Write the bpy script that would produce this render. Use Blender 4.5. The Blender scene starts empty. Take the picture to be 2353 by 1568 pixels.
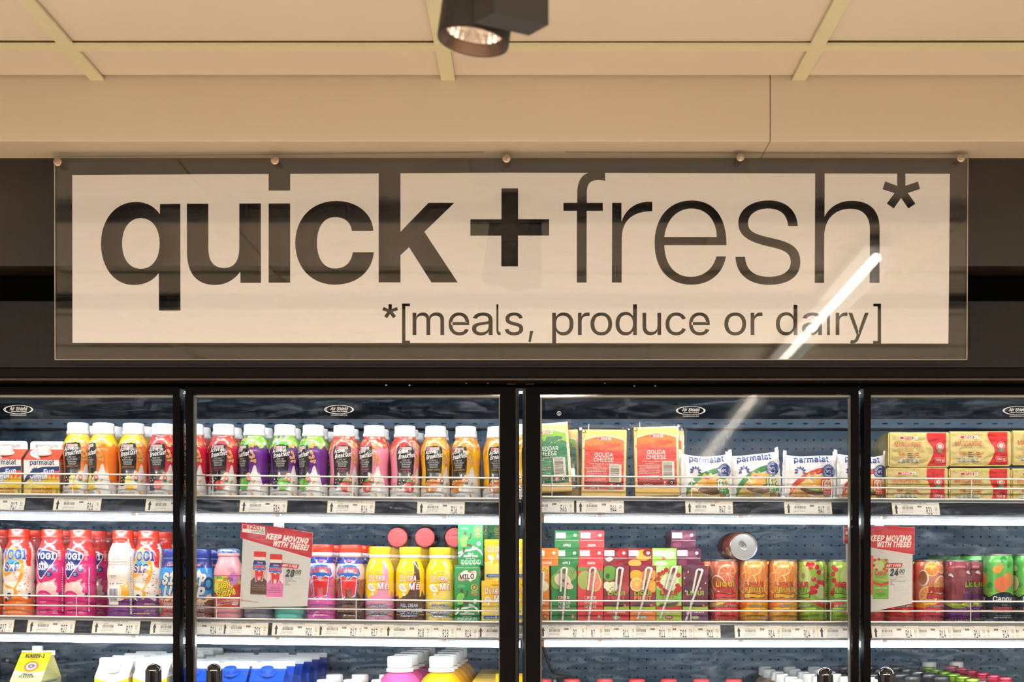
import bpy, bmesh, math, random
import numpy as np
from mathutils import Vector, Matrix
from mathutils.geometry import tessellate_polygon, delaunay_2d_cdt

SC = bpy.context.scene
COL = SC.collection
random.seed(7)
PI = math.pi

# ------------------------------------------------------------------ camera, world, lights, exposure
F, CX, CY, H = 2927.0, 1228.0, 1305.0, 1.55     # focal length in px, principal ray in px, eye height in m
cam = bpy.data.cameras.new('camera')
cam.sensor_width = 36.0
cam.lens = F / 2353 * 36
cam.shift_x = (1176.5 - CX) / 2353
cam.shift_y = (CY - 784) / 2353
cam.dof.use_dof = True
cam.dof.focus_distance = 2.40
cam.dof.aperture_fstop = 4.0
cam_o = bpy.data.objects.new('camera', cam)
cam_o.location = (0, 0, H)
cam_o.rotation_euler = (PI / 2, 0, 0)
COL.objects.link(cam_o)
SC.camera = cam_o

vs = SC.view_settings
vs.view_transform = 'Standard'
vs.look = 'None'
vs.exposure = 0.0
vs.gamma = 1.0
vs.use_curve_mapping = False
try:
    SC.cycles.use_denoising = True
    SC.cycles.use_light_tree = False
    SC.cycles.use_adaptive_sampling = True
    SC.cycles.adaptive_threshold = 0.05
    SC.cycles.adaptive_min_samples = 12
    SC.cycles.max_bounces = 6
    SC.cycles.diffuse_bounces = 3
    SC.cycles.glossy_bounces = 3
    SC.cycles.transmission_bounces = 4
    SC.cycles.transparent_max_bounces = 24
    SC.cycles.sample_clamp_indirect = 4.0
    SC.cycles.caustics_reflective = False
    SC.cycles.caustics_refractive = False
except Exception:
    pass

world = bpy.data.worlds.new('shop_air')
SC.world = world
world.use_nodes = True
bg = world.node_tree.nodes['Background']
bg.inputs['Color'].default_value = (1.0, 0.86, 0.73, 1)
bg.inputs['Strength'].default_value = 0.75

WARM = (1.0, 0.90, 0.80)

def area_lamp(name, loc, sx, sy, power, color, rot=(0, 0, 0)):
    l = bpy.data.lights.new(name, 'AREA')
    l.shape = 'RECTANGLE'
    l.size, l.size_y = sx, sy
    l.energy = power
    l.color = color
    o = bpy.data.objects.new(name, l)
    o.location = loc
    o.rotation_euler = rot
    COL.objects.link(o)
    return o

def spot_lamp(name, loc, target, power, angle, color, size=0.04):
    l = bpy.data.lights.new(name, 'SPOT')
    l.energy = power
    l.spot_size = math.radians(angle)
    l.spot_blend = 0.9
    l.shadow_soft_size = size
    l.color = color
    o = bpy.data.objects.new(name, l)
    o.location = loc
    d = Vector(target) - Vector(loc)
    o.rotation_euler = d.to_track_quat('-Z', 'Y').to_euler()
    COL.objects.link(o)
    return o

ZC = H + (CY - 185) * 2.20 / F                   # ceiling height
# added fill lamps, out of view, set where sign and doors don't mirror them
for sx in (-2.6, 0.0, 2.6):
    area_lamp('fill_lamp', (sx, -0.66, 2.33), 2.3, 0.45, 150, WARM)

# ------------------------------------------------------------------ helpers
def lin(c):
    r = []
    for v in c[:3]:
        v = v / 255.0
        r.append(v / 12.92 if v <= 0.04045 else ((v + 0.055) / 1.055) ** 2.4)
    return tuple(r)

def X(px, d): return (px - CX) * d / F
def Z(py, d): return H + (CY - py) * d / F
def W(px, py, d): return Vector((X(px, d), d, Z(py, d)))

_M = {}
def pm(name, rgb, rough=0.5, metal=0.0, coat=0.0, var=0.04, vscale=30.0, bump=0.0, bscale=200.0, spec=0.5, sss=0.0, stretch=None, rgb2=None):
    """procedural paint / plastic / metal: base colour broken up by a noise, optional fine relief"""
    if name in _M: return _M[name]
    m = bpy.data.materials.new(name); m.use_nodes = True
    nt = m.node_tree; b = nt.nodes['Principled BSDF']
    c = lin(rgb)
    tc = nt.nodes.new('ShaderNodeTexCoord'); mp = nt.nodes.new('ShaderNodeMapping')
    nt.links.new(tc.outputs['Object'], mp.inputs['Vector'])
    if stretch: mp.inputs['Scale'].default_value = stretch
    nz = nt.nodes.new('ShaderNodeTexNoise'); nz.inputs['Scale'].default_value = vscale; nz.inputs['Detail'].default_value = 4
    nt.links.new(mp.outputs['Vector'], nz.inputs['Vector'])
    rp = nt.nodes.new('ShaderNodeValToRGB')
    a = lin(rgb2) if rgb2 else tuple(max(0, v * (1 - var)) for v in c)
    d = c if rgb2 else tuple(min(1, v * (1 + var)) for v in c)
    rp.color_ramp.elements[0].position = 0.32; rp.color_ramp.elements[1].position = 0.68
    rp.color_ramp.elements[0].color = (*a, 1); rp.color_ramp.elements[1].color = (*d, 1)
    nt.links.new(nz.outputs['Fac'], rp.inputs['Fac'])
    nt.links.new(rp.outputs['Color'], b.inputs['Base Color'])
    b.inputs['Roughness'].default_value = rough
    b.inputs['Metallic'].default_value = metal
    b.inputs['Coat Weight'].default_value = coat
    b.inputs['Coat Roughness'].default_value = 0.08
    b.inputs['Specular IOR Level'].default_value = spec
    if bump:
        n2 = nt.nodes.new('ShaderNodeTexNoise'); n2.inputs['Scale'].default_value = bscale; n2.inputs['Detail'].default_value = 3
        nt.links.new(mp.outputs['Vector'], n2.inputs['Vector'])
        bp = nt.nodes.new('ShaderNodeBump'); bp.inputs['Strength'].default_value = bump; bp.inputs['Distance'].default_value = 0.002
        nt.links.new(n2.outputs['Fac'], bp.inputs['Height']); nt.links.new(bp.outputs['Normal'], b.inputs['Normal'])
    _M[name] = m
    return m

def ink(name, rough, metal=0.0, coat=0.0, bump=0.0, bscale=60.0):
    """printed surface: the ink colour of each printed shape is stored on its faces"""
    if name in _M: return _M[name]
    m = bpy.data.materials.new(name); m.use_nodes = True
    nt = m.node_tree; b = nt.nodes['Principled BSDF']
    at = nt.nodes.new('ShaderNodeAttribute'); at.attribute_name = 'ink'
    nt.links.new(at.outputs['Color'], b.inputs['Base Color'])
    b.inputs['Roughness'].default_value = rough; b.inputs['Metallic'].default_value = metal
    b.inputs['Coat Weight'].default_value = coat
    if bump:
        tc = nt.nodes.new('ShaderNodeTexCoord')
        n2 = nt.nodes.new('ShaderNodeTexNoise'); n2.inputs['Scale'].default_value = bscale; n2.inputs['Detail'].default_value = 2
        nt.links.new(tc.outputs['Object'], n2.inputs['Vector'])
        bp = nt.nodes.new('ShaderNodeBump'); bp.inputs['Strength'].default_value = bump; bp.inputs['Distance'].default_value = 0.004
        nt.links.new(n2.outputs['Fac'], bp.inputs['Height']); nt.links.new(bp.outputs['Normal'], b.inputs['Normal'])
    _M[name] = m
    return m

def emitter(name, rgb, strength):
    if name in _M: return _M[name]
    m = bpy.data.materials.new(name); m.use_nodes = True
    nt = m.node_tree; nt.nodes.remove(nt.nodes['Principled BSDF'])
    e = nt.nodes.new('ShaderNodeEmission'); e.inputs['Color'].default_value = (*rgb, 1); e.inputs['Strength'].default_value = strength
    nt.links.new(e.outputs[0], nt.nodes['Material Output'].inputs['Surface'])
    _M[name] = m
    return m

def glass(name, smear=0.0, tint=(1, 1, 1), refl=1.0, wavy=0.0, sscale=6.0, film=0.0, dirt_top=False):
    """clear pane: see-through with Fresnel reflections, plus wiped-on grime"""
    if name in _M: return _M[name]
    m = bpy.data.materials.new(name); m.use_nodes = True
    nt = m.node_tree; nt.nodes.remove(nt.nodes['Principled BSDF'])
    out = nt.nodes['Material Output']
    tr = nt.nodes.new('ShaderNodeBsdfTransparent'); tr.inputs['Color'].default_value = (*tint, 1)
    gl = nt.nodes.new('ShaderNodeBsdfGlossy'); gl.inputs['Roughness'].default_value = 0.02
    lw = nt.nodes.new('ShaderNodeLayerWeight'); lw.inputs['Blend'].default_value = 0.5
    pw = nt.nodes.new('ShaderNodeMath'); pw.operation = 'POWER'; pw.inputs[1].default_value = 5.0
    nt.links.new(lw.outputs['Facing'], pw.inputs[0])
    ma = nt.nodes.new('ShaderNodeMath'); ma.operation = 'MULTIPLY_ADD'
    ma.inputs[1].default_value = 0.96 * refl; ma.inputs[2].default_value = 0.042 * refl
    nt.links.new(pw.outputs[0], ma.inputs[0])
    mx = nt.nodes.new('ShaderNodeMixShader')
    nt.links.new(ma.outputs[0], mx.inputs['Fac']); nt.links.new(tr.outputs[0], mx.inputs[1]); nt.links.new(gl.outputs[0], mx.inputs[2])
    last = mx
    tc = nt.nodes.new('ShaderNodeTexCoord')
    if wavy:
        n2 = nt.nodes.new('ShaderNodeTexNoise'); n2.inputs['Scale'].default_value = 5.0; n2.inputs['Detail'].default_value = 0
        nt.links.new(tc.outputs['Object'], n2.inputs['Vector'])
        bp = nt.nodes.new('ShaderNodeBump'); bp.inputs['Strength'].default_value = 1.0; bp.inputs['Distance'].default_value = wavy
        nt.links.new(n2.outputs['Fac'], bp.inputs['Height']); nt.links.new(bp.outputs['Normal'], gl.inputs['Normal'])
    if smear:
        mp = nt.nodes.new('ShaderNodeMapping'); mp.inputs['Scale'].default_value = (1.0, 1.0, 4.5); mp.inputs['Rotation'].default_value = (0, 0.5, 0)
        nt.links.new(tc.outputs['Object'], mp.inputs['Vector'])
        n3 = nt.nodes.new('ShaderNodeTexNoise'); n3.inputs['Scale'].default_value = sscale; n3.inputs['Detail'].default_value = 12
        n3.inputs['Roughness'].default_value = 0.72; n3.inputs['Distortion'].default_value = 1.6
        nt.links.new(mp.outputs['Vector'], n3.inputs['Vector'])
        mr = nt.nodes.new('ShaderNodeMapRange'); mr.inputs['From Min'].default_value = 0.50; mr.inputs['From Max'].default_value = 0.78
        mr.inputs['To Min'].default_value = film; mr.inputs['To Max'].default_value = smear
        nt.links.new(n3.outputs['Fac'], mr.inputs['Value'])
        df = nt.nodes.new('ShaderNodeBsdfTranslucent'); df.inputs['Color'].default_value = (0.75, 0.85, 0.95, 1)
        d2 = nt.nodes.new('ShaderNodeBsdfDiffuse'); d2.inputs['Color'].default_value = (0.75, 0.8, 0.85, 1)
        ad = nt.nodes.new('ShaderNodeMixShader'); ad.inputs['Fac'].default_value = 0.35
        nt.links.new(df.outputs[0], ad.inputs[1]); nt.links.new(d2.outputs[0], ad.inputs[2])
        m2 = nt.nodes.new('ShaderNodeMixShader')
        nt.links.new(mr.outputs['Result'], m2.inputs['Fac']); nt.links.new(mx.outputs[0], m2.inputs[1]); nt.links.new(ad.outputs[0], m2.inputs[2])
        last = m2
    nt.links.new(last.outputs[0], out.inputs['Surface'])
    _M[name] = m
    return m

# ---- mesh building
class MB:
    def __init__(s): s.v = []; s.f = []; s.sm = []
    def add(s, verts, faces, smooth=False):
        n = len(s.v); s.v += [tuple(p) for p in verts]
        s.f += [tuple(i + n for i in f) for f in faces]; s.sm += [smooth] * len(faces)
        return s
    def box(s, x0, x1, y0, y1, z0, z1):
        return s.hexa([(x0, y0, z0), (x1, y0, z0), (x1, y1, z0), (x0, y1, z0), (x0, y0, z1), (x1, y0, z1), (x1, y1, z1), (x0, y1, z1)])
    def hexa(s, p):   # 4 bottom corners counter-clockwise, 4 top corners
        return s.add(p, [(3, 2, 1, 0), (4, 5, 6, 7), (0, 1, 5, 4), (1, 2, 6, 5), (2, 3, 7, 6), (3, 0, 4, 7)])
    def bevbox(s, x0, x1, y0, y1, z0, z1, b):
        xs, ys, zs = (x0, x1), (y0, y1), (z0, z1)
        bm = bmesh.new(); bmesh.ops.create_cube(bm, size=1)
        for v in bm.verts:
            v.co = ((x0 + x1) / 2 + v.co.x * (x1 - x0), (y0 + y1) / 2 + v.co.y * (y1 - y0), (z0 + z1) / 2 + v.co.z * (z1 - z0))
        bmesh.ops.bevel(bm, geom=bm.edges[:], offset=b, segments=2, affect='EDGES', profile=0.6)
        bm.verts.index_update()
        s.add([v.co.copy() for v in bm.verts], [[v.index for v in f.verts] for f in bm.faces])
        bm.free(); return s
    def tube(s, pts, r, n=8, caps=True):
        pts = [Vector(p) for p in pts]; rings = []
        for i, p in enumerate(pts):
            d = (pts[min(i + 1, len(pts) - 1)] - pts[max(i - 1, 0)]).normalized()
            a = d.orthogonal().normalized() if i == 0 else (pa - d * pa.dot(d)).normalized()
            pa = a; b = d.cross(a)
            rings.append([p + (a * math.cos(t) + b * math.sin(t)) * r for t in [2 * PI * k / n for k in range(n)]])
        vs_ = [q for rg in rings for q in rg]; fs = []
        for i in range(len(pts) - 1):
            for k in range(n):
                fs.append((i * n + k, i * n + (k + 1) % n, (i + 1) * n + (k + 1) % n, (i + 1) * n + k))
        s.add(vs_, fs, True)
        if caps:
            s.add(rings[0], [tuple(reversed(range(n)))]); s.add(rings[-1], [tuple(range(n))])
        return s
    def lathe(s, prof, n=40, rib=None, c=(0, 0, 0), axis='z', smooth=True, ends=True):
        """prof: (r, z) from bottom to top; rib = (z0, z1, count, depth) knurls the radius"""
        vs_ = []; fs = []
        for r, z in prof:
            for k in range(n):
                t = 2 * PI * k / n; rr = r
                if rib and rib[0] <= z <= rib[1] and r > 0: rr = r - (rib[3] if k % 2 else 0)
                vs_.append((rr * math.cos(t), rr * math.sin(t), z))
        m = len(prof)
        for i in range(m - 1):
            for k in range(n):
                fs.append((i * n + k, i * n + (k + 1) % n, (i + 1) * n + (k + 1) % n, (i + 1) * n + k))
        if ends and prof[0][0] > 1e-6: fs.append(tuple(reversed(range(n))))
        if ends and prof[-1][0] > 1e-6: fs.append(tuple((m - 1) * n + k for k in range(n)))
        if axis == 'y': vs_ = [(x, -z, y) for x, y, z in vs_]      # axis towards the viewer
        vs_ = [(x + c[0], y + c[1], z + c[2]) for x, y, z in vs_]
        return s.add(vs_, fs, smooth)
    def mesh(s, name, mat):
        me = bpy.data.meshes.new(name); me.from_pydata(s.v, [], s.f); me.update()
        me.polygons.foreach_set('use_smooth', s.sm)
        if mat: me.materials.append(mat)
        return me
    def build(s, name, mat, parent=None, loc=(0, 0, 0)): return put(name, s.mesh(name, mat), parent, loc)

def autosmooth(me, ang=40):
    bm = bmesh.new(); bm.from_mesh(me)
    for e in bm.edges:
        if len(e.link_faces) == 2 and e.calc_face_angle(0) > math.radians(ang): e.smooth = False
    bm.to_mesh(me); bm.free()
    return me

def put(name, me, parent=None, loc=(0, 0, 0), rot=(0, 0, 0)):
    o = bpy.data.objects.new(name, me); o.location = loc; o.rotation_euler = rot
    if parent: o.parent = parent
    COL.objects.link(o); return o

def tag(o, label, cat, group=None):
    o['label'] = label; o['category'] = cat
    if group: o['group'] = group
    return o

def thing(name, label, cat, loc=(0, 0, 0), rot=(0, 0, 0), group=None):
    return tag(put(name, None, None, loc, rot), label, cat, group)

def struct(o): o['kind'] = 'structure'; return o

def dup(root, label, loc, rot=None, group=None):
    r = root.copy(); COL.objects.link(r); r.location = loc
    if rot is not None: r.rotation_euler = rot
    r['label'] = label
    if group: r['group'] = group
    for ch in list(root.children):
        c = ch.copy(); COL.objects.link(c); c.parent = r
        for g in list(ch.children):
            d = g.copy(); COL.objects.link(d); d.parent = c
    return r

# ---- flat print: shapes laid out in photo-pixel units, then wrapped on the pack
GLYPHS = {   # letter outlines: character code: (advance, contours of x, y in thousandths)
33: (196, [[67,160,63,509,132,509,128,160], [98,-4,66,9,52,41,66,73,98,86,130,73,143,41,130,9]]),
34: (321, [[78,318,70,509,136,509,128,318], [193,318,185,509,250,509,243,318]]),
35: (440, [[242,0,326,509,377,509,294,0], [10,140,19,192,400,192,391,140], [64,0,147,509,198,509,115,0], [40,316,49,368,429,368,421,316]]),
36: (447, [[202,-74,202,583,244,583,244,-74], [224,-9,149,1,91,31,54,77,38,137,104,137,116,98,142,71,187,53,241,50,293,63,325,87,345,126,340,166,325,186,296,205,154,249,95,281,60,326,52,383,70,440,119,488,191,513,275,511,326,493,365,463,391,424,401,378,337,378,326,412,302,437,257,456,209,458,167,448,132,423,116,387,119,352,135,330,164,311,305,266,364,233,401,185,408,128,392,72,352,27,290,-1]]),
37: (676, [[175,283,132,291,101,314,81,347,75,388,78,440,97,481,133,509,175,517,212,511,246,490,267,458,276,412,273,360,254,319,218,291], [175,327,209,341,223,388,222,429,213,454,198,468,175,473,142,459,127,412,129,370,138,346,153,332], [501,-10,458,-2,426,21,407,55,400,95,403,147,423,189,458,217,501,225,538,219,571,198,592,166,601,120,598,68,579,26,544,-2], [501,35,535,49,549,95,547,137,538,162,524,176,501,180,467,166,453,120,454,78,464,53,479,39], [132,0,482,509,540,509,191,0]]),
38: (448, [[197,-7,129,4,78,34,45,78,34,133,42,177,68,218,229,345,256,378,262,411,253,437,232,455,197,461,164,451,143,428,137,394,147,359,438,0,364,0,98,325,78,370,78,423,95,464,128,495,191,513,259,502,304,465,320,433,324,404,315,362,288,321,140,206,110,174,99,148,98,119,120,74,149,55,179,47,223,50,258,63,295,90,325,128,344,177,349,224,408,224,403,170,391,128,333,47,280,10]]),
39: (206, [[78,318,70,509,136,509,128,318]]),
40: (273, [[89,207,96,293,114,384,142,468,177,539,236,539,182,399,154,258,153,172,165,91,193,3,236,-96,177,-96,147,-40,102,93]]),
41: (273, [[37,-96,98,56,122,196,106,342,56,499,37,539,97,539,131,468,173,323,184,187,167,72,117,-59,97,-96]]),
42: (453, [[201,223,206,331,114,272,89,315,186,365,89,415,114,459,206,400,201,509,250,509,246,400,337,459,362,415,266,365,362,315,337,272,246,331,250,223]]),
43: (453, [[198,34,198,364,255,364,255,34], [61,172,61,226,391,226,391,172]]),
44: (188, [[38,-119,68,71,137,71,84,-119]]),
45: (453, [[337,244,337,188,114,188,114,244]]),
46: (188, [[95,-4,63,9,50,41,63,73,95,87,128,73,141,41,128,9]]),
47: (249, [[235,533,71,-76,14,-76,178,533]]),
48: (453, [[227,-7,151,11,95,62,60,144,48,254,60,364,95,447,151,498,227,516,302,498,358,447,393,364,405,254,393,144,359,62,302,11], [227,50,276,63,313,103,336,168,344,254,336,341,313,405,276,446,227,460,177,446,140,405,117,341,109,254,117,168,140,103,177,63]]),
49: (453, [[76,0,76,55,391,55,391,0], [276,509,276,0,212,0,209,448,86,358,86,427,198,509]]),
50: (453, [[64,0,64,47,287,288,313,332,320,371,313,408,293,436,262,454,224,460,184,453,153,433,134,402,127,362,66,362,66,373,74,415,98,459,126,486,172,508,214,515,268,511,314,492,350,461,373,420,381,382,378,345,365,304,315,232,153,57,389,57,389,0]]),
51: (453, [[218,-7,152,2,98,30,60,74,44,132,109,132,120,97,149,68,191,52,241,51,287,67,315,93,328,130,326,172,308,207,275,234,233,246,157,248,157,299,288,452,70,452,70,509,372,509,372,461,211,278,211,289,276,286,318,271,352,246,387,186,393,145,387,103,365,58,327,23,277,1]]),
52: (453, [[40,105,40,158,247,509,311,509,109,166,413,163,413,105], [282,0,282,318,343,318,343,0]]),
53: (453, [[221,-7,159,3,108,32,73,76,60,130,122,130,145,80,196,52,250,53,293,77,324,131,322,201,286,254,255,271,226,277,174,270,128,246,67,253,96,509,366,509,366,452,151,452,134,301,172,323,216,333,263,330,308,314,339,291,368,253,386,207,391,163,379,95,343,41,289,6]]),
54: (453, [[226,-7,152,10,96,56,66,126,68,199,110,298,252,509,322,509,151,261,145,261,151,272,187,303,219,313,257,313,324,290,370,240,388,180,384,112,350,47,291,5], [226,48,267,56,299,79,320,114,327,157,320,201,299,235,267,258,226,265,186,258,153,235,132,201,125,158,132,114,153,79,186,56]]),
55: (453, [[97,0,323,452,62,452,62,509,391,509,391,449,165,0]]),
56: (453, [[226,-7,156,3,101,33,64,78,52,135,59,181,81,220,113,249,153,265,105,293,79,333,70,380,82,434,101,464,137,493,184,511,226,516,269,511,315,493,350,464,370,434,382,380,373,333,347,293,300,265,339,249,372,220,393,181,401,135,388,78,352,33,296,3], [226,49,272,55,307,74,329,102,337,139,329,177,305,208,270,228,226,235,182,228,147,208,123,177,115,139,123,102,145,74,180,55], [226,290,263,296,293,313,312,341,319,376,313,410,294,437,264,454,226,460,188,454,159,437,139,410,133,376,139,341,159,313,189,296]]),
57: (453, [[226,516,301,499,356,452,386,382,385,309,343,211,200,0,130,0,301,248,307,248,301,237,265,206,233,196,195,196,129,219,83,269,65,329,69,397,103,462,162,504], [226,460,186,452,154,429,133,395,125,352,133,308,154,274,186,251,226,243,267,251,299,273,320,308,327,350,320,394,299,429,267,452]]),
58: (188, [[95,-4,63,9,50,41,63,73,95,87,128,73,141,41,128,9], [95,271,63,284,50,316,63,349,95,362,128,349,141,316,128,284]]),
59: (188, [[38,-119,68,71,137,71,84,-119], [103,271,71,284,58,316,71,349,103,362,136,349,149,316,136,284]]),
60: (453, [[65,178,65,220,388,383,388,316,144,204,144,194,388,81,388,15]]),
61: (453, [[72,245,72,301,381,301,381,245], [72,97,72,153,381,153,381,97]]),
62: (453, [[387,178,65,15,65,81,308,194,308,204,65,316,65,383,387,220]]),
63: (358, [[132,152,137,216,153,252,230,314,253,345,262,384,255,416,220,452,162,460,112,434,98,410,92,378,27,378,36,428,60,467,95,495,138,511,199,514,246,502,284,478,314,435,324,372,306,311,277,278,210,225,197,196,194,152], [164,-4,131,9,118,41,131,73,164,86,196,73,209,41,196,9]]),
64: (676, [[355,-135,268,-127,180,-95,113,-42,73,18,45,109,42,215,56,295,95,375,155,436,234,475,314,490,415,486,485,463,553,417,601,354,631,268,635,197,627,116,608,62,579,28,535,12,481,15,441,36,420,68,404,43,376,22,336,13,295,16,259,30,224,62,200,106,189,159,191,216,207,265,235,304,274,331,310,342,353,341,385,331,419,306,419,335,474,335,474,100,485,74,508,60,545,66,568,97,580,166,577,259,554,330,515,381,461,419,402,438,319,441,242,424,181,388,135,334,104,250,99,147,115,66,157,-8,223,-58,298,-81,392,-83,489,-59,504,-107,432,-127], [329,65,372,72,400,95,416,133,422,185,416,236,399,269,370,286,331,292,293,284,265,260,248,226,242,185,249,132,266,95,295,71]]),
65: (480, [[16,0,201,509,276,509,463,0,395,0,237,463,232,478,245,478,220,393,85,0], [110,142,110,199,370,199,370,142]]),
66: (456, [[60,0,60,509,278,506,320,495,359,469,394,410,395,344,369,297,315,267,374,237,412,181,415,108,404,75,384,45,344,18,288,3], [125,57,259,57,315,70,349,105,352,161,327,203,286,226,125,231], [125,285,271,290,312,313,333,348,330,403,299,439,252,451,125,452]]),
67: (510, [[267,-7,177,11,104,63,57,146,40,254,52,346,86,421,150,484,220,511,314,511,388,481,443,426,473,348,408,348,389,395,357,428,315,449,267,456,223,450,174,426,143,394,120,352,106,300,105,223,116,168,144,114,175,82,213,62,292,55,332,66,366,88,393,120,408,160,473,160,448,91,402,38,341,5]]),
68: (502, [[219,0,96,0,96,57,244,58,284,66,328,87,354,110,379,149,394,198,399,255,388,337,354,399,299,438,221,452,93,452,93,509,278,504,325,492,377,461,418,418,440,377,458,311,462,255,446,149,426,105,398,68,364,39,322,17], [125,509,125,0,60,0,60,509]]),
69: (419, [[60,0,60,509,372,509,372,452,125,452,125,286,355,286,355,229,125,229,125,57,375,57,375,0]]),
70: (410, [[60,0,60,509,369,509,369,452,125,452,125,278,346,278,346,221,125,221,125,0]]),
71: (520, [[269,-7,176,11,137,33,94,75,62,131,47,179,42,293,62,378,103,445,162,491,233,514,313,511,389,480,444,424,474,349,408,349,369,416,337,439,304,452,254,455,202,443,158,412,125,364,109,314,104,238,112,181,137,124,184,76,246,54,309,57,367,87,404,141,415,202,434,199,283,199,283,256,478,256,478,185,463,115,419,50,352,8]]),
72: (517, [[60,0,60,509,125,509,125,289,392,289,392,509,457,509,457,0,392,0,392,232,125,232,125,0]]),
73: (300, [[31,0,31,57,118,57,118,452,31,452,31,509,269,509,269,452,183,452,183,57,269,57,269,0]]),
74: (396, [[185,-7,124,3,75,33,44,81,33,145,33,173,98,173,101,114,116,81,142,59,185,50,212,53,242,69,268,114,272,509,336,509,336,145,330,95,313,55,283,23,246,3]]),
75: (467, [[104,145,104,216,165,293,364,509,448,509], [60,0,60,509,125,509,125,334,125,0], [372,0,188,259,228,309,449,0]]),
76: (393, [[60,0,60,509,125,509,125,57,361,57,361,0]]),
77: (628, [[60,0,60,509,152,509,280,181,322,49,307,49,342,158,476,509,568,509,568,0,504,0,507,452,467,322,342,0,286,0,112,457,119,457,120,405,122,0]]),
78: (523, [[60,0,60,509,136,509,360,156,414,55,405,54,399,509,463,509,463,0,387,0,171,342,108,452,119,454,125,0]]),
79: (533, [[267,-7,177,11,105,63,57,146,40,254,57,362,105,445,177,498,267,516,357,498,429,445,477,362,493,254,477,146,429,63,357,11], [267,53,330,66,383,105,418,168,430,254,418,341,383,404,330,443,267,456,203,443,151,404,116,340,103,254,116,168,151,105,203,66]]),
80: (445, [[60,0,60,509,263,507,332,487,373,455,398,411,408,359,404,304,390,265,366,233,332,207,289,191,109,186,109,242,242,243,284,250,323,277,342,319,338,389,323,418,303,435,251,451,125,452,125,0]]),
81: (533, [[245,159,313,159,468,-48,401,-48], [267,-7,177,11,105,63,57,146,40,254,57,362,105,445,177,498,267,516,357,498,429,445,477,362,493,254,477,146,429,63,357,11], [267,53,330,66,383,105,418,168,430,254,418,341,383,404,330,443,267,456,203,443,151,404,116,340,103,254,116,168,151,105,203,66]]),
82: (449, [[60,0,60,509,264,507,333,489,367,465,395,424,408,374,407,319,390,271,367,240,333,217,289,203,96,198,96,255,284,262,323,285,344,331,339,393,323,420,304,436,252,451,125,452,125,0], [353,0,230,229,303,229,428,0]]),
83: (447, [[224,-9,149,1,91,31,54,77,38,137,104,137,116,98,142,71,187,53,241,50,293,63,325,87,345,126,340,166,325,186,296,205,154,249,95,281,60,326,52,383,70,440,119,488,191,513,275,511,326,493,365,463,391,424,401,378,337,378,326,412,302,437,257,456,209,458,167,448,132,423,116,387,119,352,135,330,164,311,305,266,364,233,401,185,408,128,392,72,352,27,290,-1]]),
84: (449, [[32,452,32,509,417,509,417,452,257,452,257,0,193,0,193,452]]),
85: (517, [[259,-8,177,5,114,43,74,101,60,173,60,509,124,509,124,178,131,136,150,99,180,72,220,56,259,52,331,68,357,87,380,120,392,169,393,509,457,509,457,160,443,101,411,52,374,22,315,-2]]),
86: (480, [[204,0,16,509,84,509,219,126,248,31,235,31,395,509,463,509,278,0]]),
87: (686, [[155,0,16,509,82,509,197,40,189,40,208,133,306,509,380,509,488,87,497,40,488,40,506,126,603,509,670,509,530,0,455,0,363,339,336,475,350,475,331,377,230,0]]),
88: (474, [[18,0,217,284,217,236,29,509,104,509,243,292,232,292,259,341,374,509,446,509,259,239,259,287,456,0,382,0,230,231,244,231,221,189,91,0]]),
89: (472, [[203,0,203,208,16,509,91,509,229,279,250,230,224,230,265,318,381,509,455,509,268,208,268,0]]),
90: (438, [[42,0,42,46,306,431,341,476,348,454,40,452,40,509,397,509,397,462,138,87,97,33,90,54,399,57,399,0]]),
91: (273, [[101,-96,101,539,236,539,236,487,160,487,160,-44,236,-44,236,-96]]),
92: (249, [[178,-76,14,533,71,533,235,-76]]),
93: (273, [[37,-96,37,-44,113,-44,113,487,37,487,37,539,172,539,172,-96]]),
94: (327, [[154,464,172,464,172,439,154,439], [27,278,129,493,197,493,300,278,240,278,161,449,88,278]]),
95: (319, [[319,0,319,-56,0,-56,0,0]]),
96: (219, [[114,429,48,529,116,529,164,429]]),
97: (389, [[160,-9,134,-7,102,2,80,12,62,27,48,45,37,66,31,90,31,116,34,138,43,161,58,179,83,196,138,213,252,230,272,240,276,255,273,279,267,297,256,311,225,327,183,330,154,324,132,313,112,294,100,274,41,291,57,322,79,346,111,367,148,379,194,384,239,379,275,367,301,348,326,313,336,272,337,0,277,0,277,52,272,52,252,25,226,6,197,-5], [170,45,209,51,239,66,263,93,275,126,276,190,250,180,190,170,149,163,121,153,101,136,93,115,94,87,107,66,134,51]]),
98: (424, [[229,-8,167,7,118,59,112,59,112,0,53,0,53,509,114,509,114,319,156,363,197,381,274,378,330,347,370,293,389,218,385,133,352,54,294,5], [220,47,267,57,301,88,321,133,328,189,321,245,301,290,267,319,220,330,174,320,140,291,120,247,113,189,120,132,140,86,174,57]]),
99: (396, [[207,-8,170,-5,137,6,107,23,82,46,62,74,46,108,37,146,34,187,36,216,43,256,51,280,68,312,82,330,107,353,137,371,159,378,195,384,228,383,260,377,289,365,315,349,336,327,353,301,362,277,303,262,290,289,267,313,238,326,207,330,173,325,145,310,124,287,106,250,97,206,98,160,108,117,124,89,145,66,165,54,189,48,217,47,246,53,274,68,292,89,304,117,363,102,354,78,341,56,306,21,261,-1]]),
100: (424, [[195,-8,161,-5,130,5,103,22,72,54,55,84,42,120,35,160,34,203,39,245,50,281,66,313,87,340,121,366,151,378,184,384,220,383,247,375,268,363,287,346,306,319,311,319,311,509,372,509,372,0,313,0,313,59,307,59,284,27,258,7,227,-5], [205,47,229,49,250,57,269,70,284,86,296,107,305,132,312,189,305,247,296,271,284,291,269,307,251,320,229,327,205,330,179,327,157,319,139,307,124,290,112,269,103,245,96,189,103,133,112,109,124,88,139,70,158,57,180,49]]),
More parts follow.
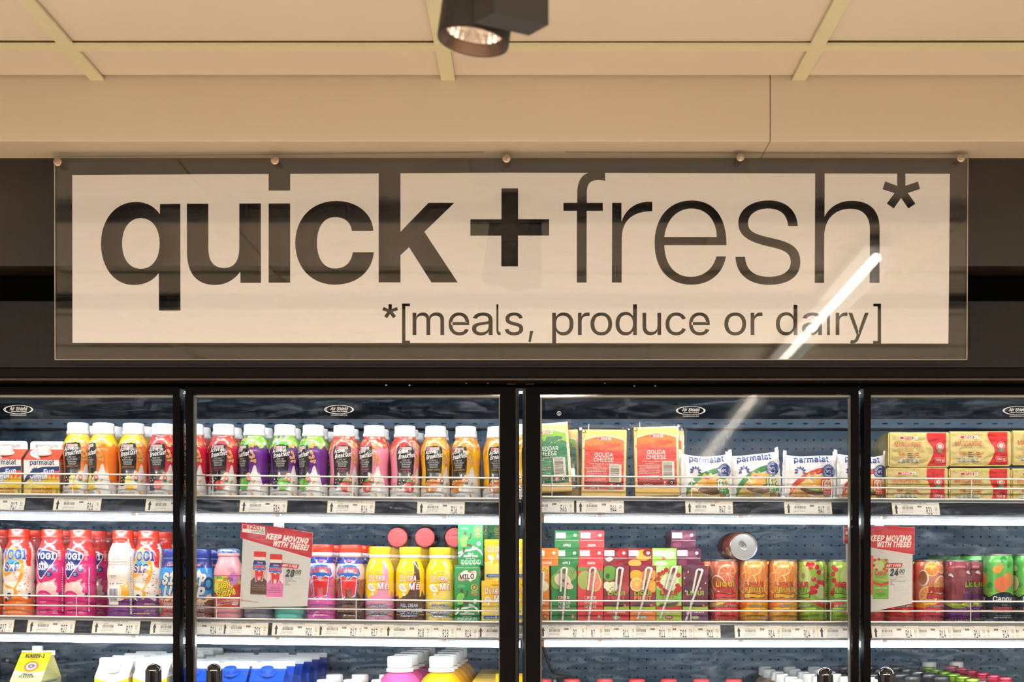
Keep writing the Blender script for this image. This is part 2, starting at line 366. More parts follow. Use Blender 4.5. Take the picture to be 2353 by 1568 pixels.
101: (404, [[212,-8,173,-5,138,6,107,23,74,55,56,85,43,120,35,159,35,215,42,254,55,290,74,320,97,346,125,365,157,378,193,384,228,383,266,374,294,361,319,341,341,315,357,282,366,252,370,219,371,169,75,169,75,221,338,221,310,202,305,246,295,276,273,305,250,321,229,328,197,330,173,326,153,317,135,304,116,282,103,256,97,226,97,157,104,122,123,86,139,70,158,58,179,50,204,46,249,51,271,61,285,73,306,105,365,91,345,51,311,19,266,-1]]),
102: (254, [[228,379,228,327,6,327,6,379], [81,0,84,461,104,496,141,521,187,530,237,523,243,521,227,468,171,470,145,443,142,0]]),
103: (425, [[207,-151,159,-146,112,-130,77,-105,51,-69,101,-41,128,-72,165,-92,218,-97,267,-85,295,-62,307,-38,311,68,276,31,241,11,195,5,152,10,113,27,80,53,42,124,34,177,37,233,66,314,122,366,196,384,259,370,313,319,313,379,372,379,367,-54,345,-97,308,-127,261,-145], [205,59,251,68,285,95,305,137,312,193,305,248,285,291,251,320,205,330,158,320,124,290,103,246,96,193,103,138,124,96,158,68]]),
104: (410, [[114,227,114,0,53,0,53,509,114,509,114,287,102,287,124,332,152,362,197,381,246,383,288,372,321,349,345,313,356,264,357,0,296,0,296,246,287,283,267,310,220,329,161,317,126,283]]),
105: (167, [[53,0,53,379,114,379,114,0], [84,443,67,446,54,455,44,468,41,483,44,499,54,512,67,521,84,524,100,521,114,512,123,499,126,483,123,468,114,455,100,446]]),
106: (167, [[53,379,114,379,114,-39,107,-77,91,-108,65,-129,29,-141,-10,-143,-10,-87,34,-78,52,-42], [83,443,53,455,41,483,53,512,83,524,114,512,126,483,114,455]]),
107: (381, [[110,137,110,212,121,212,284,379,360,379,184,199], [53,0,53,509,114,509,114,0], [294,0,148,186,191,229,372,0]]),
108: (189, [[139,-2,101,3,80,15,65,33,54,65,53,509,114,509,114,87,122,60,141,52,170,54,181,3]]),
109: (610, [[53,0,53,379,112,379,112,295,108,295,121,329,146,360,178,378,219,386,257,380,287,361,309,331,321,295,312,295,325,327,342,348,363,365,387,378,407,383,437,386,461,384,497,372,522,354,544,321,555,286,557,0,496,0,496,254,492,281,483,302,467,317,441,328,419,330,389,326,365,314,348,295,338,270,335,247,335,0,274,0,273,275,266,295,248,316,229,326,199,330,173,326,148,314,129,294,117,266,114,238,114,0]]),
110: (410, [[114,227,114,0,53,0,53,379,112,379,112,287,102,287,130,341,169,372,227,384,280,376,309,360,332,336,348,304,356,264,357,0,296,0,296,246,287,283,267,310,220,329,161,317,126,283]]),
111: (415, [[207,-8,170,-5,137,6,107,23,82,46,62,74,46,108,37,146,34,187,37,230,46,268,62,302,82,330,107,353,137,371,170,381,207,384,245,381,278,371,308,353,333,330,354,302,369,268,378,230,381,187,378,146,369,108,354,74,333,46,308,23,278,6,245,-5], [207,46,250,54,270,66,287,82,300,102,310,126,316,151,319,187,318,215,310,250,300,274,287,294,270,310,250,322,207,330,165,322,145,310,128,294,115,274,106,250,98,215,96,187,99,151,106,126,115,102,128,82,145,66,165,54]]),
112: (424, [[53,-143,53,379,112,379,112,319,118,319,152,360,190,380,220,384,252,383,274,378,304,366,338,340,364,303,382,257,390,203,385,133,370,84,346,45,322,22,304,10,284,1,252,-7,221,-8,191,-4,153,17,138,31,118,59,114,59,114,-143], [220,47,245,49,267,57,285,70,301,88,313,109,321,133,328,189,321,245,313,269,301,290,286,307,267,319,245,327,220,330,195,327,174,320,155,307,140,291,128,271,120,247,113,189,120,132,128,107,140,86,156,70,174,57,196,49]]),
113: (424, [[372,-143,311,-143,311,59,272,17,234,-4,184,-8,130,5,86,37,60,74,39,133,34,189,39,245,55,293,79,332,121,366,173,383,235,380,272,360,313,319,313,379,372,379], [205,47,250,57,284,86,305,132,312,189,305,247,284,291,251,320,205,330,157,319,124,290,103,245,96,189,103,133,124,88,158,57]]),
114: (259, [[53,0,53,379,112,379,112,321,115,321,135,352,166,375,196,384,243,384,243,322,235,324,200,326,170,319,144,305,126,284,118,268,114,243,114,0]]),
115: (365, [[182,-8,128,-2,84,18,67,32,53,50,42,71,36,94,94,107,105,79,119,64,143,51,173,46,200,46,225,52,244,62,262,81,268,97,267,112,260,129,250,139,225,151,137,173,104,186,72,208,61,222,50,246,47,274,49,297,57,319,75,343,93,358,123,374,149,381,187,384,231,380,273,362,303,334,324,290,268,277,255,302,232,323,205,331,171,332,143,324,117,304,109,283,112,258,124,243,144,232,254,202,292,183,306,171,321,150,328,134,331,107,329,82,321,61,307,41,290,24,268,10,242,0,214,-6]]),
116: (227, [[204,379,204,327,6,327,6,379], [65,471,126,471,130,72,154,51,202,54,213,2,171,-4,107,10,72,52,65,93]]),
117: (410, [[182,-5,138,1,108,15,78,44,62,76,53,127,53,379,114,379,114,144,115,123,123,96,137,75,157,60,181,52,207,50,238,57,259,69,280,91,291,115,296,153,296,379,357,379,357,0,298,0,298,92,307,92,297,67,286,47,265,23,231,3]]),
118: (389, [[163,0,17,379,84,379,171,138,206,21,184,21,218,138,305,379,371,379,226,0]]),
119: (567, [[138,0,23,379,87,379,162,103,175,41,165,41,252,379,316,379,392,91,402,41,391,41,413,135,480,379,545,379,429,0,368,0,277,338,291,338,199,0]]),
120: (379, [[21,0,171,218,171,171,29,379,100,379,207,206,175,206,282,379,352,379,209,169,209,214,358,0,287,0,173,182,205,182,91,0]]),
121: (389, [[47,-139,61,-86,100,-89,124,-80,144,-53,163,-1,17,379,84,379,171,138,206,21,184,21,198,70,221,146,305,379,371,379,195,-79,168,-116,134,-138,91,-145]]),
122: (380, [[42,0,42,46,254,320,48,323,48,379,333,379,333,331,126,56,339,56,339,0]]),
123: (273, [[30,219,30,252,78,262,98,286,106,438,123,494,162,527,236,539,236,488,193,480,167,450,160,293,148,256,109,229], [236,-96,162,-84,123,-51,106,5,98,157,78,181,30,191,30,224,103,216,148,186,160,150,167,-7,193,-37,236,-45], [30,191,30,253,90,253,90,191]]),
124: (230, [[141,673,141,-164,88,-164,88,673]]),
125: (273, [[243,219,165,229,125,256,113,293,106,450,81,480,37,488,37,539,105,529,150,494,167,438,173,293,195,262,243,252], [37,-96,37,-45,81,-37,106,-7,113,150,125,186,170,216,243,224,243,191,195,181,175,157,167,5,150,-51,105,-86], [243,191,182,191,182,253,243,252]]),
126: (453, [[52,150,55,188,69,224,92,248,121,262,151,266,187,260,272,200,296,192,318,196,332,207,344,253,400,253,397,215,383,179,360,155,332,141,301,137,265,143,180,202,157,210,121,196,108,150]]),
186: (335, [[167,221,109,231,64,262,35,308,26,368,35,429,64,476,109,507,167,517,225,507,270,476,299,429,309,368,299,308,270,261,225,231], [167,269,198,275,226,294,243,324,250,368,243,413,226,443,199,463,167,468,136,463,109,443,92,413,85,368,92,324,109,294,136,275]]),
}
_G = {chr(_k): (_v[0] / 1000.0, [np.array(_c, float).reshape(-1, 2) / 1000.0 for _c in _v[1]]) for _k, _v in GLYPHS.items()}
CAPH = max(c[:, 1].max() for c in _G['H'][1])
XH = max(c[:, 1].max() for c in _G['x'][1])

def _area(p):
    x, y = p[:, 0], p[:, 1]
    return 0.5 * np.sum(x * np.roll(y, -1) - np.roll(x, -1) * y)

def fill(contours, sgn):
    """triangulate outlines; a triangle is kept where the winding number says ink"""
    vs_ = []; ed = []
    for c in contours:
        n = len(vs_); m = len(c); vs_ += [Vector(p) for p in c]; ed += [(n + i, n + (i + 1) % m) for i in range(m)]
    r = delaunay_2d_cdt(vs_, ed, [], 0, 1e-6)
    P = np.array([tuple(v) for v in r[0]]).reshape(-1, 2)
    T = np.array([f for f in r[2] if len(f) == 3], int).reshape(-1, 3)
    ctr = P[T].mean(1); wn = np.zeros(len(T))
    for c in contours:
        d = np.roll(c, -1, 0); x, y = ctr[:, 0:1], ctr[:, 1:2]
        side = (d[:, 0] - c[:, 0]) * (y - c[:, 1]) - (x - c[:, 0]) * (d[:, 1] - c[:, 1])
        wn += (((c[:, 1] <= y) & (d[:, 1] > y) & (side > 0)).sum(1) - ((c[:, 1] > y) & (d[:, 1] <= y) & (side < 0)).sum(1))
    return P, T[wn * sgn > 0]

def fatten(c, d):
    p = np.roll(c, 1, 0); n = np.roll(c, -1, 0)
    e1 = c - p; e2 = n - c
    e1 = e1 / np.maximum(np.hypot(e1[:, 0], e1[:, 1]), 1e-9)[:, None]; e2 = e2 / np.maximum(np.hypot(e2[:, 0], e2[:, 1]), 1e-9)[:, None]
    nn = np.stack([e1[:, 1] + e2[:, 1], -(e1[:, 0] + e2[:, 0])], 1)
    L = np.maximum(np.hypot(nn[:, 0], nn[:, 1]), 0.6)
    return c + nn / (L ** 2)[:, None] * 2 * d

_sgn = 1 if _area(max(_G['o'][1], key=lambda c: abs(_area(c)))) > 0 else -1
_gc = {}
def glyph(ch, bold):
    k = (ch, bold)
    if k not in _gc:
        cs = _G[ch][1]
        if bold: cs = [fatten(c, 0.4 * bold * _sgn) for c in cs]
        _gc[k] = fill([c for c in cs if len(c) > 2], _sgn)
    return _gc[k]

def bez(pts, n=8):
    """closed outline; items are (x, y) corners or ('c', x1, y1, x2, y2, x, y) curves from the point before"""
    out = []
    for p in pts:
        if p[0] == 'c':
            a = out[-1]; b, c, e = p[1:3], p[3:5], p[5:7]
            for i in range(1, n + 1):
                t = i / n; u = 1 - t
                out.append(tuple(u ** 3 * a[j] + 3 * u * u * t * b[j] + 3 * u * t * t * c[j] + t ** 3 * e[j] for j in (0, 1)))
        else: out.append((p[0], p[1]))
    if math.hypot(out[0][0] - out[-1][0], out[0][1] - out[-1][1]) < 1e-6: out.pop()
    return out

def smooth_pts(pts, n=5):
    out = []; m = len(pts)
    for i in range(m):
        p0, p1, p2, p3 = pts[i - 1], pts[i], pts[(i + 1) % m], pts[(i + 2) % m]
        for k in range(n):
            t = k / n
            out.append(tuple(0.5 * (2 * p1[j] + (p2[j] - p0[j]) * t + (2 * p0[j] - 5 * p1[j] + 4 * p2[j] - p3[j]) * t * t + (3 * p1[j] - p0[j] - 3 * p2[j] + p3[j]) * t ** 3) for j in (0, 1)))
    return out

class Canvas:
    def __init__(s): s.parts = []; s.lay = 0; s.typing = False; s.xf = None
    def up(s, n=1): s.lay += n; return s
    def raw(s, P, T, col):
        P = np.array(P, float)
        if s.xf is not None: P = s.xf(P)
        if len(T): s.parts.append((P, np.array(T, int), lin(col), s.lay))
        if not s.typing: s.lay += 0.05                    # never leave two shapes in one plane
        return s
    def poly(s, pts, col):
        T = tessellate_polygon([[Vector((p[0], p[1], 0)) for p in pts]])
        P = np.array([(p[0], p[1]) for p in pts], float)
        T = np.array([t for t in T], int).reshape(-1, 3)
        return s.raw(P, T, col)
    def blob(s, pts, col, n=5): return s.poly(smooth_pts(pts, n), col)
    def rect(s, x0, y0, x1, y1, col): return s.raw([(x0, y0), (x1, y0), (x1, y1), (x0, y1)], [(0, 1, 2), (0, 2, 3)], col)
    def rrect(s, x0, y0, x1, y1, r, col):
        pts = []
        for cx_, cy_, a in ((x1 - r, y1 - r, 0), (x0 + r, y1 - r, 90), (x0 + r, y0 + r, 180), (x1 - r, y0 + r, 270)):
            for k in range(5):
                t = math.radians(a + 22.5 * k); pts.append((cx_ + r * math.cos(t), cy_ + r * math.sin(t)))
        return s.poly(pts, col)
    def ell(s, cx_, cy_, rx, col, ry=None, rot=0.0, n=20, a0=0, a1=360):
        ry = ry or rx; cr, sr = math.cos(math.radians(rot)), math.sin(math.radians(rot)); P = []
        full = (a1 - a0) >= 360
        for k in range(n if full else n + 1):
            t = math.radians(a0 + (a1 - a0) * k / n); x, y = rx * math.cos(t), ry * math.sin(t)
            P.append((cx_ + x * cr - y * sr, cy_ + x * sr + y * cr))
        m = len(P); P.append((cx_, cy_))
        T = [(m, k, (k + 1) % m) for k in range(m if full else m - 1)]
        return s.raw(P, T, col)
    def ring(s, cx_, cy_, r0, r1, col, n=24, a0=0, a1=360, sq=1.0):
        P = []; 
        for k in range(n + 1):
            t = math.radians(a0 + (a1 - a0) * k / n); c, q = math.cos(t), math.sin(t) * sq
            P += [(cx_ + r0 * c, cy_ + r0 * q), (cx_ + r1 * c, cy_ + r1 * q)]
        T = []
        for k in range(n): T += [(2 * k, 2 * k + 1, 2 * k + 3), (2 * k, 2 * k + 3, 2 * k + 2)]
        return s.raw(P, T, col)
    def line(s, pts, w, col):
        P = []; T = []
        for i, p in enumerate(pts):
            a = pts[max(0, i - 1)]; b = pts[min(len(pts) - 1, i + 1)]
            dx, dy = b[0] - a[0], b[1] - a[1]; L = math.hypot(dx, dy) or 1
            P += [(p[0] - dy / L * w / 2, p[1] + dx / L * w / 2), (p[0] + dy / L * w / 2, p[1] - dx / L * w / 2)]
        for i in range(len(pts) - 1): T += [(2 * i, 2 * i + 1, 2 * i + 3), (2 * i, 2 * i + 3, 2 * i + 2)]
        return s.raw(P, T, col)
    def text(s, t, x, y, h, col, al='c', w=None, bold=0.0, it=0.0, out=None, ow=0.06, rot=0.0, xs=1.0, arc=0.0, sp=0.0):
        """h = cap height; (x, y) = baseline anchor"""
        k = h / CAPH; pen = 0.0; pl = []
        for ch in t:
            if ch == ' ': pen += 0.2; continue
            if ch not in _G: continue
            pl.append((ch, pen)); pen += _G[ch][0] + bold * 0.5 + sp
        if not pl: return s
        tw = pen * k * xs
        if w: xs = xs * w / tw; tw = w
        ox = {'l': 0, 'c': -tw / 2, 'r': -tw}[al]
        cr, sr = math.cos(math.radians(rot)), math.sin(math.radians(rot))
        def place(P, pn):
            q = np.empty_like(P)
            q[:, 0] = (P[:, 0] + pn) * k * xs + P[:, 1] * k * it + ox; q[:, 1] = P[:, 1] * k
            if arc: q[:, 1] += -arc * (2 * q[:, 0] / tw) ** 2
            return np.stack([x + q[:, 0] * cr - q[:, 1] * sr, y + q[:, 0] * sr + q[:, 1] * cr], 1)
        s.typing = True
        if out:
            for ch, pn in pl:
                P, T = glyph(ch, bold + ow); s.raw(place(P, pn), T, out)
            s.up()
        for ch, pn in pl:
            P, T = glyph(ch, bold); s.raw(place(P, pn), T, col)
        s.typing = False; s.lay += 0.1
        return s
    def lines(s, x, y, w, n, pitch, th, col, al='l', seed=1, rot=0.0):
        """small print too fine to read: rows of short dashes"""
        rnd = random.Random(seed); cr, sr = math.cos(math.radians(rot)), math.sin(math.radians(rot)); s.typing = True
        for i in range(n):
            yy = -i * pitch; xx = 0.0; end = w * rnd.uniform(0.72, 1.0)
            if al == 'c': xx = (w - end) / 2; end = w - xx
            while xx < end:
                l = min(rnd.uniform(2.0, 5.0) * th * 1.2, end - xx)
                q = [(xx, yy), (xx + l, yy), (xx + l, yy + th), (xx, yy + th)]
                s.raw([(x + a * cr - b * sr, y + a * sr + b * cr) for a, b in q], [(0, 1, 2), (0, 2, 3)], col)
                xx += l + th * 0.7
        s.typing = False; s.lay += 0.1
        return s
    def barcode(s, x0, y0, x1, y1, dark=(40, 40, 45), light=(235, 232, 225), vert=False, seed=3):
        if light: s.rect(x0, y0, x1, y1, light); s.up()
        rnd = random.Random(seed); L = (y1 - y0) if vert else (x1 - x0); p = L * 0.06; s.typing = True
        while p < L * 0.94:
            b = L * rnd.choice((0.012, 0.02, 0.03)); e = min(p + b, L * 0.95)
            if vert: s.rect(x0 + (x1 - x0) * .08, y0 + p, x1 - (x1 - x0) * .18, y0 + e, dark)
            else: s.rect(x0 + p, y0 + (y1 - y0) * .2, x0 + e, y1 - (y1 - y0) * .06, dark)
            p = e + L * rnd.choice((0.012, 0.018, 0.028))
        s.typing = False; s.lay += 0.1
        return s
    def spar(s, x, y, w, h, red=(214, 40, 48), grn=(30, 130, 80)):
        """red word block with the fir tree in a ring on its right"""
        s.rect(x, y, x + w, y + h, (245, 240, 235)); s.up()
        s.rect(x + w * .02, y + h * .1, x + w * .78, y + h * .9, red); s.up()
        s.text('SPAR', x + w * .47, y + h * .24, h * .52, (250, 245, 242), w=w * .52, bold=.045)
        cx_, cy_, r = x + w * .885, y + h * .5, min(h * .42, w * .105)
        s.ring(cx_, cy_, r * .78, r, grn, n=16)
        s.poly([(cx_ - r * .5, cy_ - r * .35), (cx_ + r * .5, cy_ - r * .35), (cx_, cy_ + r * .65)], grn)
        s.rect(cx_ - r * .12, cy_ - r * .62, cx_ + r * .12, cy_ - r * .3, grn)
        s.up(); return s
    def rosette(s, x, y, r):
        s.poly([(x - r * .8, y - r * 2.0), (x - r * .45, y - r * 1.6), (x, y - r * 1.95), (x + r * .45, y - r * 1.6), (x + r * .8, y - r * 2.0), (x + r * .6, y - r * .3), (x - r * .6, y - r * .3)], (40, 150, 95))
        s.up(); s.ell(x, y, r, (225, 75, 70), n=18); s.up(); s.ell(x, y, r * .52, (245, 238, 230), n=14); s.up()
        s.poly([(x - r * .25, y - r * .22), (x + r * .25, y - r * .22), (x, y + r * .35)], (40, 140, 80)); return s
    def oat(s, x, y, r, rot, c=(226, 178, 105)):
        s.ell(x, y, r, c, ry=r * .55, rot=rot, n=12); s.up()
        cr, sr = math.cos(math.radians(rot)), math.sin(math.radians(rot))
        s.line([(x - r * .7 * cr, y - r * .7 * sr), (x + r * .7 * cr, y + r * .7 * sr)], r * .16, (170, 110, 50)); s.lay -= 1; return s
    def mesh(s, name, fn, mat, maxe=None, base=0.28, step=0.10, clip=None):
        V = []; T = []; C = []; Lf = []; n = 0
        for P, t, c, l in s.parts:
            a = (P[t[:, 1], 0] - P[t[:, 0], 0]) * (P[t[:, 2], 1] - P[t[:, 0], 1]) - (P[t[:, 2], 0] - P[t[:, 0], 0]) * (P[t[:, 1], 1] - P[t[:, 0], 1])
            t = np.where((a < 0)[:, None], t[:, ::-1], t); t = t[np.abs(a) > 1e-9]
            if clip: P = np.stack([np.clip(P[:, 0], clip[0], clip[1]), np.clip(P[:, 1], clip[2], clip[3])], 1)
            if maxe: P, t = refine(P, t, maxe)
            V.append(P); T.append(t + n); n += len(P)
            C.append(np.tile(np.array(c), (len(t), 1))); Lf.append(np.full(len(P), base + step * l))
        V = np.vstack(V); T = np.vstack(T); C = np.vstack(C); Lf = np.concatenate(Lf)
        co = fn(V[:, 0], V[:, 1], Lf)
        me = bpy.data.meshes.new(name)
        me.vertices.add(len(co)); me.vertices.foreach_set('co', co.astype(np.float32).ravel())
        me.loops.add(len(T) * 3); me.loops.foreach_set('vertex_index', T.astype(np.int32).ravel())
        me.polygons.add(len(T)); me.polygons.foreach_set('loop_start', np.arange(0, len(T) * 3, 3, dtype=np.int32))
        me.polygons.foreach_set('loop_total', np.full(len(T), 3, np.int32))
        me.update(calc_edges=True)
        ca = me.color_attributes.new('ink', 'FLOAT_COLOR', 'CORNER')
        cc = np.ones((len(T) * 3, 4), np.float32); cc[:, :3] = np.repeat(C, 3, 0)
        ca.data.foreach_set('color', cc.ravel())
        me.materials.append(mat)
        return me

def refine(P, T, maxe):
    P = [tuple(p) for p in P]; T = [tuple(t) for t in T]; mid = {}; out = []
    while T:
        a, b, c = T.pop()
        e = [(math.dist(P[a], P[b]), a, b, c), (math.dist(P[b], P[c]), b, c, a), (math.dist(P[c], P[a]), c, a, b)]
        l, i, j, k = max(e)
        if l <= maxe: out.append((a, b, c)); continue
        key = (min(i, j), max(i, j))
        if key not in mid: mid[key] = len(P); P.append(((P[i][0] + P[j][0]) / 2, (P[i][1] + P[j][1]) / 2))
        m = mid[key]; T += [(i, m, k), (m, j, k)]
    return np.array(P), np.array(out, int).reshape(-1, 3)

def flat_map(k):                       # on a face looking at the viewer
    return lambda x, y, l: np.stack([x * k, -l * k, y * k], 1)

def wrap_map(prof, k, rref):           # around a turned body; x runs along its girth
    zs = np.array([p[1] for p in prof]); rs = np.array([p[0] for p in prof])
    def fn(x, y, l):
        y = np.clip(y, zs[0], zs[-1]); r = np.interp(y, zs, rs) + l; t = x / rref
        return np.stack([r * np.sin(t) * k, -r * np.cos(t) * k, y * k], 1)
    return fn

# ------------------------------------------------------------------ room shell
M_TILE = pm('ceiling_tile_white', (229, 217, 200), 0.85, var=0.02, vscale=3, bump=0.12, bscale=700)
M_BAR = pm('ceiling_bar_cream', (228, 223, 186), 0.5, var=0.02)
M_BULK = pm('painted_plasterboard', (218, 205, 184), 0.7, var=0.035, vscale=1.6, bump=0.05, bscale=400)
M_VOID = pm('ceiling_void', (30, 26, 22), 0.9)
M_FLOOR = pm('floor_tile_beige', (190, 176, 158), 0.4, var=0.06, vscale=2)
M_LAM = pm('slate_laminate', (55, 47, 41), 0.55, rgb2=(37, 31, 27), vscale=4.5, bump=0.10, bscale=60)
M_FASC = pm('fascia_panel', (36, 33, 31), 0.55, rgb2=(31, 28, 27), spec=.2, vscale=90, bump=0.12, bscale=900)
M_BLACK = pm('shadow_gap_black', (4, 4, 4), 0.95, spec=.1)
M_FRAME = pm('black_anodised', (12, 10, 10), 0.7, metal=0.0, spec=.06, var=0.05, vscale=300, bump=0.03, bscale=1500)
M_BEAM = pm('black_beam', (22, 20, 19), 0.65, metal=0.0, spec=.08, var=0.05, vscale=200)
M_LIP = pm('brown_lip', (70, 60, 54), 0.4, metal=0.4)

DW = 2.29                                          # depth of the wall panels
struct(MB().box(-4.5, 4.5, -4.6, -4.5, 0, ZC).build('wall_light_block', pm('light_block_brown', (96, 82, 68), .8, rgb2=(60, 50, 42), vscale=1.5)))  # unseen wall added to keep the ambient light out of the door-glass reflections
fl = struct(MB().box(-4.5, 4.5, -4.5, 3.2, -0.05, 0.0).build('floor', M_FLOOR))

# suspended ceiling: void above, cross bars, lay-in tiles (each a piece)
ceil = struct(MB().box(-4.5, 4.5, -4.5, 3.2, ZC + 0.06, ZC + 0.10).build('ceiling', M_VOID))
bx = [-4.3516 + 0.6055 * i for i in range(15)]     # bar centres across
bx = [-0.149 + 0.6055 * i for i in range(-7, 8)]
by = [2.062 - 0.6055 * i for i in range(0, 6)]   # tiles stop there; unseen dark ceiling behind is made up to dull door-glass reflections
for x in bx:
    MB().box(x - 0.012, x + 0.012, by[-1], 2.1995, ZC - 0.0005, ZC + 0.004).build('ceiling_bar', M_BAR, ceil)
for y in by:
    MB().box(bx[0], bx[-1], y - 0.012, y + 0.012, ZC - 0.0010, ZC + 0.0035).build('ceiling_bar', M_BAR, ceil)
tile_a = MB().bevbox(-0.2998, 0.2998, -0.2975, 0.2975, 0, 0.012, 0.002).mesh('ceiling_tile', M_TILE)
tile_b = MB().bevbox(-0.2998, 0.2998, -0.0635, 0.0648, 0, 0.012, 0.002).mesh('ceiling_tile', M_TILE)
rnd = random.Random(3)
for i in range(len(bx) - 1):
    xm = (bx[i] + bx[i + 1]) / 2
    put('ceiling_tile', tile_b, ceil, (xm, 2.062 + 0.066, ZC + 0.006), (rnd.uniform(-.004, .004), 0, 0))
    for j in range(len(by) - 1):
        put('ceiling_tile', tile_a, ceil, (xm, (by[j] + by[j + 1]) / 2 - 0.003, ZC + 0.0065 + rnd.uniform(0, .0015)), (rnd.uniform(-.002, .002), rnd.uniform(-.002, .002), 0))

# bulkhead: boxed beam with a butt joint, its soffit meeting the wall
ZB = Z(325, 2.20)
bk = struct(put('trim_1', None))
xj = X(1770, 2.2)
MB().bevbox(-4.4, xj - 0.0004, 2.20, DW + 0.30, ZB, ZC + 0.03, 0.0025).build('bulkhead_panel', M_BULK, bk)
MB().bevbox(xj + 0.0004, 4.4, 2.20, DW + 0.30, ZB, ZC + 0.03, 0.0025).build('bulkhead_panel', M_BULK, bk)

# wall over the fridge: laminate, black shadow gap, fascia, door-head beam
wl = struct(MB().box(-4.4, 4.4, DW + 0.075, DW + 0.12, Z(850, DW), ZB).build('wall_back', M_BLACK))
MB().box(-4.4, 4.4, DW, DW + 0.08, Z(612, DW), ZB + 0.001).build('laminate_panel', M_LAM, wl)
MB().bevbox(-4.4, 4.4, DW - 0.002, DW + 0.08, Z(845, DW), Z(692, DW), 0.002).build('fascia_panel', M_FASC, wl)
MB().box(-4.4, 4.4, DW + 0.004, DW + 0.10, Z(872, DW), Z(846, DW)).build('door_head', M_BEAM, wl)
MB().tube([(-4.4, DW + 0.004, Z(871, DW)), (4.4, DW + 0.004, Z(871, DW))], 0.0024, 8).build('head_lip', M_LIP, wl)
MB().tube([(-4.4, DW + 0.0045, Z(865.5, DW)), (4.4, DW + 0.0045, Z(865.5, DW))], 0.0007, 6).build('head_groove', M_BLACK, wl)
MB().box(-4.4, 4.4, DW + 0.05, DW + 0.10, Z(892, DW + 0.05), Z(872, DW) + 0.002).build('door_track', M_BLACK, wl)

# black lighting tracks on the ceiling (the near one carries the spotlight)
for yt in (1.545, 0.55):
    struct(MB().box(-3.2, 3.2, yt - 0.018, yt + 0.018, ZC - 0.034, ZC - 0.001).build('trim_2' if yt > 1 else 'trim_3', pm('track_black', (22, 20, 19), 0.45)))

# ------------------------------------------------------------------ long ceiling lamps (their mirror image runs across the sign)
M_TUBE = emitter('warm_tube', (1.0, 0.86, 0.68), 30.0)
M_OPAL = glass('opal_cover', smear=0.30, film=0.22, sscale=2.0)
M_CASE = pm('lamp_case_white', (225, 222, 215), 0.5)
def long_lamp(x0, y0, x1, y1, label):
    d = Vector((x1 - x0, y1 - y0, 0)); L = d.length; a = math.atan2(d.x, -d.y)
    t = thing('ceiling_light', label, 'ceiling light', (x0, y0, ZC - 0.075), (0, 0, a), 'long ceiling lamps')
    MB().box(-0.034, 0.034, -L, 0, 0.052, 0.070).build('lamp_case', M_CASE, t)
    MB().box(-0.033, 0.033, -L, 0, 0.0, 0.051).build('diffuser', M_OPAL, t)
    MB().tube([(0, -0.03, 0.028), (0, -L + 0.03, 0.028)], 0.013, 10).build('light_tube', M_TUBE, t)
    return t
long_lamp(0.875, 1.27, 1.13, -4.3, 'long tube lamp seen only as a bright streak mirrored in the sign')

# ------------------------------------------------------------------ track spotlight
M_SPOT = pm('spot_black', (44, 39, 35), 0.55, var=0.03, vscale=400, bump=0.05, bscale=2500)
M_DRV = pm('spot_driver_black', (52, 49, 43), 0.6, var=0.03, vscale=400, bump=0.05, bscale=2500)
M_BAF = pm('baffle_copper_black', (120, 98, 84), 0.3, metal=0.8)
M_REFL = pm('spot_reflector', (250, 240, 230), 0.25, metal=0.9)
sd = 1.588
sp = thing('track_spotlight', 'black cylinder spotlight with square driver box hanging above the sign', 'spotlight', (X(1087, sd), sd, Z(95, sd)))
R = 0.0450
can_ = Matrix.Rotation(math.radians(8), 4, 'Y')
def tilt(me): me.transform(can_); return me
prof = [(R * .955, -0.001), (R * .985, -0.0015), (R, 0.001), (R, 0.20), (R * .97, 0.203), (0, 0.203)]
put('housing', tilt(MB().lathe(prof, 56, ends=False).mesh('housing', M_SPOT)), sp)
rings = [(R * .955, -0.001)]
for i in range(5):
    z = 0.0005 + i * 0.0023; r = R * (.945 - .032 * i)
    rings += [(r, z), (r - 0.0011, z + 0.0003), (r - 0.0012, z + 0.0021)]
put('baffle', tilt(MB().lathe(rings, 56, ends=False).mesh('baffle', M_BAF)), sp)
rz0 = 0.0118; rr0 = R * .79
rv = MB(); nf = 26; vs_ = []; fs_ = []; n2 = nf * 2
for j in range(9):
    u = j / 8; z = rz0 + 0.034 * u; r = rr0 * math.sqrt(max(0, 1 - .93 * u * u))
    for k in range(n2):
        q_ = r * (1.0 if k % 2 == 0 else 0.955); a_ = 2 * PI * k / n2
        vs_.append((q_ * math.cos(a_), q_ * math.sin(a_), z))
for j in range(8):
    for k in range(n2): fs_.append((j * n2 + k, (j + 1) * n2 + k, (j + 1) * n2 + (k + 1) % n2, j * n2 + (k + 1) % n2))
rv.add(vs_, fs_)
put('reflector', tilt(rv.mesh('reflector', M_REFL)), sp)
put('bulb', tilt(MB().lathe([(0, 0.019), (0.006, 0.020), (0.0085, 0.024), (0.0085, 0.046)], 24, ends=False).mesh('bulb', emitter('spot_bulb', (1.0, 0.78, 0.60), 4.5))), sp)
put('back_plate', tilt(MB().lathe([(0, 0.047), (R * .8, 0.047)], 24).mesh('back_plate', M_REFL)), sp)
put('slot', tilt(MB().box(-0.0028, 0.0028, -R - .0004, -R * .9, 0.0375, 0.10).mesh('slot', M_BLACK)), sp)
